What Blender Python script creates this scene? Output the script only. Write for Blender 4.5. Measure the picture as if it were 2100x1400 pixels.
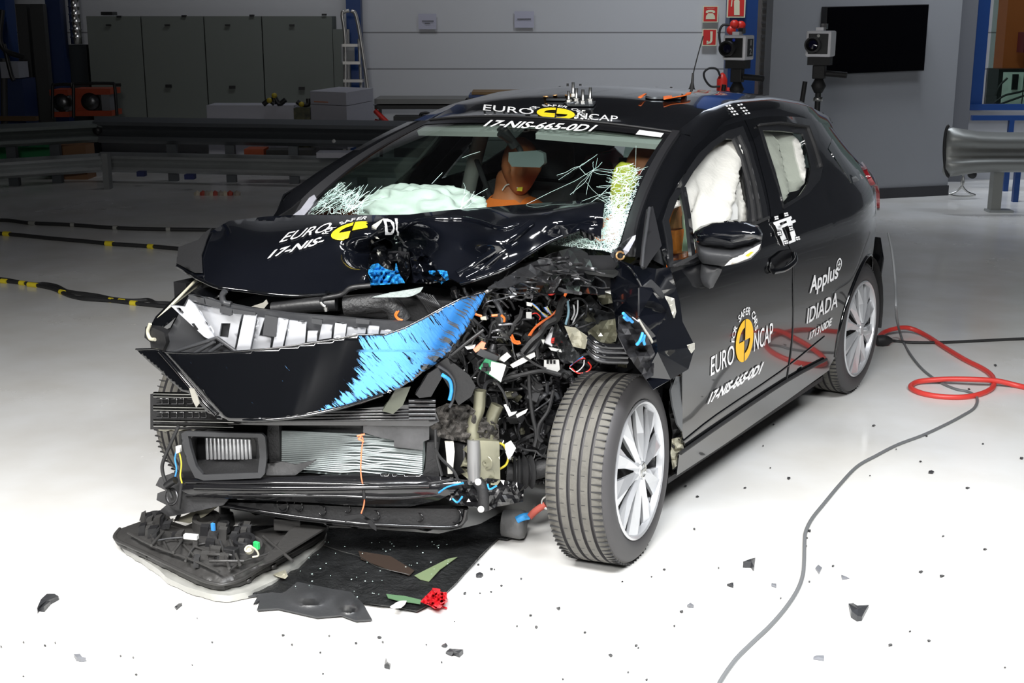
import bpy, bmesh, math, random
from mathutils import Vector, Matrix, noise
from mathutils.geometry import delaunay_2d_cdt
from mathutils.bvhtree import BVHTree
for o in list(bpy.data.objects): bpy.data.objects.remove(o)
SC = bpy.context.scene
COL = SC.collection
# ---------------------------------------------------------------- camera
C0 = Vector((2.624, -3.275, 1.712)); FPX = 2655.0
YAW = math.radians(32.6); PIT = math.radians(14.0)
cam = bpy.data.cameras.new('camera'); cam.sensor_width = 36.0; cam.sensor_fit = 'HORIZONTAL'
cam.lens = FPX / 2100 * 36; cam.clip_start = 0.05; cam.clip_end = 200
camo = bpy.data.objects.new('camera', cam); COL.objects.link(camo)
camo.location = C0; camo.rotation_euler = (math.pi/2 - PIT, 0, YAW)
SC.camera = camo
FW = Vector((-math.sin(YAW)*math.cos(PIT), math.cos(YAW)*math.cos(PIT), -math.sin(PIT)))
RT = Vector((math.cos(YAW), math.sin(YAW), 0)); UP = RT.cross(FW)
FH = Vector((-math.sin(YAW), math.cos(YAW), 0))
# ---------------------------------------------------------------- view, world, lights
SC.view_settings.view_transform = 'Standard'; SC.view_settings.look = 'None'
SC.view_settings.gamma = 1.0; SC.view_settings.use_curve_mapping = False
SC.view_settings.exposure = 0.0
w = bpy.data.worlds.new('world'); SC.world = w; w.use_nodes = True
w.node_tree.nodes['Background'].inputs[0].default_value = (0.6, 0.7, 0.85, 1)
w.node_tree.nodes['Background'].inputs[1].default_value = 0.02
def area(name, loc, target, sx, sy, power, color=(1, 1, 1), spread=180):
    l = bpy.data.lights.new(name, 'AREA'); l.shape = 'RECTANGLE'; l.size = sx; l.size_y = sy
    l.energy = power; l.color = color; l.spread = math.radians(spread)
    o = bpy.data.objects.new(name, l); COL.objects.link(o); o.location = loc
    d = Vector(target) - Vector(loc); o.rotation_euler = d.to_track_quat('-Z', 'Y').to_euler()
    return o
area('overhead_lamp_front', (0.7, -3.6, 4.3), (0.6, -1.9, 0), 3.2, 0.6, 235, (1, .985, .96), 105)
area('overhead_lamp_side', (3.4, -1.2, 4.4), (2.3, -0.3, 0), 3.0, 0.6, 165, (.95, .975, 1), 105)
area('camera_flash', (2.35, -3.7, 2.75), (0.3, 0.3, 0.6), 0.7, 0.5, 62, (1, .99, .97), 110)
area('hall_fill_back', (-1.6, 8.2, 5.6), (-1.2, 11.5, 3.0), 3.4, 0.5, 230, (.88, .93, 1), 120)  # unseen fill added to brighten the back siding
area('hall_fill_far', (-6.5, 7.6, 5.6), (-8.0, 9.6, 2.6), 2.4, 0.5, 22, (.93, .95, 1), 120)  # weak added fill for the hall's left end, no visible source
area('hall_fill_right', (1.6, 7.0, 5.6), (0.6, 10.5, 2.6), 2.4, 0.5, 40, (.88, .93, 1), 120)  # added fill, out of view, lifts the partition and right side
# ---------------------------------------------------------------- pixel helpers
def ray(px, py): return FW + RT*((px-1050)/FPX) - UP*((py-700)/FPX)
def AX(ax, v):
    def f(px, py):
        d = ray(px, py); return C0 + d*((v-C0[ax])/d[ax])
    return f
PX = lambda v: AX(0, v)
PY = lambda v: AX(1, v)
PZ = lambda v: AX(2, v)
def BP(d):                                    # vertical plane square to the hall's back wall, d metres away
    def f(px, py):
        r = ray(px, py); return C0 + r*(d/r.dot(FH))
    return f
def VP(a, b):                                 # vertical plane through two floor points
    A = PZ(0)(*a); B = PZ(0)(*b); n = Vector((B.y-A.y, A.x-B.x, 0))
    def f(px, py):
        r = ray(px, py); return C0 + r*((A-C0).dot(n)/r.dot(n))
    return f
def newton(G, t, d):
    for _ in range(12):
        g = G(C0+d*t); g2 = G(C0+d*(t+1e-4)); s = (g2-g)/1e-4
        if abs(s) < 1e-5: break
        st = max(-.5, min(.5, g/s)); t -= st
        if abs(st) < 1e-6: break
    return C0+d*t
def lerp(x, xs, ys):
    if x <= xs[0]: return ys[0]
    for i in range(1, len(xs)):
        if x <= xs[i]: return ys[i-1]+(ys[i]-ys[i-1])*(x-xs[i-1])/(xs[i]-xs[i-1])
    return ys[-1]
ZP = [0, .2, .35, .6, .8, .93, 1.0, 1.1, 1.2, 1.31, 1.39, 1.45]
XP = [.806, .82, .835, .86, .862, .85, .825, .765, .70, .635, .565, .50]
def RE(Y): return lerp(Y, [1.6, 2.0, 2.4, 2.8, 3.0, 3.1], [1.395, 1.385, 1.35, 1.27, 1.2, 1.15])
def S(Y, Z):                                  # half width of the body at (Y, Z)
    if Z > .95 and Y > 1.6: Z = .95+(Z-.95)*(1.395-.95)/(RE(Y)-.95)
    x = sum(lerp(Z+d, ZP, XP) for d in (-.045, -.03, -.015, 0, .015, .03, .045))/7; t = max(0, (Y-2.2)/.8)
    return x-(.13+.05*max(0, Z-.9))*t**2.2
def SD(off=0):
    def f(px, py):
        d = ray(px, py); t = (.84-C0.x)/d.x
        return newton(lambda p: p.x-S(p.y, p.z)-off, t, d)
    return f
FXX = [-.95, -.85, -.8, -.6, -.35, 0, .275, .45, .6, .9]
FYY = [-.36, -.41, -.435, -.50, -.49, -.36, -.17, 0, .12, .35]
def yf(x): return sum(lerp(x+d, FXX, FYY) for d in (-.14, -.07, 0, .07, .14))/5
def FR(off=0):                                # crushed front face of the car, off metres behind it
    def f(px, py):
        d = ray(px, py); t = (-.2-C0.y)/d.y
        return newton(lambda p: p.y-yf(p.x)-off, t, d)
    return f
# ---------------------------------------------------------------- materials
MATS = {}
def pm(name, col, rough=.5, metal=0, coat=0, trans=0, spec=.5, bump=0, bscale=40, var=0, vscale=6, alpha=1, emit=0, ior=None):
    if name in MATS: return MATS[name]
    m = bpy.data.materials.new(name); m.use_nodes = True; nt = m.node_tree; b = nt.nodes['Principled BSDF']
    b.inputs['Base Color'].default_value = (*col, 1); b.inputs['Roughness'].default_value = rough
    b.inputs['Metallic'].default_value = metal; b.inputs['Coat Weight'].default_value = coat
    b.inputs['Coat Roughness'].default_value = .03
    b.inputs['Specular IOR Level'].default_value = spec; b.inputs['Alpha'].default_value = alpha
    b.inputs['Transmission Weight'].default_value = trans
    if ior: b.inputs['IOR'].default_value = ior
    tc = nt.nodes.new('ShaderNodeTexCoord')
    if emit:
        b.inputs['Emission Color'].default_value = (*col, 1); b.inputs['Emission Strength'].default_value = emit
    if var:
        n = nt.nodes.new('ShaderNodeTexNoise'); n.inputs['Scale'].default_value = vscale; n.inputs['Detail'].default_value = 6
        nt.links.new(tc.outputs['Object'], n.inputs['Vector'])
        r = nt.nodes.new('ShaderNodeMapRange'); r.inputs['From Min'].default_value = .3; r.inputs['From Max'].default_value = .7
        r.inputs['To Min'].default_value = 1-var; r.inputs['To Max'].default_value = 1+var
        nt.links.new(n.outputs['Fac'], r.inputs['Value'])
        mx = nt.nodes.new('ShaderNodeVectorMath'); mx.operation = 'SCALE'; mx.inputs[0].default_value = col
        nt.links.new(r.outputs[0], mx.inputs['Scale']); nt.links.new(mx.outputs[0], b.inputs['Base Color'])
    if bump:
        n = nt.nodes.new('ShaderNodeTexNoise'); n.inputs['Scale'].default_value = bscale; n.inputs['Detail'].default_value = 4
        nt.links.new(tc.outputs['Object'], n.inputs['Vector'])
        bp = nt.nodes.new('ShaderNodeBump'); bp.inputs['Strength'].default_value = bump; bp.inputs['Distance'].default_value = .01
        nt.links.new(n.outputs['Fac'], bp.inputs['Height']); nt.links.new(bp.outputs[0], b.inputs['Normal'])
    MATS[name] = m; return m
PAINT = pm('black_car_paint', (.003, .0033, .0042), .12, coat=1)
PAINTB = pm('blue_black_car_paint', (.003, .0036, .0058), .12, coat=1)
PLAST = pm('black_plastic', (.011, .011, .012), .42, bump=.08, bscale=90)
PLASTM = pm('matte_black_plastic', (.014, .014, .015), .6, bump=.2, bscale=120)
GREYPL = pm('dark_grey_plastic', (.032, .033, .036), .45, bump=.1, bscale=60)
RUBBER = pm('black_rubber', (.02, .02, .021), .6)
GLOSSB = pm('glossy_black_metal', (.008, .008, .009), .18, coat=.6, bump=.15, bscale=14)
STEEL = pm('bare_steel', (.55, .55, .53), .3, metal=1, bump=.15, bscale=30)
DARKST = pm('dark_steel', (.12, .12, .125), .35, metal=.9, bump=.3, bscale=25)
ALU = pm('cast_aluminium', (.62, .62, .6), .42, metal=.7, var=.15, vscale=12)
OLIVE = pm('olive_primer_metal', (.19, .185, .13), .35, metal=.35, coat=.3, var=.3, vscale=9)
BEIGE = pm('beige_primer', (.42, .40, .31), .45, coat=.2, var=.15)
SILVER = pm('silver_plastic', (.50, .51, .54), .34, metal=.5)
WHITE = pm('white_plastic', (.62, .62, .60), .4)
PAPER = pm('white_paper', (.78, .78, .77), .7)
ORANGE = pm('orange_wire', (.85, .17, .03), .4)
REDW = pm('red_wire', (.7, .03, .02), .4)
BLUEW = pm('blue_wire', (.05, .28, .7), .4)
YELW = pm('yellow_wire', (.75, .6, .05), .4)
WHITEW = pm('white_wire', (.75, .75, .75), .4)
BLUEP = pm('blue_scraped_paint', (.03, .27, .62), .5, bump=.4, bscale=60, var=.3, vscale=40)
CLOTHB = pm('airbag_cloth', (.72, .71, .67), .85, bump=.25, bscale=60)
CLOTHG = pm('pale_airbag_cloth', (.74, .78, .75), .85, bump=.25, bscale=50)
DECW = pm('white_vinyl', (.85, .85, .85), .5)
DECY = pm('yellow_vinyl', (.95, .72, .02), .45)
DECYD = pm('amber_vinyl', (.92, .5, .02), .45)
DECB = pm('black_vinyl', (.006, .006, .007), .25)
def glassmat(name, tint, refl=1.0, rough=.02):
    m = bpy.data.materials.new(name); m.use_nodes = True; nt = m.node_tree; nt.nodes.clear()
    o = nt.nodes.new('ShaderNodeOutputMaterial'); t = nt.nodes.new('ShaderNodeBsdfTransparent'); g = nt.nodes.new('ShaderNodeBsdfGlossy')
    t.inputs[0].default_value = (*tint, 1); g.inputs['Roughness'].default_value = rough; g.inputs[0].default_value = (refl, refl, refl, 1)
    f = nt.nodes.new('ShaderNodeFresnel'); ge = nt.nodes.new('ShaderNodeNewGeometry'); mr_ = nt.nodes.new('ShaderNodeMapRange')
    mr_.inputs['To Min'].default_value = 1.45; mr_.inputs['To Max'].default_value = 1/1.45; nt.links.new(ge.outputs['Backfacing'], mr_.inputs['Value']); nt.links.new(mr_.outputs[0], f.inputs[0])
    mx = nt.nodes.new('ShaderNodeMixShader'); nt.links.new(f.outputs[0], mx.inputs[0]); nt.links.new(t.outputs[0], mx.inputs[1]); nt.links.new(g.outputs[0], mx.inputs[2])
    nt.links.new(mx.outputs[0], o.inputs[0]); return m
GLASS = glassmat('windscreen_glass', (.76, .84, .80))
GLASSS = glassmat('clear_side_glass', (.95, .97, .95))
GLASSD = glassmat('tinted_side_glass', (.68, .76, .72))
def crazedmat(name, scale, thr, base):
    m = bpy.data.materials.new(name); m.use_nodes = True; nt = m.node_tree; b = nt.nodes['Principled BSDF']; o = nt.nodes['Material Output']
    b.inputs['Base Color'].default_value = (.72, .90, .84, 1); b.inputs['Roughness'].default_value = .35
    tc = nt.nodes.new('ShaderNodeTexCoord'); acc = None
    nz = nt.nodes.new('ShaderNodeTexNoise'); nz.inputs['Scale'].default_value = 9; nt.links.new(tc.outputs['Object'], nz.inputs['Vector'])
    ad = nt.nodes.new('ShaderNodeVectorMath'); ad.operation = 'MULTIPLY_ADD'; ad.inputs[1].default_value = (.09, .09, .09); nt.links.new(nz.outputs['Color'], ad.inputs[0]); nt.links.new(tc.outputs['Object'], ad.inputs[2])
    for k in (1, 2.3):
        v = nt.nodes.new('ShaderNodeTexVoronoi'); v.feature = 'DISTANCE_TO_EDGE'; v.inputs['Scale'].default_value = scale*k; nt.links.new(ad.outputs[0], v.inputs['Vector'])
        q = nt.nodes.new('ShaderNodeMath'); q.operation = 'LESS_THAN'; q.inputs[1].default_value = thr; nt.links.new(v.outputs['Distance'], q.inputs[0])
        if acc is None: acc = q.outputs[0]
        else:
            mxx = nt.nodes.new('ShaderNodeMath'); mxx.operation = 'MAXIMUM'; nt.links.new(acc, mxx.inputs[0]); nt.links.new(q.outputs[0], mxx.inputs[1]); acc = mxx.outputs[0]
    q = nt.nodes.new('ShaderNodeMath'); q.operation = 'MAXIMUM'; q.inputs[1].default_value = base; nt.links.new(acc, q.inputs[0])
    t = nt.nodes.new('ShaderNodeBsdfTransparent'); mx = nt.nodes.new('ShaderNodeMixShader'); nt.links.new(q.outputs[0], mx.inputs[0]); nt.links.new(t.outputs[0], mx.inputs[1]); nt.links.new(b.outputs[0], mx.inputs[2]); nt.links.new(mx.outputs[0], o.inputs[0]); return m
CRAZED = crazedmat('crazed_glass', 55, .05, .12); CRAZEDL = crazedmat('lightly_crazed_glass', 16, .022, .0)
CRACK = pm('crushed_glass', (.62, .84, .78), .35, emit=0, spec=.8)
LENS = glassmat('clear_lens_plastic', (.8, .8, .78), 1, .15)
# ---------------------------------------------------------------- mesh helpers
ROOT = {}
def rootloc(p): return ROOT.get(p.name, Vector((0, 0, 0))) if p else None
def link(o, parent):
    COL.objects.link(o)
    if parent: o.parent = parent; ROOT[o.name] = ROOT[parent.name]
def thing(name, label, cat, loc=(0, 0, 0), group=None):
    o = bpy.data.objects.new(name, None); COL.objects.link(o); o.location = loc; o.empty_display_size = .1
    ROOT[o.name] = Vector(loc); o['label'] = label; o['category'] = cat
    if group: o['group'] = group
    return o
def tag(o, label=None, cat=None, group=None, kind=None):
    if label: o['label'] = label
    if cat: o['category'] = cat
    if group: o['group'] = group
    if kind: o['kind'] = kind
    return o
def mo(name, verts, faces, mat, parent=None, smooth=True, origin=None, thick=0, bevel=0, auto=None, offset=0):
    verts = [Vector(v) for v in verts]
    if parent: org = ROOT[parent.name]
    elif origin is not None: org = Vector(origin)
    else:
        n = len(verts); org = Vector((sum(v.x for v in verts)/n, sum(v.y for v in verts)/n, min(v.z for v in verts)))
    me = bpy.data.meshes.new(name); me.from_pydata([v-org for v in verts], [], faces); me.update()
    if thick and faces:
        N = [v.normal.copy() for v in me.vertices]; P = [v-org for v in verts]; n = len(P)
        fo = thick*(1+offset)/2; bo = -thick*(1-offset)/2
        A = [p+q*fo for p, q in zip(P, N)]; B = [p+q*bo for p, q in zip(P, N)]
        FF = [tuple(f) for f in faces]+[tuple(reversed([i+n for i in f])) for f in faces]; VV = A+B
        ed = {}
        for f in faces:
            for i in range(len(f)): ed[(f[i], f[(i+1) % len(f)])] = 1
        rim = [e for e in ed if (e[1], e[0]) not in ed]
        mp = {}
        for e in rim:
            for i in e:
                if i not in mp: mp[i] = len(VV); VV.append(A[i]); VV.append(B[i])
            a, b = mp[e[0]], mp[e[1]]; FF.append((b, a, a+1, b+1))
        bpy.data.meshes.remove(me); me = bpy.data.meshes.new(name); me.from_pydata(VV, [], FF); me.update()
    if isinstance(mat, (list, tuple)):
        for m in mat: me.materials.append(m)
    else: me.materials.append(mat)
    if smooth:
        me.polygons.foreach_set('use_smooth', [True]*len(me.polygons))
        if auto: me.set_sharp_from_angle(angle=math.radians(auto))
    o = bpy.data.objects.new(name, me); link(o, parent)
    if not parent: o.location = org; ROOT[o.name] = org
    if bevel:
        b = o.modifiers.new('bevel', 'BEVEL'); b.width = bevel; b.segments = 2; b.limit_method = 'ANGLE'
    return o
def resample(pts, step, closed=True):
    out = []; n = len(pts)
    for i in range(n if closed else n-1):
        a = Vector(pts[i][:2]); b = Vector(pts[(i+1) % n][:2]); k = max(1, int((b-a).length/step))
        for j in range(k): out.append(a.lerp(b, j/k))
    if not closed: out.append(Vector(pts[-1][:2]))
    return out
def inside(p, poly):
    c = False; n = len(poly); j = n-1
    for i in range(n):
        a = poly[i]; b = poly[j]
        if (a[1] > p[1]) != (b[1] > p[1]) and p[0] < (b[0]-a[0])*(p[1]-a[1])/(b[1]-a[1]+1e-12)+a[0]: c = not c
        j = i
    return c
def edist(p, poly):
    m = 1e9
    for i in range(len(poly)):
        a = Vector(poly[i][:2]); b = Vector(poly[(i+1) % len(poly)][:2]); ab = b-a; t = max(0, min(1, (p-a).dot(ab)/(ab.length_squared+1e-12)))
        m = min(m, (a+ab*t-p).length)
    return m
def fill(outline, holes=(), step=10, extra=()):
    pts = []; edges = []
    for lp in [outline]+list(holes):
        r = resample(lp, step); s = len(pts); pts += r
        edges += [(s+i, s+(i+1) % len(r)) for i in range(len(r))]
    for lp in extra:
        r = resample(lp, step, False); s = len(pts); pts += r; edges += [(s+i, s+i+1) for i in range(len(r)-1)]
    xs = [p[0] for p in outline]; ys = [p[1] for p in outline]
    rnd = random.Random(3); y = min(ys); row = 0
    loops = [outline]+list(holes)
    while y < max(ys):
        x = min(xs)+(row % 2)*step/2
        while x < max(xs):
            p = Vector((x, y))
            if inside(p, outline) and not any(inside(p, h) for h in holes) and all(edist(p, l) > step*.45 for l in loops): pts.append(p)
            x += step
        y += step*.87; row += 1
    V, E, F, *_ = delaunay_2d_cdt(pts, edges, [], 0, 1e-6)
    FF = []
    for f in F:
        c = sum((V[i] for i in f), Vector((0, 0)))/len(f)
        if inside(c, outline) and not any(inside(c, h) for h in holes): FF.append(tuple(f))
    used = sorted({i for f in FF for i in f}); mp = {k: i for i, k in enumerate(used)}
    return [V[i] for i in used], [tuple(mp[i] for i in f) for f in FF]
def panel(name, outline, surf, mat, parent=None, step=10, thick=.004, holes=(), smooth=True, mirror=False, bevel=0, noise_amp=0, extra=(), offset=0, auto=None, origin=None):
    V, F = fill(outline, holes, step, extra)
    P = [surf(v[0], v[1]) for v in V]
    if noise_amp: P = [p+noise.noise_vector(p*9)*noise_amp for p in P]
    if mirror: P = [Vector((-p.x, p.y, p.z)) for p in P]; F = [tuple(reversed(f)) for f in F]
    # make normals face the camera side for left / front parts
    if F:
        a, b, c = (P[i] for i in F[len(F)//2]); nn = (b-a).cross(c-a); mid = (a+b+c)/3; eye = C0 if not mirror else Vector((-C0.x, C0.y, C0.z))
        if nn.dot(eye-mid) < 0: F = [tuple(reversed(f)) for f in F]
    return mo(name, P, F, mat, parent, smooth, thick=thick, bevel=bevel, offset=offset, auto=auto, origin=origin)
def facets(name, pts, axis, mat, parent, outline_n, thick=.004, jitter=0, fine=0, seed=1):
    """sheet metal folded between hand-set points (px, py, depth); the first outline_n points are its edge"""
    rnd = random.Random(seed); V2 = [Vector(p[:2]) for p in pts]
    edges = [(i, (i+1) % outline_n) for i in range(outline_n)]
    V, E, F, *_ = delaunay_2d_cdt(V2, edges, [], 0, 1e-6)
    outl = [p[:2] for p in pts[:outline_n]]
    P = [AX(axis, pts[i][2])(V[i][0], V[i][1]) for i in range(len(V2))]
    F = [tuple(f) for f in F if inside(sum((V[i] for i in f), Vector((0, 0)))/3, outl)]
    out = []
    for f in F:
        a, b, c = (P[i] for i in f)
        out.append(f if (b-a).cross(c-a).dot(C0-a) > 0 else tuple(reversed(f)))
    o = mo(name, P, out, mat, parent, False, thick=thick)
    if fine:
        sb = o.modifiers.new('sub', 'SUBSURF'); sb.subdivision_type = 'SIMPLE'; sb.levels = fine; sb.render_levels = fine
    return o
def catmull(pts, n=8):
    P = [Vector(p) for p in pts]
    if len(P) < 3: return P
    P = [P[0]*2-P[1]]+P+[P[-1]*2-P[-2]]; out = []
    for i in range(1, len(P)-2):
        for j in range(n):
            t = j/n; a, b, c, d = P[i-1:i+3]
            out.append(.5*((2*b)+(c-a)*t+(2*a-5*b+4*c-d)*t*t+(3*b-a-3*c+d)*t**3))
    out.append(P[-2]); return out
def tubegeo(path, r, k=8, cap=True):
    V = []; F = []; n = len(path); prev = None
    for i, p in enumerate(path):
        t = (path[min(i+1, n-1)]-path[max(i-1, 0)])
        t = t.normalized() if t.length > 1e-9 else Vector((0, 0, 1))
        if prev is None:
            u = t.cross(Vector((0, 0, 1))); u = u if u.length > .1 else t.cross(Vector((1, 0, 0)))
        else: u = prev-t*prev.dot(t)
        u.normalize(); prev = u; v = t.cross(u); rr = r(i/(n-1)) if callable(r) else r
        for j in range(k):
            a = 2*math.pi*j/k; V.append(p+(u*math.cos(a)+v*math.sin(a))*rr)
        if i:
            for j in range(k): F.append(((i-1)*k+j, (i-1)*k+(j+1) % k, i*k+(j+1) % k, i*k+j))
    if cap: F.append(tuple(reversed(range(k)))); F.append(tuple(range((n-1)*k, n*k)))
    return V, F
def tube(name, pts, r, mat, parent=None, k=8, n=8, smooth=True, origin=None):
    path = catmull(pts, n) if n > 1 else [Vector(p) for p in pts]
    V, F = tubegeo(path, r, k); return mo(name, V, F, mat, parent, smooth, auto=50, origin=origin)
class MB:
    def __init__(s): s.V = []; s.F = []
    def add(s, VF):
        o = len(s.V); s.V += [Vector(v) for v in VF[0]]; s.F += [tuple(i+o for i in f) for f in VF[1]]; return s
    def box(s, c, u, v, w):            # centre and three half-axes
        c, u, v, w = map(Vector, (c, u, v, w)); o = len(s.V)
        for a in (-1, 1):
            for b in (-1, 1):
                for d in (-1, 1): s.V.append(c+u*a+v*b+w*d)
        q = [(0, 1, 3, 2), (4, 6, 7, 5), (0, 4, 5, 1), (2, 3, 7, 6), (0, 2, 6, 4), (1, 5, 7, 3)]
        if u.cross(v).dot(w) < 0: q = [tuple(reversed(f)) for f in q]
        s.F += [tuple(i+o for i in f) for f in q]; return s
    def cyl(s, a, b, r, k=16, r2=None):
        a = Vector(a); b = Vector(b); r2 = r if r2 is None else r2
        return s.add(tubegeo([a, b], lambda t: r+(r2-r)*t, k))
    def make(s, name, mat, parent=None, smooth=False, bevel=0, auto=40, origin=None):
        return mo(name, s.V, s.F, mat, parent, smooth, bevel=bevel, auto=auto if smooth else None, origin=origin)
def lathe(c, axis, prof, k=32):        # prof: list of (distance along axis, radius)
    a = Vector(axis).normalized(); u = a.cross(Vector((0, 0, 1))); u = u if u.length > .1 else a.cross(Vector((1, 0, 0))); u.normalize(); v = a.cross(u)
    V = []; F = []; c = Vector(c)
    for i, (h, r) in enumerate(prof):
        for j in range(k):
            t = 2*math.pi*j/k; V.append(c+a*h+(u*math.cos(t)+v*math.sin(t))*max(r, 1e-5))
        if i:
            for j in range(k): F.append(((i-1)*k+j, (i-1)*k+(j+1) % k, i*k+(j+1) % k, i*k+j))
    return V, F
def bvh_of(*objs):
    V = []; F = []
    for o in objs:
        n = len(V); V += [o.matrix_world @ v.co if not o.parent else v.co+ROOT[o.name] for v in o.data.vertices]
        F += [tuple(i+n for i in p.vertices) for p in o.data.polygons]
    return BVHTree.FromPolygons(V, F)
# lettering: text -> 2D mesh, fitted to boxes
def text2d(s, bold=0.0, shear=0.0):
    cu = bpy.data.curves.new('t', 'FONT'); cu.body = s; cu.size = 1; cu.offset = bold; cu.shear = shear; cu.resolution_u = 3
    ob = bpy.data.objects.new('t', cu); COL.objects.link(ob); dg = bpy.context.evaluated_depsgraph_get(); dg.update()
    me = bpy.data.meshes.new_from_object(ob.evaluated_get(dg)); V = [v.co.to_2d() for v in me.vertices]; F = [tuple(p.vertices) for p in me.polygons]
    bpy.data.objects.remove(ob); bpy.data.curves.remove(cu); bpy.data.meshes.remove(me); return V, F
def fit(VF, x0, y0, x1, y1):
    V, F = VF; a = min(v.x for v in V); b = max(v.x for v in V); c = min(v.y for v in V); d = max(v.y for v in V)
    return [Vector((x0+(v.x-a)/(b-a)*(x1-x0), y0+(v.y-c)/(d-c)*(y1-y0))) for v in V], F
def arctext(s, r, h, a0, a1, bold=.02):
    V = []; F = []; n = len(s)
    for i, ch in enumerate(s):
        if ch == ' ': continue
        a = math.radians(a0+(a1-a0)*i/(n-1)); v, f = text2d(ch, bold); w = max(p.x for p in v)-min(p.x for p in v); m = (max(p.x for p in v)+min(p.x for p in v))/2
        o = len(V)
        for p in v:
            lx = (p.x-m)*h; ly = r+p.y*h; V.append(Vector((lx*math.sin(a)+ly*math.cos(a), -lx*math.cos(a)+ly*math.sin(a))))
        F += [tuple(k+o for k in q) for q in f]
    return V, F
def subdiv2d(VF, maxlen):
    bm = bmesh.new(); vs = [bm.verts.new((v.x, v.y, 0)) for v in VF[0]]
    for f in VF[1]:
        try: bm.faces.new([vs[i] for i in f])
        except Exception: pass
    bmesh.ops.triangulate(bm, faces=bm.faces)
    for _ in range(4):
        es = [e for e in bm.edges if e.calc_length() > maxlen]
        if not es: break
        bmesh.ops.subdivide_edges(bm, edges=es, cuts=1); bmesh.ops.triangulate(bm, faces=[f for f in bm.faces if len(f.verts) > 3])
    bm.verts.index_update(); out = ([Vector((v.co.x, v.co.y)) for v in bm.verts], [tuple(v.index for v in f.verts) for f in bm.faces]); bm.free(); return out
def decal(name, VF, to_px, bvh, mat, parent, off=.002, maxlen=None, drop=None):
    V, F = VF
    if maxlen: V, F = subdiv2d(VF, maxlen)
    P = []; ok = []
    for v in V:
        px, py = to_px(v); d = ray(px, py).normalized(); h = bvh.ray_cast(C0, d)
        if h[0] is None: P.append(C0); ok.append(False); continue
        P.append(h[0]-d*off*1.0+(h[1] if h[1].dot(d) < 0 else -h[1])*off); ok.append(not (drop and drop(px, py)))
    FF = []
    for f in F:
        if not all(ok[i] for i in f): continue
        a, b, c = (P[f[0]], P[f[1]], P[f[2]]); FF.append(tuple(f) if (b-a).cross(c-a).dot(C0-a) > 0 else tuple(reversed(f)))
    used = sorted({i for f in FF for i in f}); mp = {k: i for i, k in enumerate(used)}
    if not used: print('EMPTY decal', name); return None
    return mo(name, [P[i] for i in used], [tuple(mp[i] for i in f) for f in FF], mat, parent, False)
def arc2(r, a0, a1, r0=0, n=24):       # sector of a disc
    V = []; F = []
    for i in range(n+1):
        a = math.radians(a0+(a1-a0)*i/n); V += [Vector((r0*math.cos(a), r0*math.sin(a))), Vector((r*math.cos(a), r*math.sin(a)))]
        if i: F.append((2*i-2, 2*i-1, 2*i+1, 2*i))
    return V, F
def affine(c, ux, uy):
    return lambda v: (c[0]+v.x*ux[0]+v.y*uy[0], c[1]+v.x*ux[1]+v.y*uy[1])
# ================================================================ THE HALL
def struct(name, V, F, mat, **k): return tag(mo(name, V, F, mat, **k), kind='structure')
def floor_mat():
    m = pm('painted_floor', (.74, .735, .72), .22, spec=.42); nt = m.node_tree; b = nt.nodes['Principled BSDF']
    tc = nt.nodes.new('ShaderNodeTexCoord')
    n = nt.nodes.new('ShaderNodeTexNoise'); n.inputs['Scale'].default_value = .9; n.inputs['Detail'].default_value = 8; nt.links.new(tc.outputs['Object'], n.inputs['Vector'])
    r = nt.nodes.new('ShaderNodeMapRange'); r.inputs['From Min'].default_value = .35; r.inputs['From Max'].default_value = .7; r.inputs['To Min'].default_value = .14; r.inputs['To Max'].default_value = .32
    nt.links.new(n.outputs['Fac'], r.inputs['Value']); nt.links.new(r.outputs[0], b.inputs['Roughness'])
    n2 = nt.nodes.new('ShaderNodeTexNoise'); n2.inputs['Scale'].default_value = 2.2; n2.inputs['Detail'].default_value = 10; nt.links.new(tc.outputs['Object'], n2.inputs['Vector'])
    cr = nt.nodes.new('ShaderNodeValToRGB'); cr.color_ramp.elements[0].position = .3; cr.color_ramp.elements[0].color = (.66, .645, .61, 1)
    cr.color_ramp.elements[1].position = .62; cr.color_ramp.elements[1].color = (.74, .74, .73, 1); nt.links.new(n2.outputs['Fac'], cr.inputs[0]); nt.links.new(cr.outputs[0], b.inputs['Base Color'])
    return m
struct('floor', [(-24, -12, 0), (16, -12, 0), (16, 24, 0), (-24, 24, 0)], [(0, 1, 2, 3)], floor_mat(), origin=(0, 0, 0))
def siding_mat():
    m = pm('wall_siding', (.58, .59, .61), .45); nt = m.node_tree; b = nt.nodes['Principled BSDF']
    tc = nt.nodes.new('ShaderNodeTexCoord'); sx = nt.nodes.new('ShaderNodeSeparateXYZ'); nt.links.new(tc.outputs['Object'], sx.inputs[0])
    def mth(op, a, v=None, c=None):
        q = nt.nodes.new('ShaderNodeMath'); q.operation = op
        nt.links.new(a, q.inputs[0])
        if v is not None: q.inputs[1].default_value = v
        return q.outputs[0]
    f = mth('FRACT', mth('DIVIDE', mth('ADD', sx.outputs[2], 10.3), .455)); g = mth('LESS_THAN', f, .035)
    mx = nt.nodes.new('ShaderNodeMix'); mx.data_type = 'RGBA'; mx.inputs[6].default_value = (.58, .59, .61, 1); mx.inputs[7].default_value = (.22, .22, .23, 1)
    nt.links.new(g, mx.inputs[0]); nt.links.new(mx.outputs[2], b.inputs['Base Color'])
    bp = nt.nodes.new('ShaderNodeBump'); bp.inputs['Distance'].default_value = .01; bp.invert = True; nt.links.new(g, bp.inputs['Height']); nt.links.new(bp.outputs[0], b.inputs['Normal'])
    return m
DW = 17.0
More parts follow.
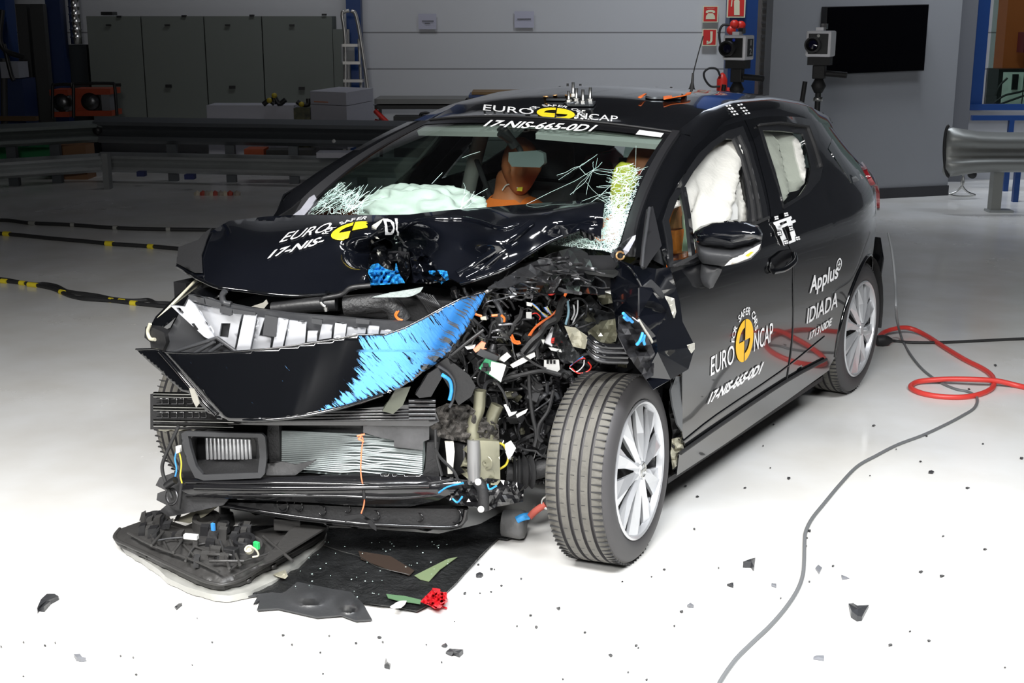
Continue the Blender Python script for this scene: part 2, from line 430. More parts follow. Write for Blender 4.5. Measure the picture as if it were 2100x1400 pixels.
def hb(name, x0, x1, z0, z1, d, dep, mat, parent=None, bevel=0, origin=None):
    """block whose front face spans pixel columns x0..x1 at distance d, heights z0..z1, running back dep metres"""
    a = BP(d)(x0, 300); b = BP(d)(x1, 300); a.z = b.z = 0; m = (a+b)/2+FH*dep/2; m.z = (z0+z1)/2
    return MB().box(m, (b-a)/2, FH*dep/2, Vector((0, 0, (z1-z0)/2))).make(name, mat, parent, bevel=bevel, origin=origin)
def zp(py, d, px=1050): return BP(d)(px, py).z
def hp(name, x0, y0, x1, y1, d, dep, mat, parent=None, bevel=0): # same, with pixel rows
    return hb(name, x0, x1, zp(y1, d, (x0+x1)/2), zp(y0, d, (x0+x1)/2), d, dep, mat, parent, bevel)
def wallquad(name, A, B, mat, z1=6.0, z0=0):
    return struct(name, [(A.x, A.y, z0), (B.x, B.y, z0), (B.x, B.y, z1), (A.x, A.y, z1)], [(0, 1, 2, 3)], mat, origin=(A.x, A.y, 0))
cA = C0+FH*DW; SID = siding_mat()
wl = cA-RT*14; wr = cA+RT*12
wallquad('wall_back', wl, wr, SID)
WG = pm('grey_wall_paint', (.26, .27, .29), .6, var=.05, vscale=.6)
WD = pm('dark_hall_cladding', (.10, .10, .11), .8)
wallquad('wall_left', wl-FH*32, wl, WD); wallquad('wall_right', wr, wr-FH*32, WD); wallquad('wall_front', wr-FH*32, wl-FH*32, WD)
cm = cA-FH*16
struct('ceiling', [cm-RT*18-FH*18+Vector((0, 0, 6.0-cm.z)), cm+RT*18-FH*18+Vector((0, 0, 6-cm.z)), cm+RT*18+FH*18+Vector((0, 0, 6-cm.z)), cm-RT*18+FH*18+Vector((0, 0, 6-cm.z))], [(0, 3, 2, 1)], WD, smooth=False)
# partition with the screen
tvA = VP((1800, 407), (1940, 400)); tvl = tvA(1577, 200); tvr = tvA(1958, 200); tvl.z = tvr.z = 0
nrm = Vector((tvr.y-tvl.y, tvl.x-tvr.x, 0)).normalized(); nrm = nrm if nrm.dot(C0-tvl) < 0 else -nrm; along = (tvr-tvl).normalized()
mid = (tvl+tvr)/2+nrm*.06+Vector((0, 0, 3)); MB_ = MB().box(mid, (tvr-tvl)/2, nrm*.06, Vector((0, 0, 3)))
tag(MB_.make('wall_partition', WG), kind='structure')
bm_ = MB().box((tvl+tvr)/2-nrm*.012+Vector((0, 0, .05)), (tvr-tvl)/2, nrm*.01, Vector((0, 0, .05)))
tag(bm_.make('baseboard_partition', pm('dark_skirting', (.03, .03, .035), .5)), kind='structure')
tv = thing('wall_screen', 'large black flat screen on the light grey partition', 'television', tvA(1785, 80))
a, b, c, d_ = tvA(1682, 14), tvA(1891, 9), tvA(1880, 144), tvA(1684, 153)
ctr = (a+b+c+d_)/4-nrm*.05; u = (b-a)/2; v = Vector((0, 0, (a.z-d_.z)/2))
MB().box(ctr, u, nrm*.045, v).make('casing', PLAST, tv, bevel=.005)
MB().box(ctr-nrm*.047, u*.985, nrm*.002, v*.975).make('screen_panel', pm('screen_black', (.002, .002, .003), .12), tv)
# column next to the partition, roller shutter strip, steel columns
BLUE = pm('blue_steel_paint', (.008, .042, .17), .4); BLUED = pm('dark_blue_paint', (.01, .025, .09), .5)
def column(x0, x1, d, dep, mat, label):
    o = hb('steel_column', x0, x1, 0, 5.9, d, dep, mat); tag(o, label, 'column'); return o
column(1486, 1548, 15.2, .3, BLUE, 'blue steel column carrying the red fire extinguisher sign')
column(718, 747, 16.75, .2, BLUE, 'blue steel column behind the aluminium step ladder')
column(-6, 37, 15.6, .3, BLUE, 'blue steel column at the far left edge of the hall')
column(117, 146, 16.1, .2, BLUED, 'dark blue steel column just left of the steel air duct')
sh = hp('roller_shutter_guide', 1549, -60, 1578, 330, 14.0, .2, pm('shutter_grey', (.09, .085, .08), .5)); tag(sh, 'dark grey ribbed shutter strip between blue column and partition', 'shutter')
# ribs on it
r_ = MB()
for k in range(40):
    z = .2+k*.07; A = BP(13.99)(1551, 300); B = BP(13.99)(1574, 300); A.z = B.z = z; r_.box((A+B)/2, (B-A)/2, FH*.006, Vector((0, 0, .012)))
r_.make('ribs', DARKST, sh)
# signs
RED = pm('sign_red', (.60, .025, .02), .5); CREAM = pm('sign_cream', (.72, .72, .52), .5)
def sign(name, x0, y0, x1, y1, d, label, draw, face=RED, rim=CREAM, cat='sign'):
    t = thing(name, label, cat, BP(d)((x0+x1)/2, y1)); g = BP(d)
    def q(X0, Y0, X1, Y1, off, nm, mat, th=.002):
        hp_ = BP(d-off); a = hp_(X0, Y0); b = hp_(X1, Y0); c = hp_(X0, Y1)
        MB().box((b+c)/2+FH*th/2, (b-a)/2, FH*th/2, Vector((0, 0, (a.z-c.z)/2))).make(nm, mat, t)
    q(x0, y0, x1, y1, .012, 'sign_board', rim, .01); m = (x1-x0)*.07; q(x0+m, y0+m, x1-m, y1-m, .016, 'sign_face', face)
    if draw:
        V, F = draw(); S_ = BP(d-.021)
        P = [S_(x0+(x1-x0)*p.x, y1-(y1-y0)*p.y) for p in V]; mo('sign_symbol', P, F, rim, t, False)
    return t
def polys(*ps):
    V = []; F = []
    for p in ps: n = len(V); V += [Vector(q) for q in p]; F.append(tuple(range(n, n+len(p))))
    return V, F
def merge(*vs):
    V = []; F = []
    for v, f in vs: n = len(V); V += list(v); F += [tuple(i+n for i in q) for q in f]
    return V, F
phone = lambda: merge(polys([(.2, .2), (.8, .2), (.78, .4), (.65, .55), (.35, .55), (.22, .4)], [(.2, .58), (.32, .56), (.38, .62), (.62, .62), (.68, .56), (.8, .58), (.78, .7), (.62, .76), (.38, .76), (.22, .7)]), fit(text2d('TELEFONO'), .25, .83, .75, .88))
ext_ = lambda: polys([(.38, .1), (.68, .1), (.68, .68), (.6, .76), (.46, .76), (.38, .68)], [(.46, .78), (.6, .78), (.6, .86), (.46, .86)], [(.2, .45), (.26, .45), (.3, .76), (.46, .84), (.46, .88), (.26, .82)])
hose_ = lambda: polys([(.55, .85), (.72, .85), (.7, .3), (.6, .15), (.35, .12), (.33, .2), (.52, .26), (.56, .4)], [(.3, .1), (.42, .1), (.42, .3), (.3, .3)])
sign('telephone_sign', 1441, 12, 1473, 46, 16.9, 'small red sign with a cream telephone symbol on the pale siding', phone)
sign('hydrant_sign', 1440, 59, 1470, 94, 16.9, 'red sign with a cream hose symbol under the telephone sign', hose_)
sign('fire_extinguisher_sign', 1491, -14, 1529, 36, 15.15, 'red fire extinguisher sign mounted on the blue column', ext_)
def paper(x0, y0, x1, y1, label, words):
    t = thing('wall_notice', label, 'paper notice', BP(16.95)((x0+x1)/2, y1)); MBp = BP(16.96)
    a = MBp(x0, y0); b = MBp(x1, y0); c = MBp(x0, y1)
    MB().box((b+c)/2, (b-a)/2, FH*.004, Vector((0, 0, (a.z-c.z)/2))).make('sheet', pm('notice_paper', (.50, .50, .60), .6), t)
    V, F = words; S_ = BP(16.94); mo('printed_lines', [S_(x0+(x1-x0)*p.x, y1-(y1-y0)*p.y) for p in V], F, PLAST, t, False)
ln = lambda *q: polys(*[[(a, y), (b, y), (b, y+.05), (a, y+.05)] for a, b, y in q])
paper(858, 28, 895, 60, 'pale notice sheet on the siding, nearer the ladder', ln((.2, .85, .5), (.35, .65, .36)))
paper(1055, 23, 1095, 57, 'pale notice sheet on the siding, midway along the wall', ln((.15, .85, .5)))
# large cream cabinet wall with handles
cab = thing('storage_cabinet', 'long greyish cream cabinet front with four doors along the back wall', 'cabinet', BP(16.3)(440, 250))
CABM = pm('cream_cabinet', (.155, .172, .155), .6)
for i, (x0, x1) in enumerate(((197, 306), (307, 432), (433, 548), (549, 690))):
    dr = hp('door', x0, 33, x1-1, 262, 16.3, .4, CABM, cab, .004)
    hx = (250, 353, 482, 623)[i]; hp('handle', hx-6, 171+i*2.4, hx+6, 177+i*2.4, 16.27, .03, PLAST, dr)
    hp('latch', (x0+x1)//2-16, 50, (x0+x1)//2-6, 53, 16.27, .03, PLAST, dr)
hp('end_panel', 690, 60, 716, 262, 16.3, .4, CABM, cab)
for x, y in ((262, 33), (392, 32), (528, 31), (673, 29)): hp('hinge_cap', x-4, y-1, x+5, y+3, 16.28, .05, PLAST, cab)
blk = hp('dark_tool', 227, 24, 250, 31, 16.4, .2, PLAST); tag(blk, 'small black tool lying on top of the cream cabinet', 'tool')
# step ladder
ALUL = pm('ladder_aluminium', (.55, .54, .52), .35, metal=.8)
lad = thing('step_ladder', 'aluminium step ladder with a rounded top rail before blue column', 'ladder', BP(15.6)(730, 330)*1)
def Bp(x, y, d=15.6): return BP(d)(x, y)
tube('front_rail', [Bp(706, 355), Bp(708, 100), Bp(702, 32), Bp(707, 24), Bp(716, 22)], .022, ALUL, lad)
tube('front_rail', [Bp(720, 22), Bp(730, 32), Bp(742, 95), Bp(756, 200), Bp(766, 350)], .022, ALUL, lad)
tube('rear_rail', [Bp(716, 355, 16.1), Bp(713, 60, 16.1)], .018, ALUL, lad)
tube('rear_rail', [Bp(748, 355, 16.1), Bp(736, 80, 16.1)], .018, ALUL, lad)
for y in (92, 128, 165, 205, 245, 285, 325):
    x0 = 708; x1 = 735+(y-60)*.115; hp('step', x0, y-2, x1, y+4, 15.55, .12, ALUL, lad)
hp('top_plate', 706, 90, 732, 128, 15.7, .04, pm('ladder_plate', (.35, .36, .37), .5), lad)
# steel air duct, dark racks
DUCT = pm('spiral_duct_steel', (.6, .6, .58), .25, metal=1)
dk = MB(); a0 = BP(16.2)(174, 300); zb = zp(90, 16.2, 174); prof = []
z = zb
while z < 5.9: prof += [(z, .065), (z+.07, .065), (z+.075, .072), (z+.085, .072)]; z += .09
du = mo('air_duct', *lathe((a0.x, a0.y, 0), (0, 0, 1), [(zb, .001)]+prof, 24), DUCT); tag(du, 'shiny spiral steel air duct hanging down in the left corner', 'duct')
RK = pm('rack_dark', (.035, .036, .036), .6)
for x0, x1, lab in ((57, 79, 'tall dark upright profile, leftmost of the pair by blue column'), (86, 112, 'tall dark upright profile, right one of the pair by blue column')):
    tag(hb('upright_profile', x0, x1, 0, zp(8, 15.4), 15.4, .12, RK), lab, 'steel profile')
lk = hp('dark_locker', 147, 92, 193, 350, 16.4, .3, pm('locker_dark', (.02, .025, .03), .5)); tag(lk, 'dark locker standing under the steel air duct', 'locker')
br = hp('brown_panel', 55, 118, 85, 345, 15.8, .1, pm('brown_board', (.06, .045, .02), .7)); tag(br, 'brown board leaning behind the dark upright profile', 'board')
bc = thing('blue_cart', 'dark blue cart with a white box on top at left edge', 'cart', BP(14.6)(35, 330))
hb('body', 18, 58, .1, zp(162, 14.6), 14.6, .4, BLUED, bc); hp('white_box', 16, 127, 52, 160, 14.55, .3, pm('cart_box', (.28, .29, .33), .5), bc)
tube('arm', [Bp(5, 20, 14.5), Bp(0, 80, 14.5), Bp(14, 105, 14.5), Bp(50, 118, 14.5)], .03, PLAST, bc)
tube('arm', [Bp(8, 90, 14.5), Bp(22, 150, 14.5), Bp(28, 165, 14.5)], .025, PLAST, bc)
tube('support_leg', [Bp(8, 120, 14.6), Bp(10, 340, 14.6)], .04, RK, bc)
lg = hp('wooden_beam', -5, 239, 78, 248, 14.3, .1, pm('brown_beam', (.10, .055, .02), .7)); tag(lg, 'brown timber beam behind the guard rail at left edge', 'beam')
# two orange generators
GO = pm('generator_orange', (.36, .05, .015), .45); GB = pm('generator_grey', (.16, .165, .18), .5)
def generator(x0, x1, y0, y1, d, label):
    t = thing('generator', label, 'generator', BP(d)((x0+x1)/2, 330), 'orange portable generators')
    t['group'] = 'orange portable generators'; w_ = x1-x0
    hp('control_panel', x0+3, y0+10, x1-6, y0+22, d, .4, GO, t)
    hp('base_tray', x0+3, y1-14, x1-6, y1-3, d, .4, GO, t)
    hp('engine_block', x0+w_*.4, y0+22, x1-w_*.2, y1-12, d+.08, .3, PLAST, t)
    hp('side_panel', x0+4, y0+22, x0+w_*.42, y1-12, d+.02, .3, GO if w_ > 60 else GB, t)
    hp('tank', x1-w_*.28, y0+22, x1-8, y1-12, d+.02, .3, GB, t)
    mo('pulley', *lathe(BP(d-.02)(x0+w_*.36, (y0+y1)/2+2), FH, [(0, .001), (0, .03), (.02, .1), (.1, .1)], 20), DARKST, t)
    p = BP(d-.03); tube('frame', [p(x0, y1), p(x0, y0+6), p(x0+6, y0), p(x1-12, y0-1), p(x1-5, y0+5), p(x1, y1-4)], .018, PLAST, t)
generator(108, 153, 174, 243, 15.0, 'smaller orange generator with black frame, left of the pair')
generator(151, 240, 172, 241, 14.8, 'larger orange generator with a round pulley, right of the pair')
# white boxes
WB = pm('white_box_board', (.42, .42, .47), .6)
wb = hb('white_crate', 428, 606, 0, zp(216, 14.9), 14.9, .45, WB); tag(wb, 'long low white crate under the cream cabinet handles', 'crate')
bt = hp('yellow_black_box', 605, 222, 638, 330, 14.75, .3, pm('yellow_black_pattern', (.05, .05, .02), .5, var=.9, vscale=14)); tag(bt, 'black crate with yellow straps beside the white cube box', 'crate')
def cube_box(z0, z1, label):
    L = BP(14.3)(640, 300); M = BP(14.0)(713, 300); R = BP(14.9)(768, 300)
    for p in (L, M, R): p.z = 0
    u = (M-L)/2; v = (R-M)/2; c = (L+R)/2; c.z = (z0+z1)/2
    o = MB().box(c, u, v, Vector((0, 0, (z1-z0)/2-.002))).make('white_carton', WB, bevel=.004); tag(o, label, 'carton', 'stacked white cartons')
    st = MB().box(Vector((0, 0, z0+.03))+L+u*.6-FH*.004, u*.4, FH*.002, Vector((0, 0, .006))).make('tape', pm('orange_tape', (.5, .2, .12), .5), o)
zt = zp(188, 14.1, 700); zm = zp(216, 14.1, 700)
cube_box(zm, zt, 'white carton, upper one of the stack beside the ladder'); cube_box(zm-.46, zm, 'white carton, lower one of the stack beside the ladder')
YB = pm('tool_yellow', (.42, .33, .03), .5)
for lab, pts in (('black and yellow ratchet tool, left of three on the white crate', [(540, 214), (552, 206), (563, 213)]), ('black upright clamp in the middle on the white crate', [(563, 214), (562, 196), (572, 213), (586, 204)]), ('black clamp on the white crate next to the carton', [(609, 208), (618, 214), (632, 214), (632, 202)])):
    t = thing('clamp_tool', lab, 'tool', BP(14.8)(*pts[0]), 'tools on the white crate')
    tube('clamp_body', [BP(14.85)(*p) for p in pts], .028, PLAST, t, n=3)
    mo('clamp_wheel', *lathe(BP(14.8)(pts[1][0], pts[1][1]), FH, [(0, .001), (0, .03), (.03, .03), (.03, .001)], 12), YB, t)
# workbench and black case
wbn = thing('workbench', 'grey topped workbench with red crossed legs along back wall', 'workbench', BP(16.2)(860, 330))
hp('worktop', 770, 203, 1140, 213, 16.0, .7, pm('bench_top', (.20, .20, .19), .5), wbn)
hp('apron', 770, 216, 1130, 224, 16.05, .6, PLAST, wbn)
tube('brace', [BP(16.05)(768, 226), BP(16.05)(806, 262)], .03, REDW, wbn, n=1); tube('brace', [BP(16.1)(768, 248), BP(16.1)(812, 262)], .03, REDW, wbn, n=1)
for x in (781, 1100): hb('leg', x-3, x+3, 0, zp(222, 16.1), 16.1, .06, PLAST, wbn)
cs = thing('black_case', 'black carrying case with a handle under the workbench', 'case', BP(15.6)(860, 270))
hp('body', 808, 239, 905, 330, 15.6, .3, pm('case_black', (.02, .021, .022), .5), cs); tube('handle', [BP(15.7)(862, 240), BP(15.7)(864, 233), BP(15.7)(878, 232), BP(15.7)(882, 240)], .018, PLAST, cs, n=4)
tr = thing('blue_trolley', 'blue trolley with a wooden deck on the workbench', 'trolley', BP(15.4)(1040, 203))
hp('wooden_deck', 968, 189, 1092, 194, 15.4, .6, pm('wood_deck', (.22, .13, .05), .6), tr); hp('frame', 962, 195, 1092, 202, 15.4, .6, BLUE, tr)
for x in (960, 968): mo('castor', *lathe(BP(15.38)(x, 206), FH, [(0, .001), (0, .035), (.04, .035), (.04, .001)], 14), PLAST, tr)
sp_ = hp('yellow_strap_roll', 1096, 184, 1122, 190, 15.5, .2, YB); tag(sp_, 'rolled yellowish strap lying at the trolley end', 'strap')
# extinguisher and hose loop near column
ex = thing('fire_extinguisher', 'red fire extinguisher hanging beside the blue column base', 'fire extinguisher', BP(14.9)(1478, 230))
mo('cylinder', *lathe(BP(14.95)(1478, 240), (0, 0, 1), [(0, .001), (0, .06), (.42, .06), (.48, .03), (.5, .001)], 20), REDW, ex)
tube('hose', [BP(14.9)(1477, 177), BP(14.9)(1458, 177), BP(14.9)(1446, 163), BP(14.9)(1444, 149), BP(14.9)(1455, 140), BP(14.9)(1470, 142), BP(14.9)(1477, 156)], .012, RUBBER, ex)
va = thing('valve_cluster', 'red valves with a black cable above the left camera', 'valve', BP(15.0)(1510, 55))
tube('cable', [BP(15)(1500, 52), BP(15)(1482, 52), BP(15)(1475, 70), BP(15)(1479, 100)], .014, RUBBER, va)
for x, y in ((1507, 50), (1520, 52), (1500, 62)): mo('valve_wheel', *lathe(BP(14.95)(x, y), FH, [(0, .001), (0, .05), (.05, .05), (.05, .001)], 14), REDW, va)
va2 = thing('valve_cluster', 'red valve body low on the blue column behind left tripod', 'valve', BP(15.0)(1497, 190))
for x, y in ((1492, 190), (1500, 195), (1488, 198)): mo('valve_wheel', *lathe(BP(14.95)(x, y), FH, [(0, .001), (0, .06), (.05, .06), (.05, .001)], 14), REDW, va2)
# ---- guard rails
GALV = pm('galvanised_rail', (.42, .44, .44), .38, metal=.55, var=.12, vscale=2)
GALD = pm('weathered_rail', (.10, .11, .12), .5, metal=.4)
def beam(name, A, B, z0, z1, mat, parent, dep=.07, kind='w'):
    A = Vector((A.x, A.y, 0)); B = Vector((B.x, B.y, 0)); d = (B-A).normalized(); n = Vector((d.y, -d.x, 0)); n = n if n.dot(C0-A) > 0 else -n
    prof = [(0, 0), (.04, .3), (.16, 1), (.28, 1), (.42, .25), (.5, .12), (.58, .25), (.72, 1), (.84, 1), (.96, .3), (1, 0)] if kind == 'w' else [(0, 1), (.02, 1), (.98, 1), (1, 1)]
    V = []; F = []
    for P in (A, B):
        for t, h in prof: V.append(P+n*h*dep+Vector((0, 0, z0+(z1-z0)*t)))
    m = len(prof)
    for i in range(m-1): F.append((i, i+1, m+i+1, m+i))
    return mo(name, V, F, mat, parent, True, thick=.008, auto=50)
g1 = VP((210, 370), (660, 380)); g0 = VP((0, 385), (210, 370))
P1 = PZ(0)(210, 370); P2 = g1(960, 380); P0 = g0(-60, 380); P2.z = P0.z = 0
zz = lambda s, y, x=212: s(x, y).z
r1 = thing('guard_rail', 'double dark guard rail running from the corner post behind the car', 'guard rail', P1)
beam('upper_rail', P1, P2, zz(g1, 292), zz(g1, 240), GALD, r1, .12)
beam('lower_rail', P1, P2, zz(g1, 352), zz(g1, 312), GALV, r1, .06)
r0 = thing('guard_rail', 'double grey guard rail running from corner post to left edge', 'guard rail', P0)
beam('upper_rail', P0, P1, zz(g0, 290, 209), zz(g0, 246, 209), pm('mid_rail', (.15, .17, .165), .5, metal=.4), r0, .12)
beam('lower_rail', P0, P1, zz(g0, 352, 209), zz(g0, 314, 209), GALV, r0, .06)
hb('corner_post', 206, 218, 0, zz(g1, 300), 13.35, .12, pm('post_grey', (.25, .26, .26), .5, metal=.4), r0)
mo('rail_reflector', *lathe(g0(207, 265)-FH*.15, FH, [(0, .001), (0, .045), (.03, .045), (.03, .001)], 16), PLAST, r0)
for x in (20, 110): 
    q = g0(x, 340); q.z = 0; MB().box(q+FH*.1+Vector((0, 0, .3)), RT*.05, FH*.04, Vector((0, 0, .3))).make('post', GALD, r0)
for x in (350, 470, 600, 740):
    q = g1(x, 340); q.z = 0; MB().box(q+FH*.1+Vector((0, 0, .28)), RT*.05, FH*.04, Vector((0, 0, .28))).make('post', GALD, r1)
for x, y in ((688, 287), (691, 353)): mo('rail_bolt', *lathe(g1(x, y)-FH*.14, FH, [(0, .001), (.005, .02), (.02, .02)], 10), WHITE, r1)
# small boxes seen under the rails
def small(nm, x0, y0, x1, y1, d, dep, col, lab, cat, grp=None):
    o = hp(nm, x0, y0, x1, y1, d, dep, pm(nm+'_%d' % x0, col, .6)); tag(o, lab, cat, grp); return o
small('green_crate', -10, 302, 106, 392, 14.5, .4, (.01, .16, .05), 'green crate on the floor behind the left guard rail', 'crate')
small('wooden_block', 108, 298, 175, 372, 14.2, .3, (.22, .11, .05), 'brown wooden block behind the left guard rail', 'block')
small('orange_drum', 500, 306, 540, 345, 13.9, .3, (.45, .08, .02), 'orange drum seen between the two rails', 'drum')
small('dark_crate', 545, 308, 640, 350, 13.9, .3, (.03, .03, .03), 'dark crate between rails beside the orange drum', 'crate')
small('blue_bottle', 276, 352, 292, 362, 13.6, .1, (.02, .03, .12), 'small dark blue object under the rail near corner post', 'bottle')
small('blue_box', 374, 358, 394, 368, 13.3, .1, (.02, .03, .14), 'small dark blue box on the floor beneath lower rail', 'box')
rnd = random.Random(5)
for i in range(9):
    x = 402+i*10+rnd.uniform(-3, 3); p = BP(12.9)(x, 369+rnd.uniform(-3, 2)); p.z = 0
    c = [(.5, .45, .35), (.4, .06, .04), (.35, .3, .25)][i % 3]
    V, F = lathe((0, 0, 0), (0, 0, 1), [(0, .001), (.0, .035), (.03, .03), (.05, .001)], 7); V = [Vector((v.x*rnd.uniform(.7, 1.3), v.y, v.z))+p for v in V]
    tag(mo('scrap_piece', V, F, pm('scrap_%d' % (i % 3), c, .7), None, False), 'small %s scrap piece on the floor under the guard rail' % ['tan', 'red', 'brown'][i % 3], 'scrap', '%s scrap under the guard rail' % ['tan', 'red', 'brown'][i % 3])
pl = hp('pale_kerb', 648, 313, 770, 324, 13.0, .25, WB); tag(pl, 'pale board glimpsed between the rails beside the windscreen', 'board')
# ---- right guard rail
rr = thing('guard_rail', 'galvanised guard rail with a rounded end piece at right edge', 'guard rail', PZ(0)(2048, 437))
S1 = BP(11.6); z0, z1 = zp(352, 11.6, 2040), zp(272, 11.6, 2040); n = -FH
prof = [(0, 0), (.06, .5), (.2, 1), (.3, .9), (.42, .2), (.5, .75), (.58, .2), (.7, .9), (.8, 1), (.94, .5), (1, 0)]
V = []; F = []; xs = [1936, 1940, 1950, 1968, 2000, 2040, 2160]; gr = [1.0, 1.16, 1.24, 1.18, 1.05, 1.0, 1.0]; dp = [.02, .05, .07, .09, .1, .1, .1]
for x, g, q in zip(xs, gr, dp):
    P = S1(x, 310); zc = (z0+z1)/2
    for t, h in prof: V.append(Vector((P.x, P.y, zc+(t-.5)*(z1-z0)*g))+n*h*q)
m = len(prof)
for i in range(len(xs)-1):
    for j in range(m-1): F.append((i*m+j, i*m+j+1, (i+1)*m+j+1, (i+1)*m+j))
mo('rail_beam', V, F, pm('rail_steel', (.30, .31, .30), .42, metal=.6), rr, True, thick=.01)
path = []
for t in range(0, 13):
    a = math.pi*t/12; path.append(S1(1944-10*math.sin(a), 309-52*math.cos(a))+n*.03)
tube('rubber_edge', path, .014, RUBBER, rr, n=2)
hb('post', 2044, 2064, .02, z0+.2, 11.72, .1, pm('post_galv', (.33, .34, .32), .5, metal=.4), rr)
MB().box(PZ(0)(2048, 434)+Vector((0, 0, .01)), RT*.11, FH*.07, Vector((0, 0, .01))).make('base_plate', GALV, rr)
st = thing('wire_stand', 'curved chrome wire stand on the floor under rail end', 'stand', PZ(0)(1975, 402))
f12 = BP(12.6)
for pts in ([(1978, 352), (1972, 375), (1982, 392), (2000, 400)], [(1974, 352), (1976, 375), (1962, 392), (1946, 398)], [(1946, 398), (1960, 402), (1985, 402), (2000, 400)]): tube('wire', [f12(*p) for p in pts], .01, STEEL, st)
mo('knob', *lathe(f12(1995, 358), FH, [(0, .001), (0, .04), (.04, .04), (.04, .001)], 14), PLAST, st)
# ---- blue framed control room window, far right
ctl = BP(14.2)
tag(hb('wall_control_room', 1975, 2300, 0, zp(224, 14.2, 2050), 14.2, .1, pm('control_wall', (.42, .43, .46), .5)), kind='structure')
tag(hb('wall_reveal', 1950, 1982, 0, 5.9, 14.0, .3, pm('reveal_grey', (.12, .125, .14), .6)), kind='structure')
wf = MB()
def bar(x0, y0, x1, y1, d=14.1, dep=.1):
    a = BP(d)(x0, y0); b = BP(d)(x1, y1); c = (a+b)/2+FH*dep/2; wf.box(c, RT*(b-a).dot(RT)*.5, FH*dep/2, Vector((0, 0, abs(a.z-b.z)/2)))
bar(1982, -400, 2013, 224); bar(1982, 214, 2300, 226, 14.05)
win = wf.make('window_1', BLUE); tag(win, kind='structure')
tag(hp('window_pane', 2013, -300, 2300, 216, 14.18, .01, GLASSD, win))
bs = thing('blue_barrier', 'blue tube frame standing before the control room wall', 'barrier', BP(13.2)(2060, 420))
hp('top_bar', 1989, 237, 2200, 247, 13.2, .05, BLUE, bs); hp('upright', 2066, 247, 2076, 420, 13.2, .05, BLUE, bs); hp('leg', 2088, 345, 2099, 434, 12.4, .05, BLUE, bs)
oc = hb('orange_column', 2041, 2086, 0, 5.9, 15.6, .3, pm('orange_brown_paint', (.42, .10, .025), .5)); tag(oc, 'orange brown column behind the control room window', 'column')
scn = thing('equipment_rack', 'lit equipment rack with pale panels behind the blue window frame', 'equipment rack', BP(15.2)(2080, 215))
hp('rack_body', 2035, 142, 2160, 222, 15.2, .4, PLAST, scn)
for x0, x1 in ((2046, 2086), (2090, 2130)):
    pn = hp('pale_panel', x0, 148, x1, 214, 15.15, .03, pm('pale_green_panel', (.45, .52, .47), .5, emit=.12), scn)
    hp('dark_slot', x0+18, 152, x0+30, 184, 15.12, .02, PLAST, pn)
for p in ([(2040, 210), (2060, 196), (2085, 190), (2100, 186)], [(2050, 214), (2075, 205), (2100, 196)], [(2042, 196), (2050, 176), (2066, 160)]): tube('loose_cable', [BP(15.05)(*q) for q in p], .012, RUBBER, scn)
rd = hp('red_box', 2080, 66, 2110, 108, 15.3, .2, pm('dark_red', (.15, .01, .015), .5)); tag(rd, 'dark red box beside orange column behind the window', 'box')
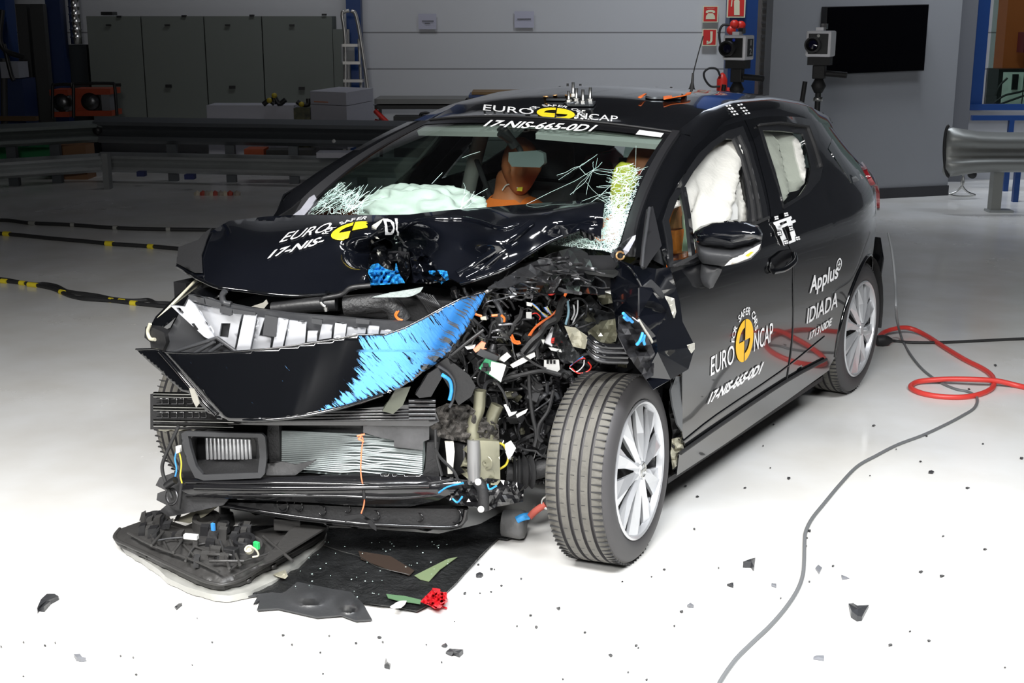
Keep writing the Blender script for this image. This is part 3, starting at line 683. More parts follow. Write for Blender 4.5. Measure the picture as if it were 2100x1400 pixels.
# ---- two high speed cameras on tripods
def hs_camera(cx, cy, hw, d, yaw, label, stickers):
    t = thing('high_speed_camera', label, 'camera', BP(d)(cx, cy+60), None)
    c = BP(d)(cx, cy); r = Matrix.Rotation(yaw, 3, 'Z'); ri = r @ RT; fo = r @ (-FH); up = Vector((0, 0, 1)); k = d/2655
    W_ = hw*k; H_ = hw*1.02*k
    HB = pm('camera_housing', (.88, .88, .92), .4)
    MB().box(c-fo*W_*1.1, ri*W_, fo*W_*1.1, up*H_).make('housing', HB, t, bevel=.012)
    MB().box(c+fo*.004, ri*W_*.78, fo*.004, up*H_*.78).make('lens_plate', PLAST, t, bevel=.003)
    lc = c+ri*(-W_*.25)-up*H_*.05
    L = mo('lens', *lathe(lc, fo, [(0, .001), (0, W_*.5), (.05, W_*.5), (.055, W_*.62), (.11, W_*.62), (.11, W_*.5), (.07, W_*.34), (.068, .001)], 28), PLAST, t, auto=40)
    mo('front_glass', *lathe(lc, fo, [(.078, .001), (.076, W_*.34)], 20), pm('lens_glass', (.01, .01, .03), .05, coat=1), L)
    mo('status_lamp', *lathe(c+up*H_*.62+ri*W_*.0, fo, [(.008, .001), (.012, W_*.12), (.008, W_*.13)], 12), pm('lamp_blue', (.03, .08, .7), .3) if stickers else WHITE, t)
    MB().box(c-fo*W_*.8+up*(H_+.012), ri*W_*.3, fo*W_*.5, up*.012).make('top_rail', HB, t)
    MB().box(c-fo*W_*1.2+up*(H_+.03)+ri*W_*.2, ri*W_*.22, fo*W_*.3, up*.02).make('top_connector', DARKST, t)
    if stickers:
        s = MB().box(c-fo*W_*1.1+ri*(W_+.003), ri*.002, fo*W_*.62, up*H_*.7).make('number_label', PLAST, t)
        V, F = fit(text2d('1', .02), -.12, .18, .12, .62); V2, F2 = fit(text2d('2', .02), -.25, -.55, .25, -.05)
        q = c-fo*W_*1.1+ri*(W_+.007)
        V, F = merge((V, F), (V2, F2)); mo('label_figures', [q-fo*p.x*W_+up*p.y*H_ for p in V], F, WHITE, s, False)
    # tripod head and tripod
    MB().box(c-fo*W_*1.1-up*(H_+.03), ri*W_*.9, fo*W_*.6, up*.03).make('mount_plate', PLASTM, t)
    b0 = c-fo*W_*1.1-up*(H_+.06)
    tp = thing('tripod', 'black tripod carrying the '+('left' if stickers else 'right')+' high speed camera', 'tripod', (b0.x, b0.y, 0))
    MB().box(b0-up*.05, ri*W_*.5, fo*W_*.4, up*.05).make('head', PLASTM, tp, bevel=.008)
    tube('pan_handle', [b0-up*.06+ri*.05, b0-up*.07+ri*.2], .022, PLASTM, tp, n=1)
    mo('clamp_collar', *lathe(b0-up*.2, (0, 0, 1), [(0, .001), (0, .03), (.05, .055), (.1, .03), (.1, .001)], 18), PLASTM, tp)
    mo('chrome_ring', *lathe(b0-up*.26, (0, 0, 1), [(0, .001), (0, .035), (.03, .035), (.03, .001), ], 18), STEEL, tp)
    tube('centre_post', [b0-up*.1, Vector((b0.x, b0.y, .35))], .022, PLASTM, tp, n=1)
    for a in (20, 140, 260):
        q = Vector((math.cos(math.radians(a)), math.sin(math.radians(a)), 0)); tube('leg', [b0-up*.35+q*.03, Vector((b0.x, b0.y, 0.01))+q*.5], .016, PLASTM, tp, n=1)
    tube('side_strut', [b0-up*.12-ri*.1, b0-up*.5-ri*.14], .018, PLASTM, tp, n=1)
hs_camera(1505, 98, 24, 9.6, math.radians(-30), 'white high speed camera with a blue lamp and 1 2 label, left one', True)
hs_camera(1678, 90, 25, 9.6, math.radians(-24), 'white high speed camera standing before the black screen', False)
# ================================================================ THE CAR: cabin, doors, wheels
CAR = thing('crashed_hatchback', 'black five door hatchback with its driver side front crushed in a crash test', 'car', (0, 1.2, 0))
side = SD()
def sp(p): q = side(*p); return (q.y, q.z)
def smap(off=0): return lambda y, z: Vector((S(y, z)+off, y, z))
def spanel(name, outl, mat, holes=(), off=0, px=True, both=True, step=.05, thick=.006, label=None, smooth=True):
    conv = (lambda L: [sp(p) for p in L]) if px else (lambda L: [tuple(p) for p in L])
    o = conv(outl); h = [conv(x) for x in holes]; r = []
    for mir in ((False, True) if both else (False,)):
        f = smap(off); q = panel(name, o, f, mat, CAR, step=step, thick=thick, holes=h, mirror=mir, offset=-1, smooth=smooth); r.append(q)
    return r
FRAME = pm('window_surround_black', (.012, .0125, .014), .28, coat=.3)
door_top = [(1340, 470), (1348, 452), (1360, 422), (1375, 392), (1390, 358), (1407, 325), (1428, 298), (1458, 274), (1490, 256), (1526, 246)]
shut = [(1580, 446), (1626, 525), (1626, 610), (1624, 699), (1612, 785)]
fd = door_top+[(1548, 300), (1566, 370)]+shut+[(1500, 867), (1409, 929), (1399, 888), (1399, 778), (1392, 640), (1385, 573), (1362, 525)]
fhole = [(1389, 404), (1420, 352), (1447, 318), (1464, 300), (1488, 284), (1503, 285), (1512, 305), (1523, 348), (1532, 407), (1532, 452), (1417, 528), (1379, 535), (1370, 451)]
fdo = spanel('front_door', fd, PAINT, [fhole])
# window surround of the front door
fr_out = [(1372, 408), (1407, 350), (1432, 314), (1458, 290), (1490, 268), (1522, 258), (1538, 300), (1558, 370), (1574, 446), (1505, 490), (1420, 540), (1370, 548), (1358, 452)]
for i, q in enumerate(spanel('window_surround', fr_out, FRAME, [fhole], off=.004, thick=.004)): q.parent = fdo[i]; 
# division bar between quarter light and window
def strip(name, pts, wpx, off, mat, parent, thick=.012, mirror=True, surf=None):
    a = [Vector(p) for p in pts]; L = []; R = []
    for i, p in enumerate(a):
        d = (a[min(i+1, len(a)-1)]-a[max(i-1, 0)]).normalized(); n = Vector((-d.y, d.x))*wpx/2; L.append(p+n); R.append(p-n)
    out = L+R[::-1]; s = surf or SD(off)
    r = [panel(name, out, s, mat, parent[0], step=8, thick=thick)]
    if mirror: r.append(panel(name, out, s, mat, parent[1], step=8, thick=thick, mirror=True))
    return r
strip('division_bar', [(1400, 385), (1410, 440), (1420, 530)], 8, .004, FRAME, fdo)
for k, wv in ((0, 3.5), (1, 3)):
    strip('rubber_seal', [[(1504, 284), (1520, 320), (1534, 370), (1544, 420), (1547, 456)], [(1515, 278), (1530, 310), (1546, 370), (1556, 420), (1560, 450)]][k], wv, .010, RUBBER, fdo)
strip('rubber_seal', [(1384, 545), (1450, 512), (1540, 462), (1576, 446)], 6, .010, RUBBER, fdo)
qg = [(1389, 404), (1398, 392), (1406, 440), (1416, 528), (1379, 535), (1370, 451)]
for i, m in enumerate((False, True)): panel('quarter_glass', qg, SD(-.006), GLASSD, fdo[i], step=14, thick=.003, mirror=m)
panel('window_glass', fhole, SD(-.01), GLASSD, fdo[1], step=16, thick=.003, mirror=True)
# rear door
rd_out = [(1528, 246), (1560, 239), (1600, 238), (1640, 240), (1672, 247), (1686, 290), (1697, 345), (1692, 380), (1700, 420), (1712, 500), (1710, 600), (1696, 690), (1690, 736), (1614, 785), (1626, 699), (1628, 610), (1628, 525), (1582, 446), (1568, 370), (1550, 300)]
rhole = [(1562, 267), (1600, 268), (1645, 274), (1655, 310), (1662, 342), (1656, 375), (1640, 400), (1606, 420), (1585, 340)]
rdo = spanel('rear_door', rd_out, PAINT, [rhole])
rfr = [(1552, 254), (1600, 250), (1658, 258), (1674, 300), (1686, 342), (1680, 368), (1655, 398), (1607, 428), (1580, 340)]
for i, q in enumerate(spanel('window_surround', rfr, FRAME, [rhole], off=.004, thick=.004)): q.parent = rdo[i]
for i, m in enumerate((False, True)): panel('window_glass', rhole, SD(-.01), GLASSD if m else GLASSS, rdo[i], step=16, thick=.003, mirror=m)
strip('rubber_seal', [(1556, 256), (1600, 252), (1657, 260), (1672, 300), (1684, 342)], 3, .010, RUBBER, rdo)
# roof side rails and A pillars
WT = lambda u: Vector((.548*u, .965+.10*u*u, 1.345-.038*u*u)); WBm = lambda u: Vector((.70*u, .13+.25*u*u, .945+.022*u*u))
def WS(u, v):
    a = WBm(u); b = WT(u); p = a.lerp(b, v); return p+Vector((0, -.035*math.sin(math.pi*v)*1, .03*math.sin(math.pi*v)))
def loft(name, A, B, mat, parent, n=1, thick=.006, smooth=True, offset=-1):
    V = []; F = []; m = len(A)
    for k in range(n+1):
        for i in range(m): V.append(Vector(A[i]).lerp(Vector(B[i]), k/n))
    for k in range(n):
        for i in range(m-1): F.append((k*m+i, k*m+i+1, (k+1)*m+i+1, (k+1)*m+i))
    return mo(name, V, F, mat, parent, smooth, thick=thick, offset=offset)
def resamp3(pts, n):
    P = [Vector(p) for p in pts]; L = [0]
    for i in range(1, len(P)): L.append(L[-1]+(P[i]-P[i-1]).length)
    out = []
    for k in range(n):
        s = L[-1]*k/(n-1); i = 1
        while i < len(P)-1 and L[i] < s: i += 1
        out.append(P[i-1].lerp(P[i], (s-L[i-1])/max(1e-9, L[i]-L[i-1])))
    return out
# roof edge runs from the header corner back to the spoiler
redge = [WT(1)+Vector((.004, 0, 0)), Vector((.556, 1.3, 1.372)), Vector((.556, 1.58, 1.398)), Vector((.552, 2.0, 1.39)), Vector((.535, 2.4, 1.352)), Vector((.50, 2.8, 1.272)), Vector((.47, 2.95, 1.235))]
frame_top = [side(*p) for p in ((1428, 298), (1458, 274), (1490, 256), (1526, 246), (1560, 239), (1600, 238), (1640, 240), (1672, 247))]
ft = [Vector(p) for p in frame_top]+[Vector((S(2.75, 1.2), 2.75, 1.20)), Vector((S(2.93, 1.17)-.03, 2.93, 1.17))]
MIR = lambda L: [Vector((-p.x, p.y, p.z)) for p in L]
MATTE = pm('pillar_trim_black', (.02, .02, .022), .38)
for m in (False, True):
    A = resamp3(redge, 24); B = resamp3(ft, 24)
    mid = [a.lerp(b, .5)+Vector((.016, 0, .016)) for a, b in zip(A, B)]
    if m: A, B, mid = MIR(A), MIR(B), MIR(mid)
    V = A+mid+B; n = 24; F = []
    for k in (0, 1):
        for i in range(n-1): q = (k*n+i, k*n+i+1, (k+1)*n+i+1, (k+1)*n+i); F.append(q if m else tuple(reversed(q)))
    mo('roof_side_rail', V, F, PAINT, CAR, True, thick=.02, offset=-1)
    # A pillar
    pil_in = [WS(1, v) for v in (0, .15, .3, .45, .6, .75, .9, 1)]
    pl_out = [side(*p) for p in ((1362, 545), (1345, 470), (1360, 422), (1375, 392), (1390, 358), (1407, 325), (1428, 298))]
    A = resamp3(pil_in, 16); B = resamp3(pl_out, 16); tr_ = [a.lerp(b, .28)+Vector((.006, -.004, .01)) for a, b in zip(A, B)]; md = [a.lerp(b, .62)+Vector((.02, -.016, .016)) for a, b in zip(A, B)]
    if m: A, B, tr_, md = MIR(A), MIR(B), MIR(tr_), MIR(md)
    loft('pillar_trim', A, tr_, MATTE, CAR, 1, .012)
    V = tr_+md+B; n = 16; F = []
    for k in (0, 1):
        for i in range(n-1): q = (k*n+i, k*n+i+1, (k+1)*n+i+1, (k+1)*n+i); F.append(q if m else tuple(reversed(q)))
    mo('a_pillar', V, F, PAINT, CAR, True, thick=.02, offset=-1)
# roof skin, slightly dented
def roofz(x, y):
    pts = redge; ys = [p.y for p in pts]; e = lerp(y, ys, [p.x for p in pts]); ze = lerp(y, ys, [p.z for p in pts])
    u = min(1, abs(x)/e); dent = .010*math.sin(5.2*y+2.5*x)*math.exp(-((y-1.9)/.45)**2-((x-.15)/.35)**2)
    return ze+(.034)*(1-u**2.4)+dent
def roof():
    V = []; F = []; nx = 28; ny = 40; ys = [p.y for p in redge]
    for j in range(ny+1):
        for i in range(nx+1):
            u = -1+2*i/nx; y0 = WT(u).y; y = y0+(2.97+.04*(1-u*u)-y0)*j/ny
            e = lerp(y, ys, [p.x for p in redge]); x = u*e
            z = roofz(x, max(y, 1.065)) if y > 1.065 else WT(u).z+(roofz(x, 1.065)-WT(1).z-.034*(1-abs(u)**2.4)*.8)*0+(y-y0)*.18
            if j == 0: z = WT(u).z
            V.append(Vector((x, y, z)))
    for j in range(ny):
        for i in range(nx): a = j*(nx+1)+i; F.append((a, a+1, a+nx+2, a+nx+1))
    return mo('roof', V, F, PAINT, CAR, True, thick=.015, offset=-1)
ROOF = roof()
# windscreen
def wgrid(u0, u1, v0, v1, nu, nv, off=0):
    V = []; F = []
    for j in range(nv+1):
        for i in range(nu+1):
            p = WS(u0+(u1-u0)*i/nu, v0+(v1-v0)*j/nv); V.append(p+Vector((0, -.7, .7))*off)
    for j in range(nv):
        for i in range(nu): a = j*(nu+1)+i; F.append((a, a+1, a+nu+2, a+nu+1))
    return V, F
GL = mo('windscreen', *wgrid(-1, 1, -.02, 1, 30, 24), GLASS, CAR, True)
V, F = wgrid(-1, 1, .935, 1, 30, 2, .002); mo('sun_band', V, F, DECB, GL, True)
for s in (-1, 1): V, F = wgrid(.965*s, 1.0*s, 0, 1, 1, 24, .002); mo('edge_band', V, F, DECB, GL, True)
st = mo('white_sticker', *wgrid(.80, .955, .925, .972, 3, 1, .006), DECW, GL, True)
WB_ = bvh_of(GL); 
# cracked glass: webs of fine fracture lines lying on the pane
def uv_at(px, py):
    u, v = 0.3, .5
    for _ in range(30):
        p = WS(u, v); q = p-C0; z = q.dot(FW); ex = 1050+FPX*q.dot(RT)/z-px; ey = 700-FPX*q.dot(UP)/z-py
        J = []
        for du, dv in ((1e-4, 0), (0, 1e-4)):
            p2 = WS(u+du, v+dv)-C0; z2 = p2.dot(FW); J.append(((1050+FPX*p2.dot(RT)/z2-px-ex)/1e-4, (700-FPX*p2.dot(UP)/z2-py-ey)/1e-4))
        det = J[0][0]*J[1][1]-J[1][0]*J[0][1]
        u -= (ex*J[1][1]-ey*J[1][0])/det; v -= (ey*J[0][0]-ex*J[0][1])/det
        u = max(-1.2, min(1.2, u)); v = max(-.3, min(1.3, v))
    return u, v
def web(name, segs, r, label=None):
    m = MB()
    for pts in segs:
        P = [WS(u, v)+Vector((0, -.7, .7))*.003 for u, v in pts if -.985 < u < .985 and -.02 < v < .93]
        if len(P) > 1: m.add(tubegeo(P, r, 3, False))
    return tag(m.make(name, CRACK, GL), kind='stuff') if m.V else None
rnd = random.Random(11)
def burst(cx, cy, n, rad, spread=(0, 360), jag=.45, steps=6):
    u0, v0 = uv_at(cx, cy); out = []
    for i in range(n):
        a = math.radians(rnd.uniform(*spread)); L = rad*rnd.uniform(.3, 1); p = [(u0, v0)]; 
        for k in range(steps): a += rnd.uniform(-jag, jag); p.append((p[-1][0]+math.cos(a)*L/steps, p[-1][1]+math.sin(a)*L/steps*1.1))
        out.append(p)
    return out
def scat(poly, n, ln, amin=0, amax=180):
    out = []; xs = [p[0] for p in poly]; ys = [p[1] for p in poly]
    while len(out) < n:
        x = rnd.uniform(min(xs), max(xs)); y = rnd.uniform(min(ys), max(ys))
        if not inside((x, y), poly): continue
        u, v = uv_at(x, y); a = math.radians(rnd.uniform(amin, amax)); l = ln*rnd.uniform(.4, 1); p = [(u, v)]
        for k in range(3): a += rnd.uniform(-.5, .5); p.append((p[-1][0]+math.cos(a)*l/3, p[-1][1]+math.sin(a)*l/3))
        out.append(p)
    return out
def pxl(*pp): return [[uv_at(*p) for p in L] for L in pp]
web('crack_web', scat([(1236, 455), (1262, 435), (1285, 440), (1300, 420), (1285, 500), (1262, 520), (1236, 512)], 220, .05),   .0005)
web('crack_web', scat([(1240, 435), (1250, 370), (1300, 345), (1312, 380), (1300, 440), (1270, 470)], 150, .08)+scat([(1235, 430), (1262, 425), (1280, 470), (1240, 510)], 160, .08), .0005)
web('crack_web', burst(1258, 478, 14, .4, (20, 170))+burst(1216, 352, 5, .22)+burst(1190, 342, 5, .12)+pxl([(1305, 300), (1304, 345), (1306, 355), (1320, 365)], [(1226, 325), (1222, 345), (1216, 350), (1206, 382), (1203, 400)], [(1170, 400), (1200, 375), (1216, 350), (1260, 355)], [(1190, 415), (1230, 400), (1262, 408)], [(1188, 440), (1200, 425), (1228, 405), (1255, 380)], [(1306, 355), (1290, 385), (1296, 410), (1285, 430)], [(1080, 420), (1130, 395), (1180, 372), (1216, 350)]),   .0005)
web('crack_web', scat([(1100, 488), (1150, 466), (1200, 470), (1236, 478), (1240, 500), (1180, 505), (1110, 495)], 90, .05), .0005)
web('crack_web', scat([(632, 432), (690, 378), (712, 385), (700, 430), (690, 440)], 70, .10, 30, 75)+scat([(700, 436), (705, 400), (735, 395), (748, 440)], 60, .07)+burst(716, 436, 16, .22, (30, 150)), .0007)
web('crack_web', pxl([(948, 325), (965, 318), (985, 312)], [(886, 378), (908, 355)], [(952, 400), (955, 385), (951, 376)], [(930, 440), (975, 402), (1000, 388)])+burst(945, 430, 7, .12, (20, 120)), .0007)
def wpatch(name, outl, mat, step=10):
    V, F = fill(outl, step=step); P = []
    for v in V: u, q = uv_at(v.x, v.y); P.append(WS(max(-.985, min(.985, u)), q)+Vector((0, -.7, .7))*.002)
    return mo(name, P, F, mat, GL, True)
wpatch('crazed_patch', [(1236, 470), (1250, 452), (1272, 440), (1290, 440), (1284, 470), (1268, 505), (1258, 520), (1236, 514), (1180, 508), (1105, 498), (1130, 484), (1185, 468)], CRAZED)
wpatch('crazed_patch', [(1236, 455), (1250, 400), (1262, 345), (1300, 335), (1312, 365), (1300, 420), (1286, 445), (1262, 445)], CRAZEDL)
wpatch('crazed_patch', [(630, 440), (668, 398), (700, 372), (712, 385), (704, 410), (735, 395), (748, 440)], CRAZEDL)
# ------------------------------------------------------------ rear body
c_out = [(2.04, 1.30)]
qp = [sp((1672, 247)), (2.5, 1.235), (2.75, 1.20), (2.92, 1.165), (2.90, 1.10), (2.86, 1.03), (2.90, .99), (2.98, .93), (3.02, .80), (3.05, .70), (3.08, .58), (3.07, .42), (3.02, .26), (2.94, .215)]
arc = [(2.552+.338*math.cos(math.radians(a)), .315+.338*math.sin(math.radians(a))) for a in range(-12, 193, 12)]
low = [(2.16, .215), (2.07, .22)]
lft = [sp(p) for p in ((1690, 736), (1696, 690), (1710, 600), (1712, 500), (1700, 420), (1692, 380), (1697, 345), (1686, 290))]
qpan = spanel('rear_quarter_panel', qp+arc[1:]+low+lft, PAINT, px=False)
# rear corner glass
spanel('rear_corner_glass', [(2.28, 1.16), (2.42, 1.19), (2.62, 1.10), (2.80, 1.02), (2.60, 1.005), (2.33, 1.01)], pm('dark_corner_glass', (.006, .01, .01), .05, coat=1), off=.003, px=False)
# wheel arch lip and liner, both sides
for m in (1, -1):
    A = [Vector(((S(2.3, .5)-.02)*m, y, z)) for y, z in arc]; B = [Vector((.62*m, y, z)) for y, z in arc]
    mo('wheel_arch_liner', A+B, [(i, i+1, len(arc)+i+1, len(arc)+i) for i in range(len(arc)-1)], PLASTM, CAR, True)
    tube('arch_lip', [Vector((S(y, z)*m, y, z)) for y, z in arc], .008, PAINT, CAR, n=2)
# sill with black seals
sill = [(.60, .262), (1.0, .275), (1.6, .285), (2.07, .27), (2.16, .20), (1.6, .186), (1.0, .176), (.60, .178)]
for m in (1, -1):
    V = []; F = []; nj = 8; ni = 44
    for i in range(ni+1):
        y = .60+(2.15-.60)*i/ni; zt = lerp(y, [.60, 1.0, 1.6, 2.07, 2.15], [.262, .275, .285, .27, .215]); zb_ = lerp(y, [.60, 1.0, 1.6, 2.15], [.178, .176, .186, .20])
        for j in range(nj+1): z = zb_+(zt-zb_)*j/nj; V.append(Vector(((S(y, z)+.004)*m, y, z)))
    for i in range(ni):
        for j in range(nj): a = i*(nj+1)+j; q = (a, a+nj+1, a+nj+2, a+1); F.append(q if m > 0 else tuple(reversed(q)))
    mo('side_sill', V, F, PAINT, CAR, True, thick=.006, offset=-1)
for m in (1, -1):
    tube('sill_seal', [Vector((S(y, z)*m+.008*m, y, z)) for y, z in ((.60, .262), (1.0, .275), (1.6, .285), (2.07, .268))], .007, RUBBER, CAR, n=3)
    MB().box((.765*m, 1.36, .160), (.035, 0, 0), (0, .78, 0), (0, 0, .010)).make('sill_underside', PLASTM, CAR)
# tail gate, rear bumper, spoiler, tail lamps
def rear_loft(name, rows, mat, thick=.01):
    V = []; F = []; n = 14
    for (xh, y, z, bulge) in rows:
        for i in range(n+1): u = -1+2*i/n; V.append(Vector((xh*u, y+bulge*(1-u*u), z)))
    for k in range(len(rows)-1):
        for i in range(n): a = k*(n+1)+i; F.append((a, a+1, a+n+2, a+n+1))
    return mo(name, V, F, mat, CAR, True, thick=thick)
rear_loft('rear_spoiler', [(.47, 2.95, 1.238, .04), (.48, 3.0, 1.215, .04), (.47, 2.97, 1.19, .04)], PAINT)
rear_loft('rear_window', [(.47, 2.93, 1.19, .04), (.60, 2.90, 1.08, .06), (.64, 2.93, .98, .08)], GLASSD)
rear_loft('tailgate', [(.66, 2.93, .985, .09), (.70, 2.99, .90, .10), (.72, 3.02, .78, .11), (.70, 3.05, .66, .12)], PAINT)
rear_loft('rear_bumper', [(.745, 3.04, .66, .12), (.76, 3.07, .55, .13), (.75, 3.05, .35, .13), (.72, 2.98, .22, .12)], PAINT)
TL = pm('tail_lamp_red', (.22, .01, .015), .12, coat=1)
for m in (1, -1):
    L = [(2.72, 1.02), (2.90, 1.045), (3.0, 1.0), (3.03, .88), (3.02, .80), (2.98, .82), (2.96, .89), (2.88, .93), (2.74, .965)]
    P, F = fill([(y, z) for y, z in L], step=.03)
    q = mo('tail_lamp', [Vector(((S(y, z)+.014)*m, y, z)) for y, z in P], F, TL, CAR, True, thick=.02, offset=-1 if m > 0 else 1)
# door furniture
def inset(name, cpx, mat, parent, pts): return panel(name, pts, SD(.006), mat, parent, step=6, thick=.006)
inset('handle_recess', 0, DECB, fdo[0], [(1578, 553), (1583, 530), (1604, 514), (1622, 511), (1621, 530), (1600, 555), (1584, 560)])
tube('door_handle', [side(1580, 556)+Vector((.012, 0, 0)), side(1592, 549)+Vector((.035, 0, 0)), side(1612, 533)+Vector((.035, 0, 0)), side(1622, 520)+Vector((.012, 0, 0))], .011, PAINT, fdo[0])
tube('door_shut_line', [side(*p)+Vector((.002, 0, 0)) for p in shut[1:]], .0025, RUBBER, fdo[0], n=3)
tube('door_crease', [side(*p)+Vector((-.002, 0, 0)) for p in ((1400, 905), (1470, 850), (1600, 762), (1690, 690))], .006, PAINT, fdo[0], n=3)
# antenna, roof plates with bolts, tapes
def onroof(px, py, dz=0):
    d = ray(px, py); p = newton(lambda p: p.z-roofz(p.x, min(2.95, max(1.07, p.y)))-.002, (1.37-C0.z)/d.z, d); return p+Vector((0, 0, dz))
RP = pm('grey_mount_plate', (.10, .11, .12), .35, metal=.6)
def plate(pxs, bolts, label):
    c = onroof(*pxs[0]); 
    pn = panel('roof_mount_plate', pxs, lambda x, y: onroof(x, y, .006), RP, CAR, step=12, thick=.008)
    for x, y, h in bolts:
        b = onroof(x, y); q = mo('bolt', *lathe(b, (0, 0, 1), [(0, .006), (h, .006), (h, .001)], 10), STEEL, pn)
        mo('nut', *lathe(b, (0, 0, 1), [(.004, .001), (.004, .014), (.016, .014), (.018, .006), (.022, .006), (.022, .001)], 6), STEEL, q, smooth=False)
    return pn
plate([(1116, 200), (1180, 197), (1212, 200), (1202, 208), (1120, 207)], [(1148, 197, .05), (1164, 192, .05), (1175, 200, .06), (1190, 193, .05)], '')
plate([(1156, 215), (1200, 212), (1222, 212), (1216, 219), (1165, 219)], [(1166, 213, .05), (1182, 210, .055), (1195, 215, .06), (1210, 211, .06)], '')
plate([(1312, 199), (1340, 195), (1400, 196), (1396, 204), (1336, 204)], [(1334, 199, .035), (1346, 195, .04), (1364, 199, .04), (1376, 195, .04)], '')
plate([(1560, 190), (1600, 189), (1600, 193), (1560, 194)], [], '') if False else None
for nm, pts, mt in (('orange_tape', [(1308, 207), (1322, 200), (1326, 200), (1314, 208)], ORANGE), ('orange_tape', [(1360, 206), (1400, 199), (1418, 197), (1416, 200), (1404, 203), (1361, 211)], ORANGE), ('copper_strap', [(1112, 201), (1122, 200), (1124, 205), (1114, 205)], pm('copper_strap', (.6, .35, .15), .35, metal=.6)), ('copper_strap', [(1132, 199), (1150, 196), (1168, 199), (1168, 203), (1150, 201), (1134, 203)], pm('copper_strap', (.6, .35, .15), .35))):
    panel(nm, pts, lambda x, y: onroof(x, y, .014), mt, CAR, step=8, thick=.004)
for i in range(2):
    panel('marker_sticker', [(1486+i*26, 216), (1496+i*26, 215), (1512+i*24, 236), (1500+i*24, 238)], lambda x, y: newton(lambda p: p.x-.60+(p.z-1.36)*1.2, 4.0, ray(x, y)), DECW, CAR, step=10, thick=.002) if False else None
ab = onroof(1418, 193)
an = mo('roof_antenna', *lathe(ab, (0, .1, 1), [(0, .032), (.012, .026), (.03, .013), (.055, .007), (.10, .005), (.10, .001)], 16), RUBBER, CAR, auto=60)
tube('antenna_whip', [ab+Vector((0, .01, .09)), BP((ab-C0).dot(FH)+.05)(1428, 125), BP((ab-C0).dot(FH)+.1)(1442, 74)], .003, RUBBER, an, n=4)
tube('windscreen_header_seal', [WT(u)+Vector((0, -.004, .004)) for u in [k/8-1 for k in range(17)]], .004, RUBBER, CAR, n=2)
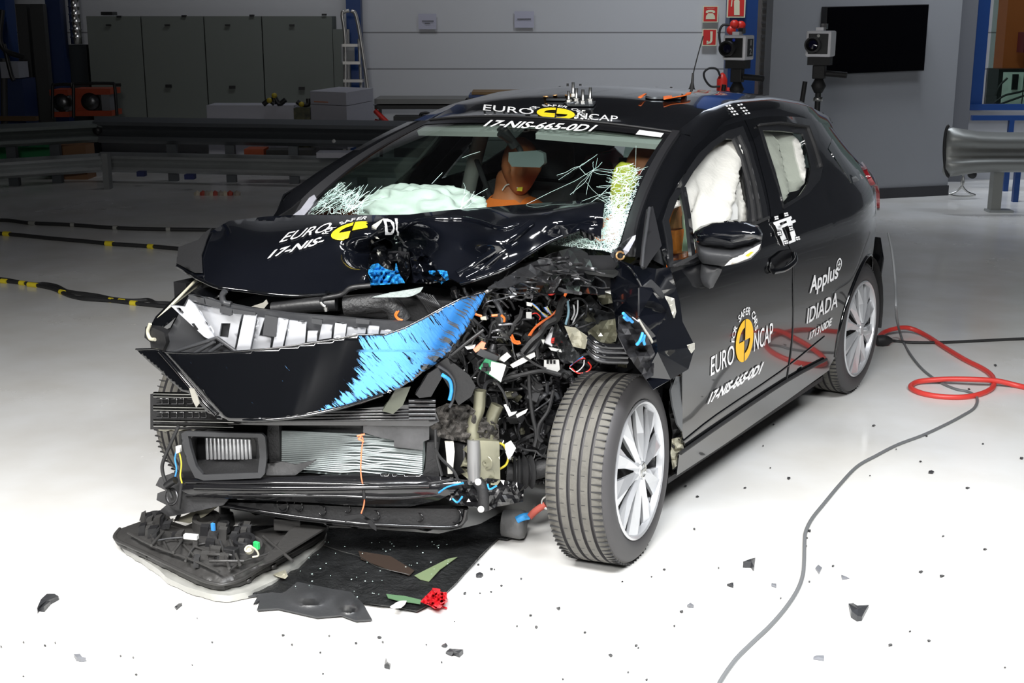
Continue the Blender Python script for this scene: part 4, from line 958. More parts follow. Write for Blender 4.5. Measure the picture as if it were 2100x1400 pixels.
# ------------------------------------------------------------ wheels
TREAD = pm('tyre_tread', (.105, .10, .088), .75, bump=.3, bscale=50, var=.25, vscale=9)
SIDEW = pm('tyre_sidewall', (.045, .043, .045), .55)
WSIL = pm('wheel_cover_silver', (.62, .63, .65), .28, metal=.6, coat=.3)
SIP = [None]
def join_sipes(t, sp_):
    bm = bmesh.new(); bm.from_mesh(t.data); vs = [bm.verts.new(v-ROOT[t.name]) for v in sp_.V]
    for f in sp_.F: bm.faces.new([vs[i] for i in f]).material_index = 2
    bm.to_mesh(t.data); bm.free(); t.data.materials.append(RUBBER)
def wheel(name, c, steer, camb, spin=0, label=None):
    a = Vector((math.cos(camb)*math.cos(steer), math.cos(camb)*math.sin(steer), math.sin(camb)))
    W2 = .1025; R_ = .308; prof = []; mats = []
    base = [(-.205, .222), (-.212, .245), (-.212, .27), (-.203, .290), (-.190, .300)]
    top = []; x = -.19; grooves = [-.155, -.12, -.085, -.05]
    pts = list(base)
    for g in grooves: pts += [(g-.006, .3065), (g-.0045, .296), (g+.0045, .296), (g+.006, .3065)]
    pts += [(-.026, .303), (-.015, .298), (-.004, .288), (.006, .270), (.007, .248), (.002, .232), (-.004, .225), (-.012, .222)]
    V, F = lathe(c, a, pts, 96); n = 96
    t = mo(name, V, F, [SIDEW, TREAD], CAR, True, auto=35)
    for i, p in enumerate(t.data.polygons):
        row = i//n; hh = (pts[row][0]+pts[row+1][0])/2; rr_ = (pts[row][1]+pts[row+1][1])/2; p.material_index = (1 if rr_ > .3040 or not -.17 < hh < -.04 else 0) if -.20 < hh < -.012 else 0  # groove floors take the darker rubber, their shade put into colour
    # sipes as thin dark bars on the tread, groove shade put into colour
    sp_ = MB(); u = a.cross(Vector((0, 0, 1))).normalized(); v = a.cross(u)
    for k in range(84):
        th = 2*math.pi*k/84; e = u*math.cos(th)+v*math.sin(th); tn = -u*math.sin(th)+v*math.cos(th)
        for h0, h1 in ((-.195, -.162), (-.044, -.012))+(((-.148, -.136), (-.113, -.101), (-.078, -.066)) if k % 2 else ()):
            sp_.box(c+a*(h0+h1)/2+e*.3035, a*(h1-h0)/2, tn*(.0016 if h1-h0 > .02 else .0009), e*.0035)
    join_sipes(t, sp_)
    mo('rim_barrel', *lathe(c, a, [(-.20, .218), (-.19, .2), (-.05, .195), (-.03, .205), (-.012, .222)], 48), DARKST, t, auto=40)
    mo('brake_disc', *lathe(c, a, [(-.09, .001), (-.09, .13), (-.07, .13), (-.07, .06), (-.05, .06), (-.05, .001)], 40), DARKST, t, auto=40)
    mo('cover_backing', *lathe(c, a, [(-.045, .001), (-.045, .214)], 40), PLASTM, t)
    mo('cover_rim', *lathe(c, a, [(-.02, .224), (.002, .226), (.006, .220), (.002, .213), (-.018, .208)], 64), WSIL, t, auto=40)
    hub = mo('wheel_cover', *lathe(c, a, [(-.004, .048), (.004, .04), (.006, .026), (.010, .024), (.011, .001)], 32), WSIL, t, auto=40)
    for k in range(10):
        m = MB(); th = 2*math.pi*(k+spin)/10
        def P(r, dth, h): 
            e = u*math.cos(th+dth)+v*math.sin(th+dth); return c+e*r+a*h
        wd = .235 if k % 2 == 0 else .19; tw = .05 if k % 2 == 0 else -.05
        Q = [P(.03, -.35, .0), P(.03, .0, .010), P(.03, .35, .0), P(.12, -wd*.86, -.008), P(.12, tw, .006), P(.12, wd*.86, -.008), P(.213, -wd, -.012), P(.213, tw*.7, -.002), P(.213, wd, -.012),
             P(.12, -wd*.86, -.02), P(.12, wd*.86, -.02), P(.213, -wd, -.022), P(.213, wd, -.022)]
        m.V = Q; m.F = [(0, 1, 4, 3), (1, 2, 5, 4), (3, 4, 7, 6), (4, 5, 8, 7), (0, 3, 9), (3, 6, 11, 9), (2, 10, 5), (5, 10, 12, 8)]
        nn = (Q[4]-Q[3]).cross(Q[1]-Q[3]); 
        if nn.dot(a) > 0: pass
        m.make('cover_spoke', WSIL, t)
    return t
WC = Vector((.850, .262, .306))
wf_ = wheel('front_wheel', WC, math.radians(7), math.radians(3), .2)
wheel('rear_wheel', Vector((.828, 2.545, .309)), 0, 0, .5)
wheel('front_wheel', Vector((-.845, .06, .309)), math.pi, 0, 0)
wheel('rear_wheel', Vector((-.828, 2.545, .309)), math.pi, 0, 0)
# maker's oval on the hub
def ring_on(c, a, r, t, mat, parent, name):
    u = a.cross(Vector((0, 0, 1))).normalized(); v = a.cross(u); P = [c+(u*math.cos(k*math.pi/12)+v*math.sin(k*math.pi/12))*r for k in range(25)]
    tube(name, P, t, mat, parent, n=1)
ax = Vector((math.cos(.05)*math.cos(.122), math.sin(.122), .052)); ring_on(WC+ax*.012, ax, .022, .002, STEEL, wf_, 'hub_badge_ring')
MB().box(WC+ax*.012, ax.cross(Vector((0, 0, 1)))*.026, ax*.001, Vector((0, 0, .004))).make('hub_badge_bar', STEEL, wf_)
# ------------------------------------------------------------ mirror on the driver's door
mr = thing  # (helper name kept short below)
mc = Vector((.975, .68, .975))
def ell(c, rx, ry, rz, mat, name, parent, fn=None, seg=28, cut=None):
    V = []; F = []
    for i in range(seg//2+1):
        th = math.pi*i/(seg//2)
        for j in range(seg):
            ph = 2*math.pi*j/seg; q = Vector((math.sin(th)*math.cos(ph), math.sin(th)*math.sin(ph), math.cos(th)))
            if fn: q = fn(q)
            V.append(Vector(c)+Vector((q.x*rx, q.y*ry, q.z*rz)))
    for i in range(seg//2):
        for j in range(seg): F.append((i*seg+j, (i+1)*seg+j, (i+1)*seg+(j+1) % seg, i*seg+(j+1) % seg))
    return mo(name, V, F, mat, parent, True)
# housing traced as shells between the door plane and the outer face
mA = lambda x, y: AX(1, .66)(x, y)
mir_top = [(1421, 482), (1424, 474), (1436, 464), (1460, 455), (1495, 452), (1530, 454), (1556, 463), (1564, 478), (1563, 492), (1540, 503), (1500, 512), (1440, 505), (1424, 496)]
mir_low = [(1424, 494), (1440, 503), (1500, 510), (1540, 501), (1563, 490), (1560, 512), (1540, 532), (1512, 541), (1484, 546), (1440, 540), (1428, 524)]
def bulge(outl, y0, dep, name, mat, parent, step=7):
    V, F = fill(outl, step=step); n = len(V)
    cx = sum(p[0] for p in outl)/len(outl); cy = sum(p[1] for p in outl)/len(outl)
    mx = max(edist(Vector((v.x, v.y)), outl) for v in V); P = []
    for v in V: t = min(1, edist(v, outl)/mx); P.append(AX(1, y0-dep*math.sqrt(1-(1-t)**2))(v.x, v.y))
    for v in V: P.append(AX(1, y0+dep*.6)(v.x, v.y))
    FF = []
    for f in F:
        a, b, c = (P[i] for i in f); g = tuple(f) if (b-a).cross(c-a).dot(C0-a) > 0 else tuple(reversed(f)); FF.append(g); FF.append(tuple(reversed([i+n for i in g])))
    ed = {}
    for f in FF[::2]:
        for i in range(len(f)): e = (f[i], f[(i+1) % len(f)]); ed[e] = 1
    for (a, b) in list(ed):
        if (b, a) not in ed: FF.append((b, a, a+n, b+n))
    return mo(name, P, FF, mat, parent, True, auto=50)
MIRR = bulge(mir_low, .655, .06, 'side_mirror', GREYPL, CAR)
bulge(mir_top, .655, .075, 'mirror_cap', PAINTB, MIRR)
ind = [(1486, 545), (1500, 530), (1530, 515), (1552, 504), (1560, 500), (1556, 512), (1540, 528), (1512, 539)]
bulge(ind, .602, .012, 'indicator_lens', pm('indicator_clear', (.75, .74, .70), .2, coat=1), MIRR, step=6)
panel('amber_bulb', [(1528, 524), (1540, 516), (1546, 516), (1535, 526)], AX(1, .585), pm('amber', (.9, .35, .03), .3), MIRR, step=6, thick=.004)
foot = [(1436, 538), (1484, 545), (1478, 560), (1462, 590), (1455, 592), (1436, 582), (1425, 568)]
bulge(foot, .69, .03, 'mirror_foot', GREYPL, MIRR)
# triangular black cover ahead of the door glass, and the bent trim on the pillar
facets('pillar_corner_cover', [(1326, 432), (1336, 425), (1340, 440), (1352, 500), (1330, 535), (1318, 552), (1313, 540), (1318, 480)], 0, MATTE, CAR, 8, .01) if False else None
panel('pillar_corner_cover', [(1328, 428), (1336, 424), (1342, 450), (1354, 505), (1334, 532), (1321, 552), (1315, 540), (1320, 490)], SD(.03), MATTE, CAR, step=10, thick=.012)
tube('cover_edge', [SD(.04)(*p) for p in ((1332, 426), (1326, 470), (1320, 510), (1317, 548))], .005, GREYPL, CAR, n=3)
# ------------------------------------------------------------ interior
INT = pm('dark_interior', (.014, .014, .015), .8); TRIM = pm('grey_pillar_trim', (.30, .31, .30), .6); SEAT = pm('seat_fabric', (.035, .035, .04), .9, bump=.3, bscale=80)
MB().box((0, 1.75, .20), (.74, 0, 0), (0, 1.15, 0), (0, 0, .02)).make('cabin_floor', INT, CAR)
V = []; F = []
rows = [(.30, .93), (.45, .955), (.62, .93), (.72, .86), (.74, .70), (.68, .50)]
for y, z in rows:
    for i in range(13): u = -1+i/6; V.append(Vector((.72*u, y, z+.012*math.cos(u*3))))
for k in range(len(rows)-1):
    for i in range(12): a = k*13+i; F.append((a, a+1, a+14, a+13))
mo('dashboard', V, F, pm('dashboard_black', (.012, .013, .013), .6), CAR, True, thick=.01)
V, F = wgrid(-1, 1, .93, 1, 16, 1, -.02); mo('header_lining', V, F, pm('headlining', (.20, .22, .20), .8), CAR, True)
hl = [Vector((x, y, roofz(x*.97, max(1.07, min(2.9, y)))-.045)) for y in [1.05+.16*k for k in range(12)] for x in [-.5+.1*i for i in range(11)]]
mo('headliner', hl, [(k*11+i, k*11+i+1, (k+1)*11+i+1, (k+1)*11+i) for k in range(11) for i in range(10)], pm('headliner_dark', (.10, .105, .10), .9), CAR, True)
for x, y0 in ((-.3, 0), (.3, 0)):
    q = [WS(x/.55-.42, .925), WS(x/.55+.42, .925), WS(x/.55+.40, .83), WS(x/.55-.40, .83)]
    q = [p+Vector((0, .05, -.005)) for p in q]; mo('sun_visor', q, [(0, 1, 2, 3)], TRIM, CAR, False, thick=.02, bevel=.004)
for s in (-1, 1):   # B pillar inner trims
    tube('b_pillar_trim', [Vector((.70*s, 1.50, .80)), Vector((.64*s, 1.50, 1.05)), Vector((.55*s, 1.47, 1.28))], .035, TRIM, CAR, n=4)
    tube('belt', [Vector((.66*s, 1.52, 1.16)), Vector((.52*s, 1.42, 1.02)), Vector((.2*s, 1.22, .62))], .012, SEAT, CAR, n=4)
def seat(x, y, name='front_seat'):
    s = MB(); s.box((x, y, .42), (.24, 0, 0), (0, .24, 0), (0, 0, .08)); o = s.make(name, SEAT, CAR, smooth=True, bevel=.04)
    MB().box((x, y+.30, .74), (.23, 0, 0), (0, .06, .02), (0, -.09, .28)).make('seat_back', SEAT, o, smooth=True, bevel=.05)
    MB().box((x, y+.40, 1.10), (.12, 0, 0), (0, .04, .01), (0, -.01, .08)).make('head_restraint', SEAT, o, smooth=True, bevel=.03)
seat(-.36, 1.30); seat(.36, 1.25)
MB().box((0, 2.20, .62), (.60, 0, 0), (0, .08, 0), (0, -.06, .30)).make('rear_seat', SEAT, CAR, bevel=.04)
# rear view mirror
rm = panel('rear_view_mirror', [(1046, 312), (1104, 308), (1117, 314), (1119, 334), (1110, 343), (1052, 341), (1045, 330)], AX(1, .92), pm('mirror_glass', (.20, .24, .24), .12, metal=.5), CAR, step=12, thick=.02)
tube('mirror_stalk', [WS(-.12, .86)+Vector((0, .01, -.01)), AX(1, .93)(1062, 300), AX(1, .94)(1070, 322)], .012, PLAST, rm, n=3)
tube('sensor_housing', [WS(-.14, .90), AX(1, .92)(1056, 300)], .02, PLAST, rm, n=1)
# passenger airbag resting on the dashboard
def lumpy(name, c, r, mat, parent, seed, amp=.05, freq=5, rot=0, seg=48, fn=None):
    V = []; F = []; c = Vector(c)
    for i in range(seg//2+1):
        th = math.pi*i/(seg//2)
        for j in range(seg):
            ph = 2*math.pi*j/seg; q = Vector((math.sin(th)*math.cos(ph), math.sin(th)*math.sin(ph), math.cos(th)))
            q = Vector((math.copysign(abs(q.x)**.75, q.x), math.copysign(abs(q.y)**.8, q.y), math.copysign(abs(q.z)**.8, q.z)))
            p = Vector((q.x*r[0], q.y*r[1], q.z*r[2])); n1 = noise.noise(q*freq+Vector((seed, 0, 0))); n2 = abs(noise.noise(q*freq*.6+Vector((0, seed, 0))))
            p *= 1+amp*n1-amp*1.6*n2
            if fn: p = fn(p)
            x, y = p.x*math.cos(rot)-p.y*math.sin(rot), p.x*math.sin(rot)+p.y*math.cos(rot); V.append(c+Vector((x, y, p.z)))
    for i in range(seg//2):
        for j in range(seg): F.append((i*seg+j, (i+1)*seg+j, (i+1)*seg+(j+1) % seg, i*seg+(j+1) % seg))
    return mo(name, V, F, mat, parent, True)
lumpy('passenger_airbag', (-.325, .70, .96), (.265, .17, .135), CLOTHG, CAR, 3, .13, 4.2, .1, seg=96)
# curtain airbags behind the side windows (soft vertical folds)
def curtain(name, outl, off, folds, mat, parent, seed, amp=.022):
    V, F = fill(outl, step=5); P = []; mx = max(edist(v, outl) for v in V)
    for v in V:
        q = SD(-.05)(v.x, v.y); t = min(1, edist(v, outl)/mx*1.6)
        f = sum(a*math.exp(-((v.x+s*(v.y-380)-x0)/w_)**2) for x0, s, w_, a in folds)
        q.x += .045*t-.02+f*amp+noise.noise(q*14+Vector((seed, 0, 0)))*.010+noise.noise(q*40)*.002
        P.append(q)
    FF = []
    for g in F:
        a, b, c = (P[i] for i in g); FF.append(tuple(g) if (b-a).cross(c-a).dot(C0-a) > 0 else tuple(reversed(g)))
    return mo(name, P, FF, mat, parent, True, thick=.012)
cb = pm('curtain_airbag_cloth', (.54, .53, .49), .8, bump=.25, bscale=60)
curtain('curtain_airbag', [(1400, 384), (1430, 335), (1456, 300), (1480, 278), (1500, 280), (1512, 305), (1524, 348), (1534, 407), (1536, 460), (1490, 480), (1420, 520), (1412, 460)], 0, [(1438, .1, 9, -1.2), (1476, .25, 15, 1.6), (1496, .25, 5, -2.0), (1455, .3, 8, -.7), (1508, -.2, 6, 1)], cb, CAR, 1)
curtain('curtain_airbag', [(1560, 266), (1600, 268), (1634, 276), (1650, 320), (1654, 350), (1642, 380), (1620, 404), (1604, 416), (1585, 340)], 0, [(1600, -.35, 10, .8), (1618, -.25, 6, -1.6), (1634, -.2, 8, 1.2), (1582, -.3, 6, -.8)], cb, CAR, 7)
panel('airbag_tether', [(1498, 420), (1506, 414), (1512, 425), (1512, 450), (1497, 452)], SD(-.0), WHITE, CAR, step=8, thick=.004)
# ------------------------------------------------------------ crash test dummies (things of their own)
SKIN = pm('dummy_skin', (.50, .17, .07), .55, var=.1); SHIRT = pm('dummy_orange_shirt', (.78, .17, .02), .85, bump=.2, bscale=90)
def dummy(label, H, yawd, x, seat_y, shirt):
    t = thing('crash_test_dummy', label, 'crash test dummy', (x, seat_y, .5))
    me = bpy.data.meshes.new('body'); o = bpy.data.objects.new('body', me); link(o, t); org = ROOT[t.name]
    sh = H.z-.205
    J = {'pel': (x, seat_y+.05, .54, .15), 'bel': (x, seat_y+.09, .68, .135), 'che': (x, seat_y+.12, .84, .15), 'nec0': (x, H.y+.03, sh, .075), 'nec1': (x, H.y+.01, sh+.08, .055), 'hd': (x, H.y, H.z, .075)}
    E = [('pel', 'bel'), ('bel', 'che'), ('che', 'nec0'), ('nec0', 'nec1'), ('nec1', 'hd')]
    for s, n in ((-1, 'l'), (1, 'r')):
        J['sh'+n] = (x+.19*s, H.y+.04, sh-.04, .065); J['el'+n] = (x+.24*s, H.y-.06, sh-.27, .045); J['wr'+n] = (x+.17*s, H.y-.28, sh-.30, .03); J['ha'+n] = (x+.15*s, H.y-.36, sh-.30, .028)
        J['hi'+n] = (x+.1*s, seat_y+.02, .52, .09); J['kn'+n] = (x+.12*s, seat_y-.40, .58, .065); J['an'+n] = (x+.12*s, seat_y-.58, .30, .045)
        E += [('nec0', 'sh'+n), ('sh'+n, 'el'+n), ('el'+n, 'wr'+n), ('wr'+n, 'ha'+n), ('pel', 'hi'+n), ('hi'+n, 'kn'+n), ('kn'+n, 'an'+n)]
    ks = list(J); me.from_pydata([Vector(J[k][:3])-org for k in ks], [(ks.index(a), ks.index(b)) for a, b in E], []); me.update()
    md = o.modifiers.new('skin', 'SKIN'); me.skin_vertices.new() if not me.skin_vertices else None
    for i, k in enumerate(ks): me.skin_vertices[0].data[i].radius = (J[k][3], J[k][3]); me.skin_vertices[0].data[i].use_root = (k == 'pel')
    ss = o.modifiers.new('sub', 'SUBSURF'); ss.levels = 2; ss.render_levels = 2
    dg = bpy.context.evaluated_depsgraph_get(); dg.update(); body = bpy.data.meshes.new_from_object(o.evaluated_get(dg))
    BV = [v.co.copy() for v in body.vertices]; BF = [tuple(p.vertices) for p in body.polygons]; bpy.data.objects.remove(o)
    # head with a face, joined into the same surface
    V = []; F = []; seg = 40; R3 = Matrix.Rotation(yawd, 3, 'Z')
    for i in range(seg//2+1):
        th = math.pi*i/(seg//2)
        for j in range(seg):
            ph = 2*math.pi*j/seg; q = Vector((math.sin(th)*math.cos(ph), math.sin(th)*math.sin(ph), math.cos(th))); p = Vector((q.x*.078, q.y*.098, q.z*.122))
            if q.z < -.1: p.x *= 1+.32*(q.z+.1); p.y *= 1+.12*(q.z+.1)
            if q.y < 0:                                   # face towards -Y
                g = lambda cx, cz, sx, sz: math.exp(-((q.x-cx)/sx)**2-((q.z-cz)/sz)**2)
                d = .030*g(0, -.12, .14, .20)+.012*g(0, .12, .55, .08)-.020*(g(-.36, .02, .18, .12)+g(.36, .02, .18, .12))+.012*g(0, -.48, .28, .07)-.008*g(0, -.42, .3, .03)+.016*g(0, -.78, .35, .18)
                p.y -= d
            p += Vector((math.copysign(.014, q.x), 0, 0))*math.exp(-((abs(q.x)-.98)/.12)**2-((q.y-.1)/.16)**2-((q.z+.05)/.22)**2)
            V.append(R3 @ p+H-org)
    for i in range(seg//2):
        for j in range(seg): F.append((i*seg+j, (i+1)*seg+j, (i+1)*seg+(j+1) % seg, i*seg+(j+1) % seg))
    nb = len(BV); BV += V; BF += [tuple(i+nb for i in f) for f in F]
    b = mo('body', [v+org for v in BV], BF, SKIN, t, True)
    # orange shirt: the torso and upper arms, a little larger
    keep = [i for i in range(nb) if .56 < BV[i].z+org.z < sh+.075 and (BV[i]+org-Vector((x, H.y+.03, sh-.1))).length < .47]
    ks_ = set(keep); nf = [f for f in BF if all(i in ks_ for i in f)]; mp = {k: i for i, k in enumerate(keep)}
    SV = []
    for i in keep: p = BV[i]+org; c = Vector((x, H.y+.06, p.z)); SV.append(p+(p-c).normalized()*.010)
    mo('shirt', SV, [tuple(mp[i] for i in f) for f in nf], SHIRT, b, True, thick=.004)
    return t
HP = AX(0, -.345)(1095, 350); HP.z -= .0
dp_ = dummy('orange skinned crash test dummy in the passenger seat behind the mirror', Vector((-.285, 1.34, 1.11)), .25, -.345, 1.28, True)
dd_ = dummy('crash test dummy in the driver seat behind the curtain airbag', Vector((.355, 1.235, 1.13)), 0, .355, 1.22, True)
def facemark(t, mat, pts, y): 
    return panel('face_marker', pts, AX(1, y), mat, t, step=6, thick=.003)
facemark(dp_, YELW, [(1062, 384), (1072, 383), (1071, 392), (1060, 391)], 1.26)
tube('sensor_lead', [AX(1, 1.27)(*p) for p in ((1066, 389), (1050, 378), (1038, 380), (1030, 390))], .003, WHITEW, dp_)
ell((.30, 1.10, 1.05), .055, .05, .12, pm('yellow_green_pad', (.42, .43, .05), .7, var=.2), 'yellow_pad', CAR) if False else None
yp = lumpy('yellow_green_pad', AX(1, 1.0)(1280, 395), (.052, .04, .115), pm('yellow_green_pad', (.42, .42, .04), .7, var=.25, vscale=14), CAR, 5, .05, 2)
panel('red_marker', [(1312, 350), (1322, 346), (1326, 354), (1318, 362), (1311, 358)], AX(1, 1.13), REDW, dd_, step=6, thick=.004)
# sleeve seen through the quarter glass, with its label tape
panel('sleeve', [(1379, 475), (1400, 470), (1402, 520), (1383, 520)], SD(-.07), SHIRT, dd_, step=10, thick=.02)
panel('marker_tape', [(1400, 440), (1411, 440), (1414, 515), (1398, 515), (1402, 475)], SD(-.06), pm('pale_green_tape', (.45, .52, .38), .6), dd_, step=10, thick=.006)
panel('arm_skin', [(1376, 470), (1382, 440), (1396, 410), (1404, 470)], SD(-.08), SKIN, dd_, step=10, thick=.02)
facets('black_bracket', [(1374, 462), (1384, 448), (1398, 460), (1390, 478), (1376, 486)], 0, PLAST, dd_, 5) if False else None
# ================================================================ THE CAR: crushed front
# firewall and inner wings
FIRE = pm('engine_bay_black', (.008, .008, .009), .8, spec=.15, bump=.4, bscale=18)
MB().box((0, .62, .60), (.74, 0, 0), (0, .02, 0), (0, 0, .36)).make('firewall', FIRE, CAR)
MB().box((-.66, .20, .62), (.03, 0, 0), (0, .44, 0), (0, 0, .22)).make('inner_wing', FIRE, CAR)
MB().box((.62, .50, .70), (.03, 0, 0), (0, .10, 0), (0, 0, .16)).make('inner_wing', FIRE, CAR)
MB().box((-.15, .27, .27), (.42, 0, 0), (0, .26, 0), (0, 0, .04)).make('subframe_tray', PLASTM, CAR)
# ---- bonnet
HO = [(362, 548, .895), (364, 530, .905), (372, 513, .925), (410, 498, .953), (420, 486, .962), (432, 477, .972), (470, 455, 1.0), (545, 446, 1.01), (600, 443, 1.018), (700, 443, 1.036), (780, 443, 1.05), (840, 442, 1.058), (870, 438, 1.066), (930, 432, 1.075),
      (1000, 427, 1.088), (1100, 419, 1.10), (1180, 414, 1.118), (1240, 418, 1.12), (1238, 440, 1.10), (1232, 488, 1.035), (1205, 476, 1.05), (1188, 470, 1.058), (1150, 484, 1.04), (1115, 500, 1.018), (1080, 522, .99), (1040, 547, .96), (1005, 562, .935), (972, 573, .922), (940, 580, .905),
      (925, 572, .91), (880, 580, .898), (850, 578, .90), (800, 574, .895), (772, 575, .885), (758, 586, .878), (730, 592, .87), (700, 602, .864), (655, 605, .862), (600, 607, .862), (555, 605, .865), (510, 598, .87), (470, 594, .875), (440, 588, .88), (400, 570, .886)]
HI = [(700, 468, 1.022), (640, 500, .98), (560, 520, .955), (480, 520, .95), (430, 530, .928), (520, 565, .905), (600, 570, .90), (700, 560, .905), (745, 520, .94), (755, 560, .915), (780, 465, 1.035), (765, 490, 1.0), (790, 500, .955), (800, 540, .925),
      (830, 480, .99), (835, 455, 1.045), (860, 500, .965), (840, 540, .935), (845, 560, .915), (880, 460, 1.05), (920, 470, 1.04), (900, 520, .975), (950, 520, .975), (935, 555, .935), (1000, 460, 1.06), (1010, 490, 1.04), (1000, 530, .975), (1060, 450, 1.085), (1075, 480, 1.05), (1100, 455, 1.08), (1140, 440, 1.105), (1150, 460, 1.08), (1200, 440, 1.10), (1215, 465, 1.06)]
HALL = HO+HI
import numpy as np
_hp = np.array([(x/100, y/70) for x, y, z in HALL]); _hzv = np.array([z for x, y, z in HALL]); _n = len(_hp)
def _phi(r): return np.where(r > 1e-9, r*r*np.log(r+1e-12), 0)
_K = _phi(np.linalg.norm(_hp[:, None]-_hp[None], axis=2))+np.eye(_n)*.004
_A = np.zeros((_n+3, _n+3)); _A[:_n, :_n] = _K; _A[:_n, _n:] = np.c_[np.ones(_n), _hp]; _A[_n:, :_n] = _A[:_n, _n:].T
_W = np.linalg.solve(_A, np.r_[_hzv, 0, 0, 0])
def hz(px, py):
    q = np.array((px/100, py/70)); r = np.linalg.norm(_hp-q, axis=1); return float(_phi(r) @ _W[:_n]+_W[_n]+_W[_n+1]*q[0]+_W[_n+2]*q[1])
def hsurf(px, py): return PZ(hz(px, py))(px, py)
creases = [[(770, 455), (820, 468), (870, 455), (935, 452)], [(668, 497), (720, 478), (762, 460)], [(955, 566), (1020, 520), (1085, 455)], [(835, 515), (862, 500), (900, 480)]]
HOOD = panel('bonnet', [p[:2] for p in HO], hsurf, PAINTB, CAR, step=8, thick=.008, extra=[], auto=None)
V, F = fill([p[:2] for p in HO], step=16); hbv = bvh_of(HOOD)
panel('wing_tip', [(363, 546), (367, 514), (408, 499), (418, 486), (434, 475), (424, 500), (414, 530), (416, 566), (400, 566)], lambda x, y: hsurf(x, y)+Vector((0, 0, .012)), PLASTM, HOOD, step=8, thick=.004)
# torn edges, inner skin and bare metal on the fold
facets('fold_flap', [(752, 470, .975), (775, 455, 1.035), (795, 452, 1.045), (800, 470, 1.0), (790, 500, .96), (768, 520, .94), (758, 500, .95), (770, 485, .975)], 2, pm('torn_steel', (.42, .41, .37), .4, metal=.4), HOOD, 7) if False else None
TORN = pm('torn_primer', (.46, .45, .40), .5)
facets('torn_edge', [(757, 484, 1.0), (763, 462, 1.045), (786, 448, 1.06), (782, 456, 1.05), (772, 468, 1.035), (769, 482, 1.01), (778, 490, 1.0), (765, 488, 1.0)], 2, TORN, HOOD, 8, .003)
facets('torn_edge', [(762, 492, .985), (768, 490, .985), (774, 510, .965), (780, 517, .955), (776, 523, .95), (768, 512, .96)], 2, TORN, HOOD, 6, .003)
facets('torn_flap', [(850, 572, .93), (905, 550, .955), (925, 555, .95), (932, 566, .94), (920, 585, .915), (905, 578, .92), (860, 580, .915)], 2, BLUEP, HOOD, 7, .003) if False else None
# heap of creased metal in the dent
rnd = random.Random(21)
def crumple(name, outl, z0, mat, parent, axis=2, step=9, amp=.02, seed=1, smooth=False, thick=.003, base=None, freq=.11):
    V, F = fill(outl, step=step); P = []
    for v in V:
        n1 = noise.noise(Vector((v.x*freq, v.y*freq, seed)))+.5*noise.noise(Vector((v.x*freq*2.3, v.y*freq*2.3, seed+9)))
        z = (base(v.x, v.y) if base else z0)+n1*amp; P.append(AX(axis, z)(v.x, v.y))
    FF = []
    for g in F:
        a, b, c = (P[i] for i in g); FF.append(tuple(g) if (b-a).cross(c-a).dot(C0-a) > 0 else tuple(reversed(g)))
    return mo(name, P, FF, mat, parent, smooth, thick=thick)
crumple('crumpled_crease', [(762, 500), (790, 488), (812, 500), (836, 512), (842, 560), (830, 580), (795, 578), (762, 582), (752, 560)], .97, PAINT, HOOD, amp=.02, seed=4, base=lambda x, y: hz(x, y)+.014)
crumple('crumpled_crease', [(838, 512), (862, 502), (880, 530), (900, 560), (915, 575), (850, 580)], .97, PAINTB, HOOD, amp=.02, seed=7, base=lambda x, y: hz(x, y)+.016)
crumple('blue_scrape', [(758, 545), (775, 540), (790, 552), (810, 556), (812, 540), (818, 560), (830, 580), (800, 582), (760, 584), (762, 570), (755, 560)], .95, pm('blue_scrape', (.02, .22, .50), .4, var=.9, vscale=60), HOOD, amp=.02, seed=12, step=5, base=lambda x, y: hz(x, y)+.022, freq=.2)
crumple('blue_scrape', [(862, 556), (905, 554), (916, 556), (920, 572), (905, 582), (896, 574), (908, 562), (866, 561)], .95, pm('blue_scrape', (.02, .22, .50), .4), HOOD, amp=.01, seed=3, step=5, base=lambda x, y: hz(x, y)+.014, freq=.2)
tube('bonnet_front_lip', [hsurf(*p) for p in ((364, 546), (400, 568), (440, 587), (470, 592), (510, 597), (555, 603), (600, 606), (655, 604), (700, 601))], .006, PAINT, HOOD, n=3)
tube('bonnet_edge_lip', [hsurf(*p) for p in ((945, 581), (972, 574), (1005, 563), (1040, 548), (1080, 523), (1115, 501), (1150, 485), (1187, 471))], .007, PAINTB, HOOD, n=3)
tube('bent_ridge', [hsurf(*p)+Vector((0, 0, .006)) for p in ((938, 566), (975, 545), (1010, 522), (1050, 492), (1090, 462))], .014, PAINTB, HOOD, n=4)
tube('bent_ridge', [hsurf(*p)+Vector((0, 0, .004)) for p in ((955, 572), (990, 553), (1030, 520), (1060, 500))], .008, PAINTB, HOOD, n=4)
tube('bent_ridge', [hsurf(*p)+Vector((0, 0, .004)) for p in ((820, 475), (850, 458), (900, 452), (950, 452), (990, 460), (1030, 472), (1062, 462))], .010, PAINTB, HOOD, n=4)
facets('bonnet_corner', [(1188, 470, .64), (1232, 440, .70), (1240, 430, .71), (1233, 488, .70), (1222, 482, .69), (1205, 474, .66), (1212, 458, .68)], 0, PAINTB, HOOD, 6, .004) if False else None
# hinge and strut tubes beside it
for pts, r in (([(1196, 470, .56), (1204, 492, .57), (1210, 520, .58), (1216, 552, .59), (1232, 570, .60), (1258, 578, .62)], .014), ([(1208, 466, .58), (1214, 498, .59), (1220, 530, .60), (1232, 552, .61), (1262, 564, .63)], .012), ([(1216, 500, .6), (1240, 515, .62), (1262, 520, .64), (1280, 512, .66)], .012)):
    tube('hinge_arm', [AX(0, x)(a, b) for a, b, x in pts], r, GLOSSB, CAR, n=5)
crumple('hinge_plate', [(1218, 520), (1250, 530), (1262, 555), (1240, 570), (1224, 556)], .62, DARKST, CAR, axis=0, amp=.02, seed=3)
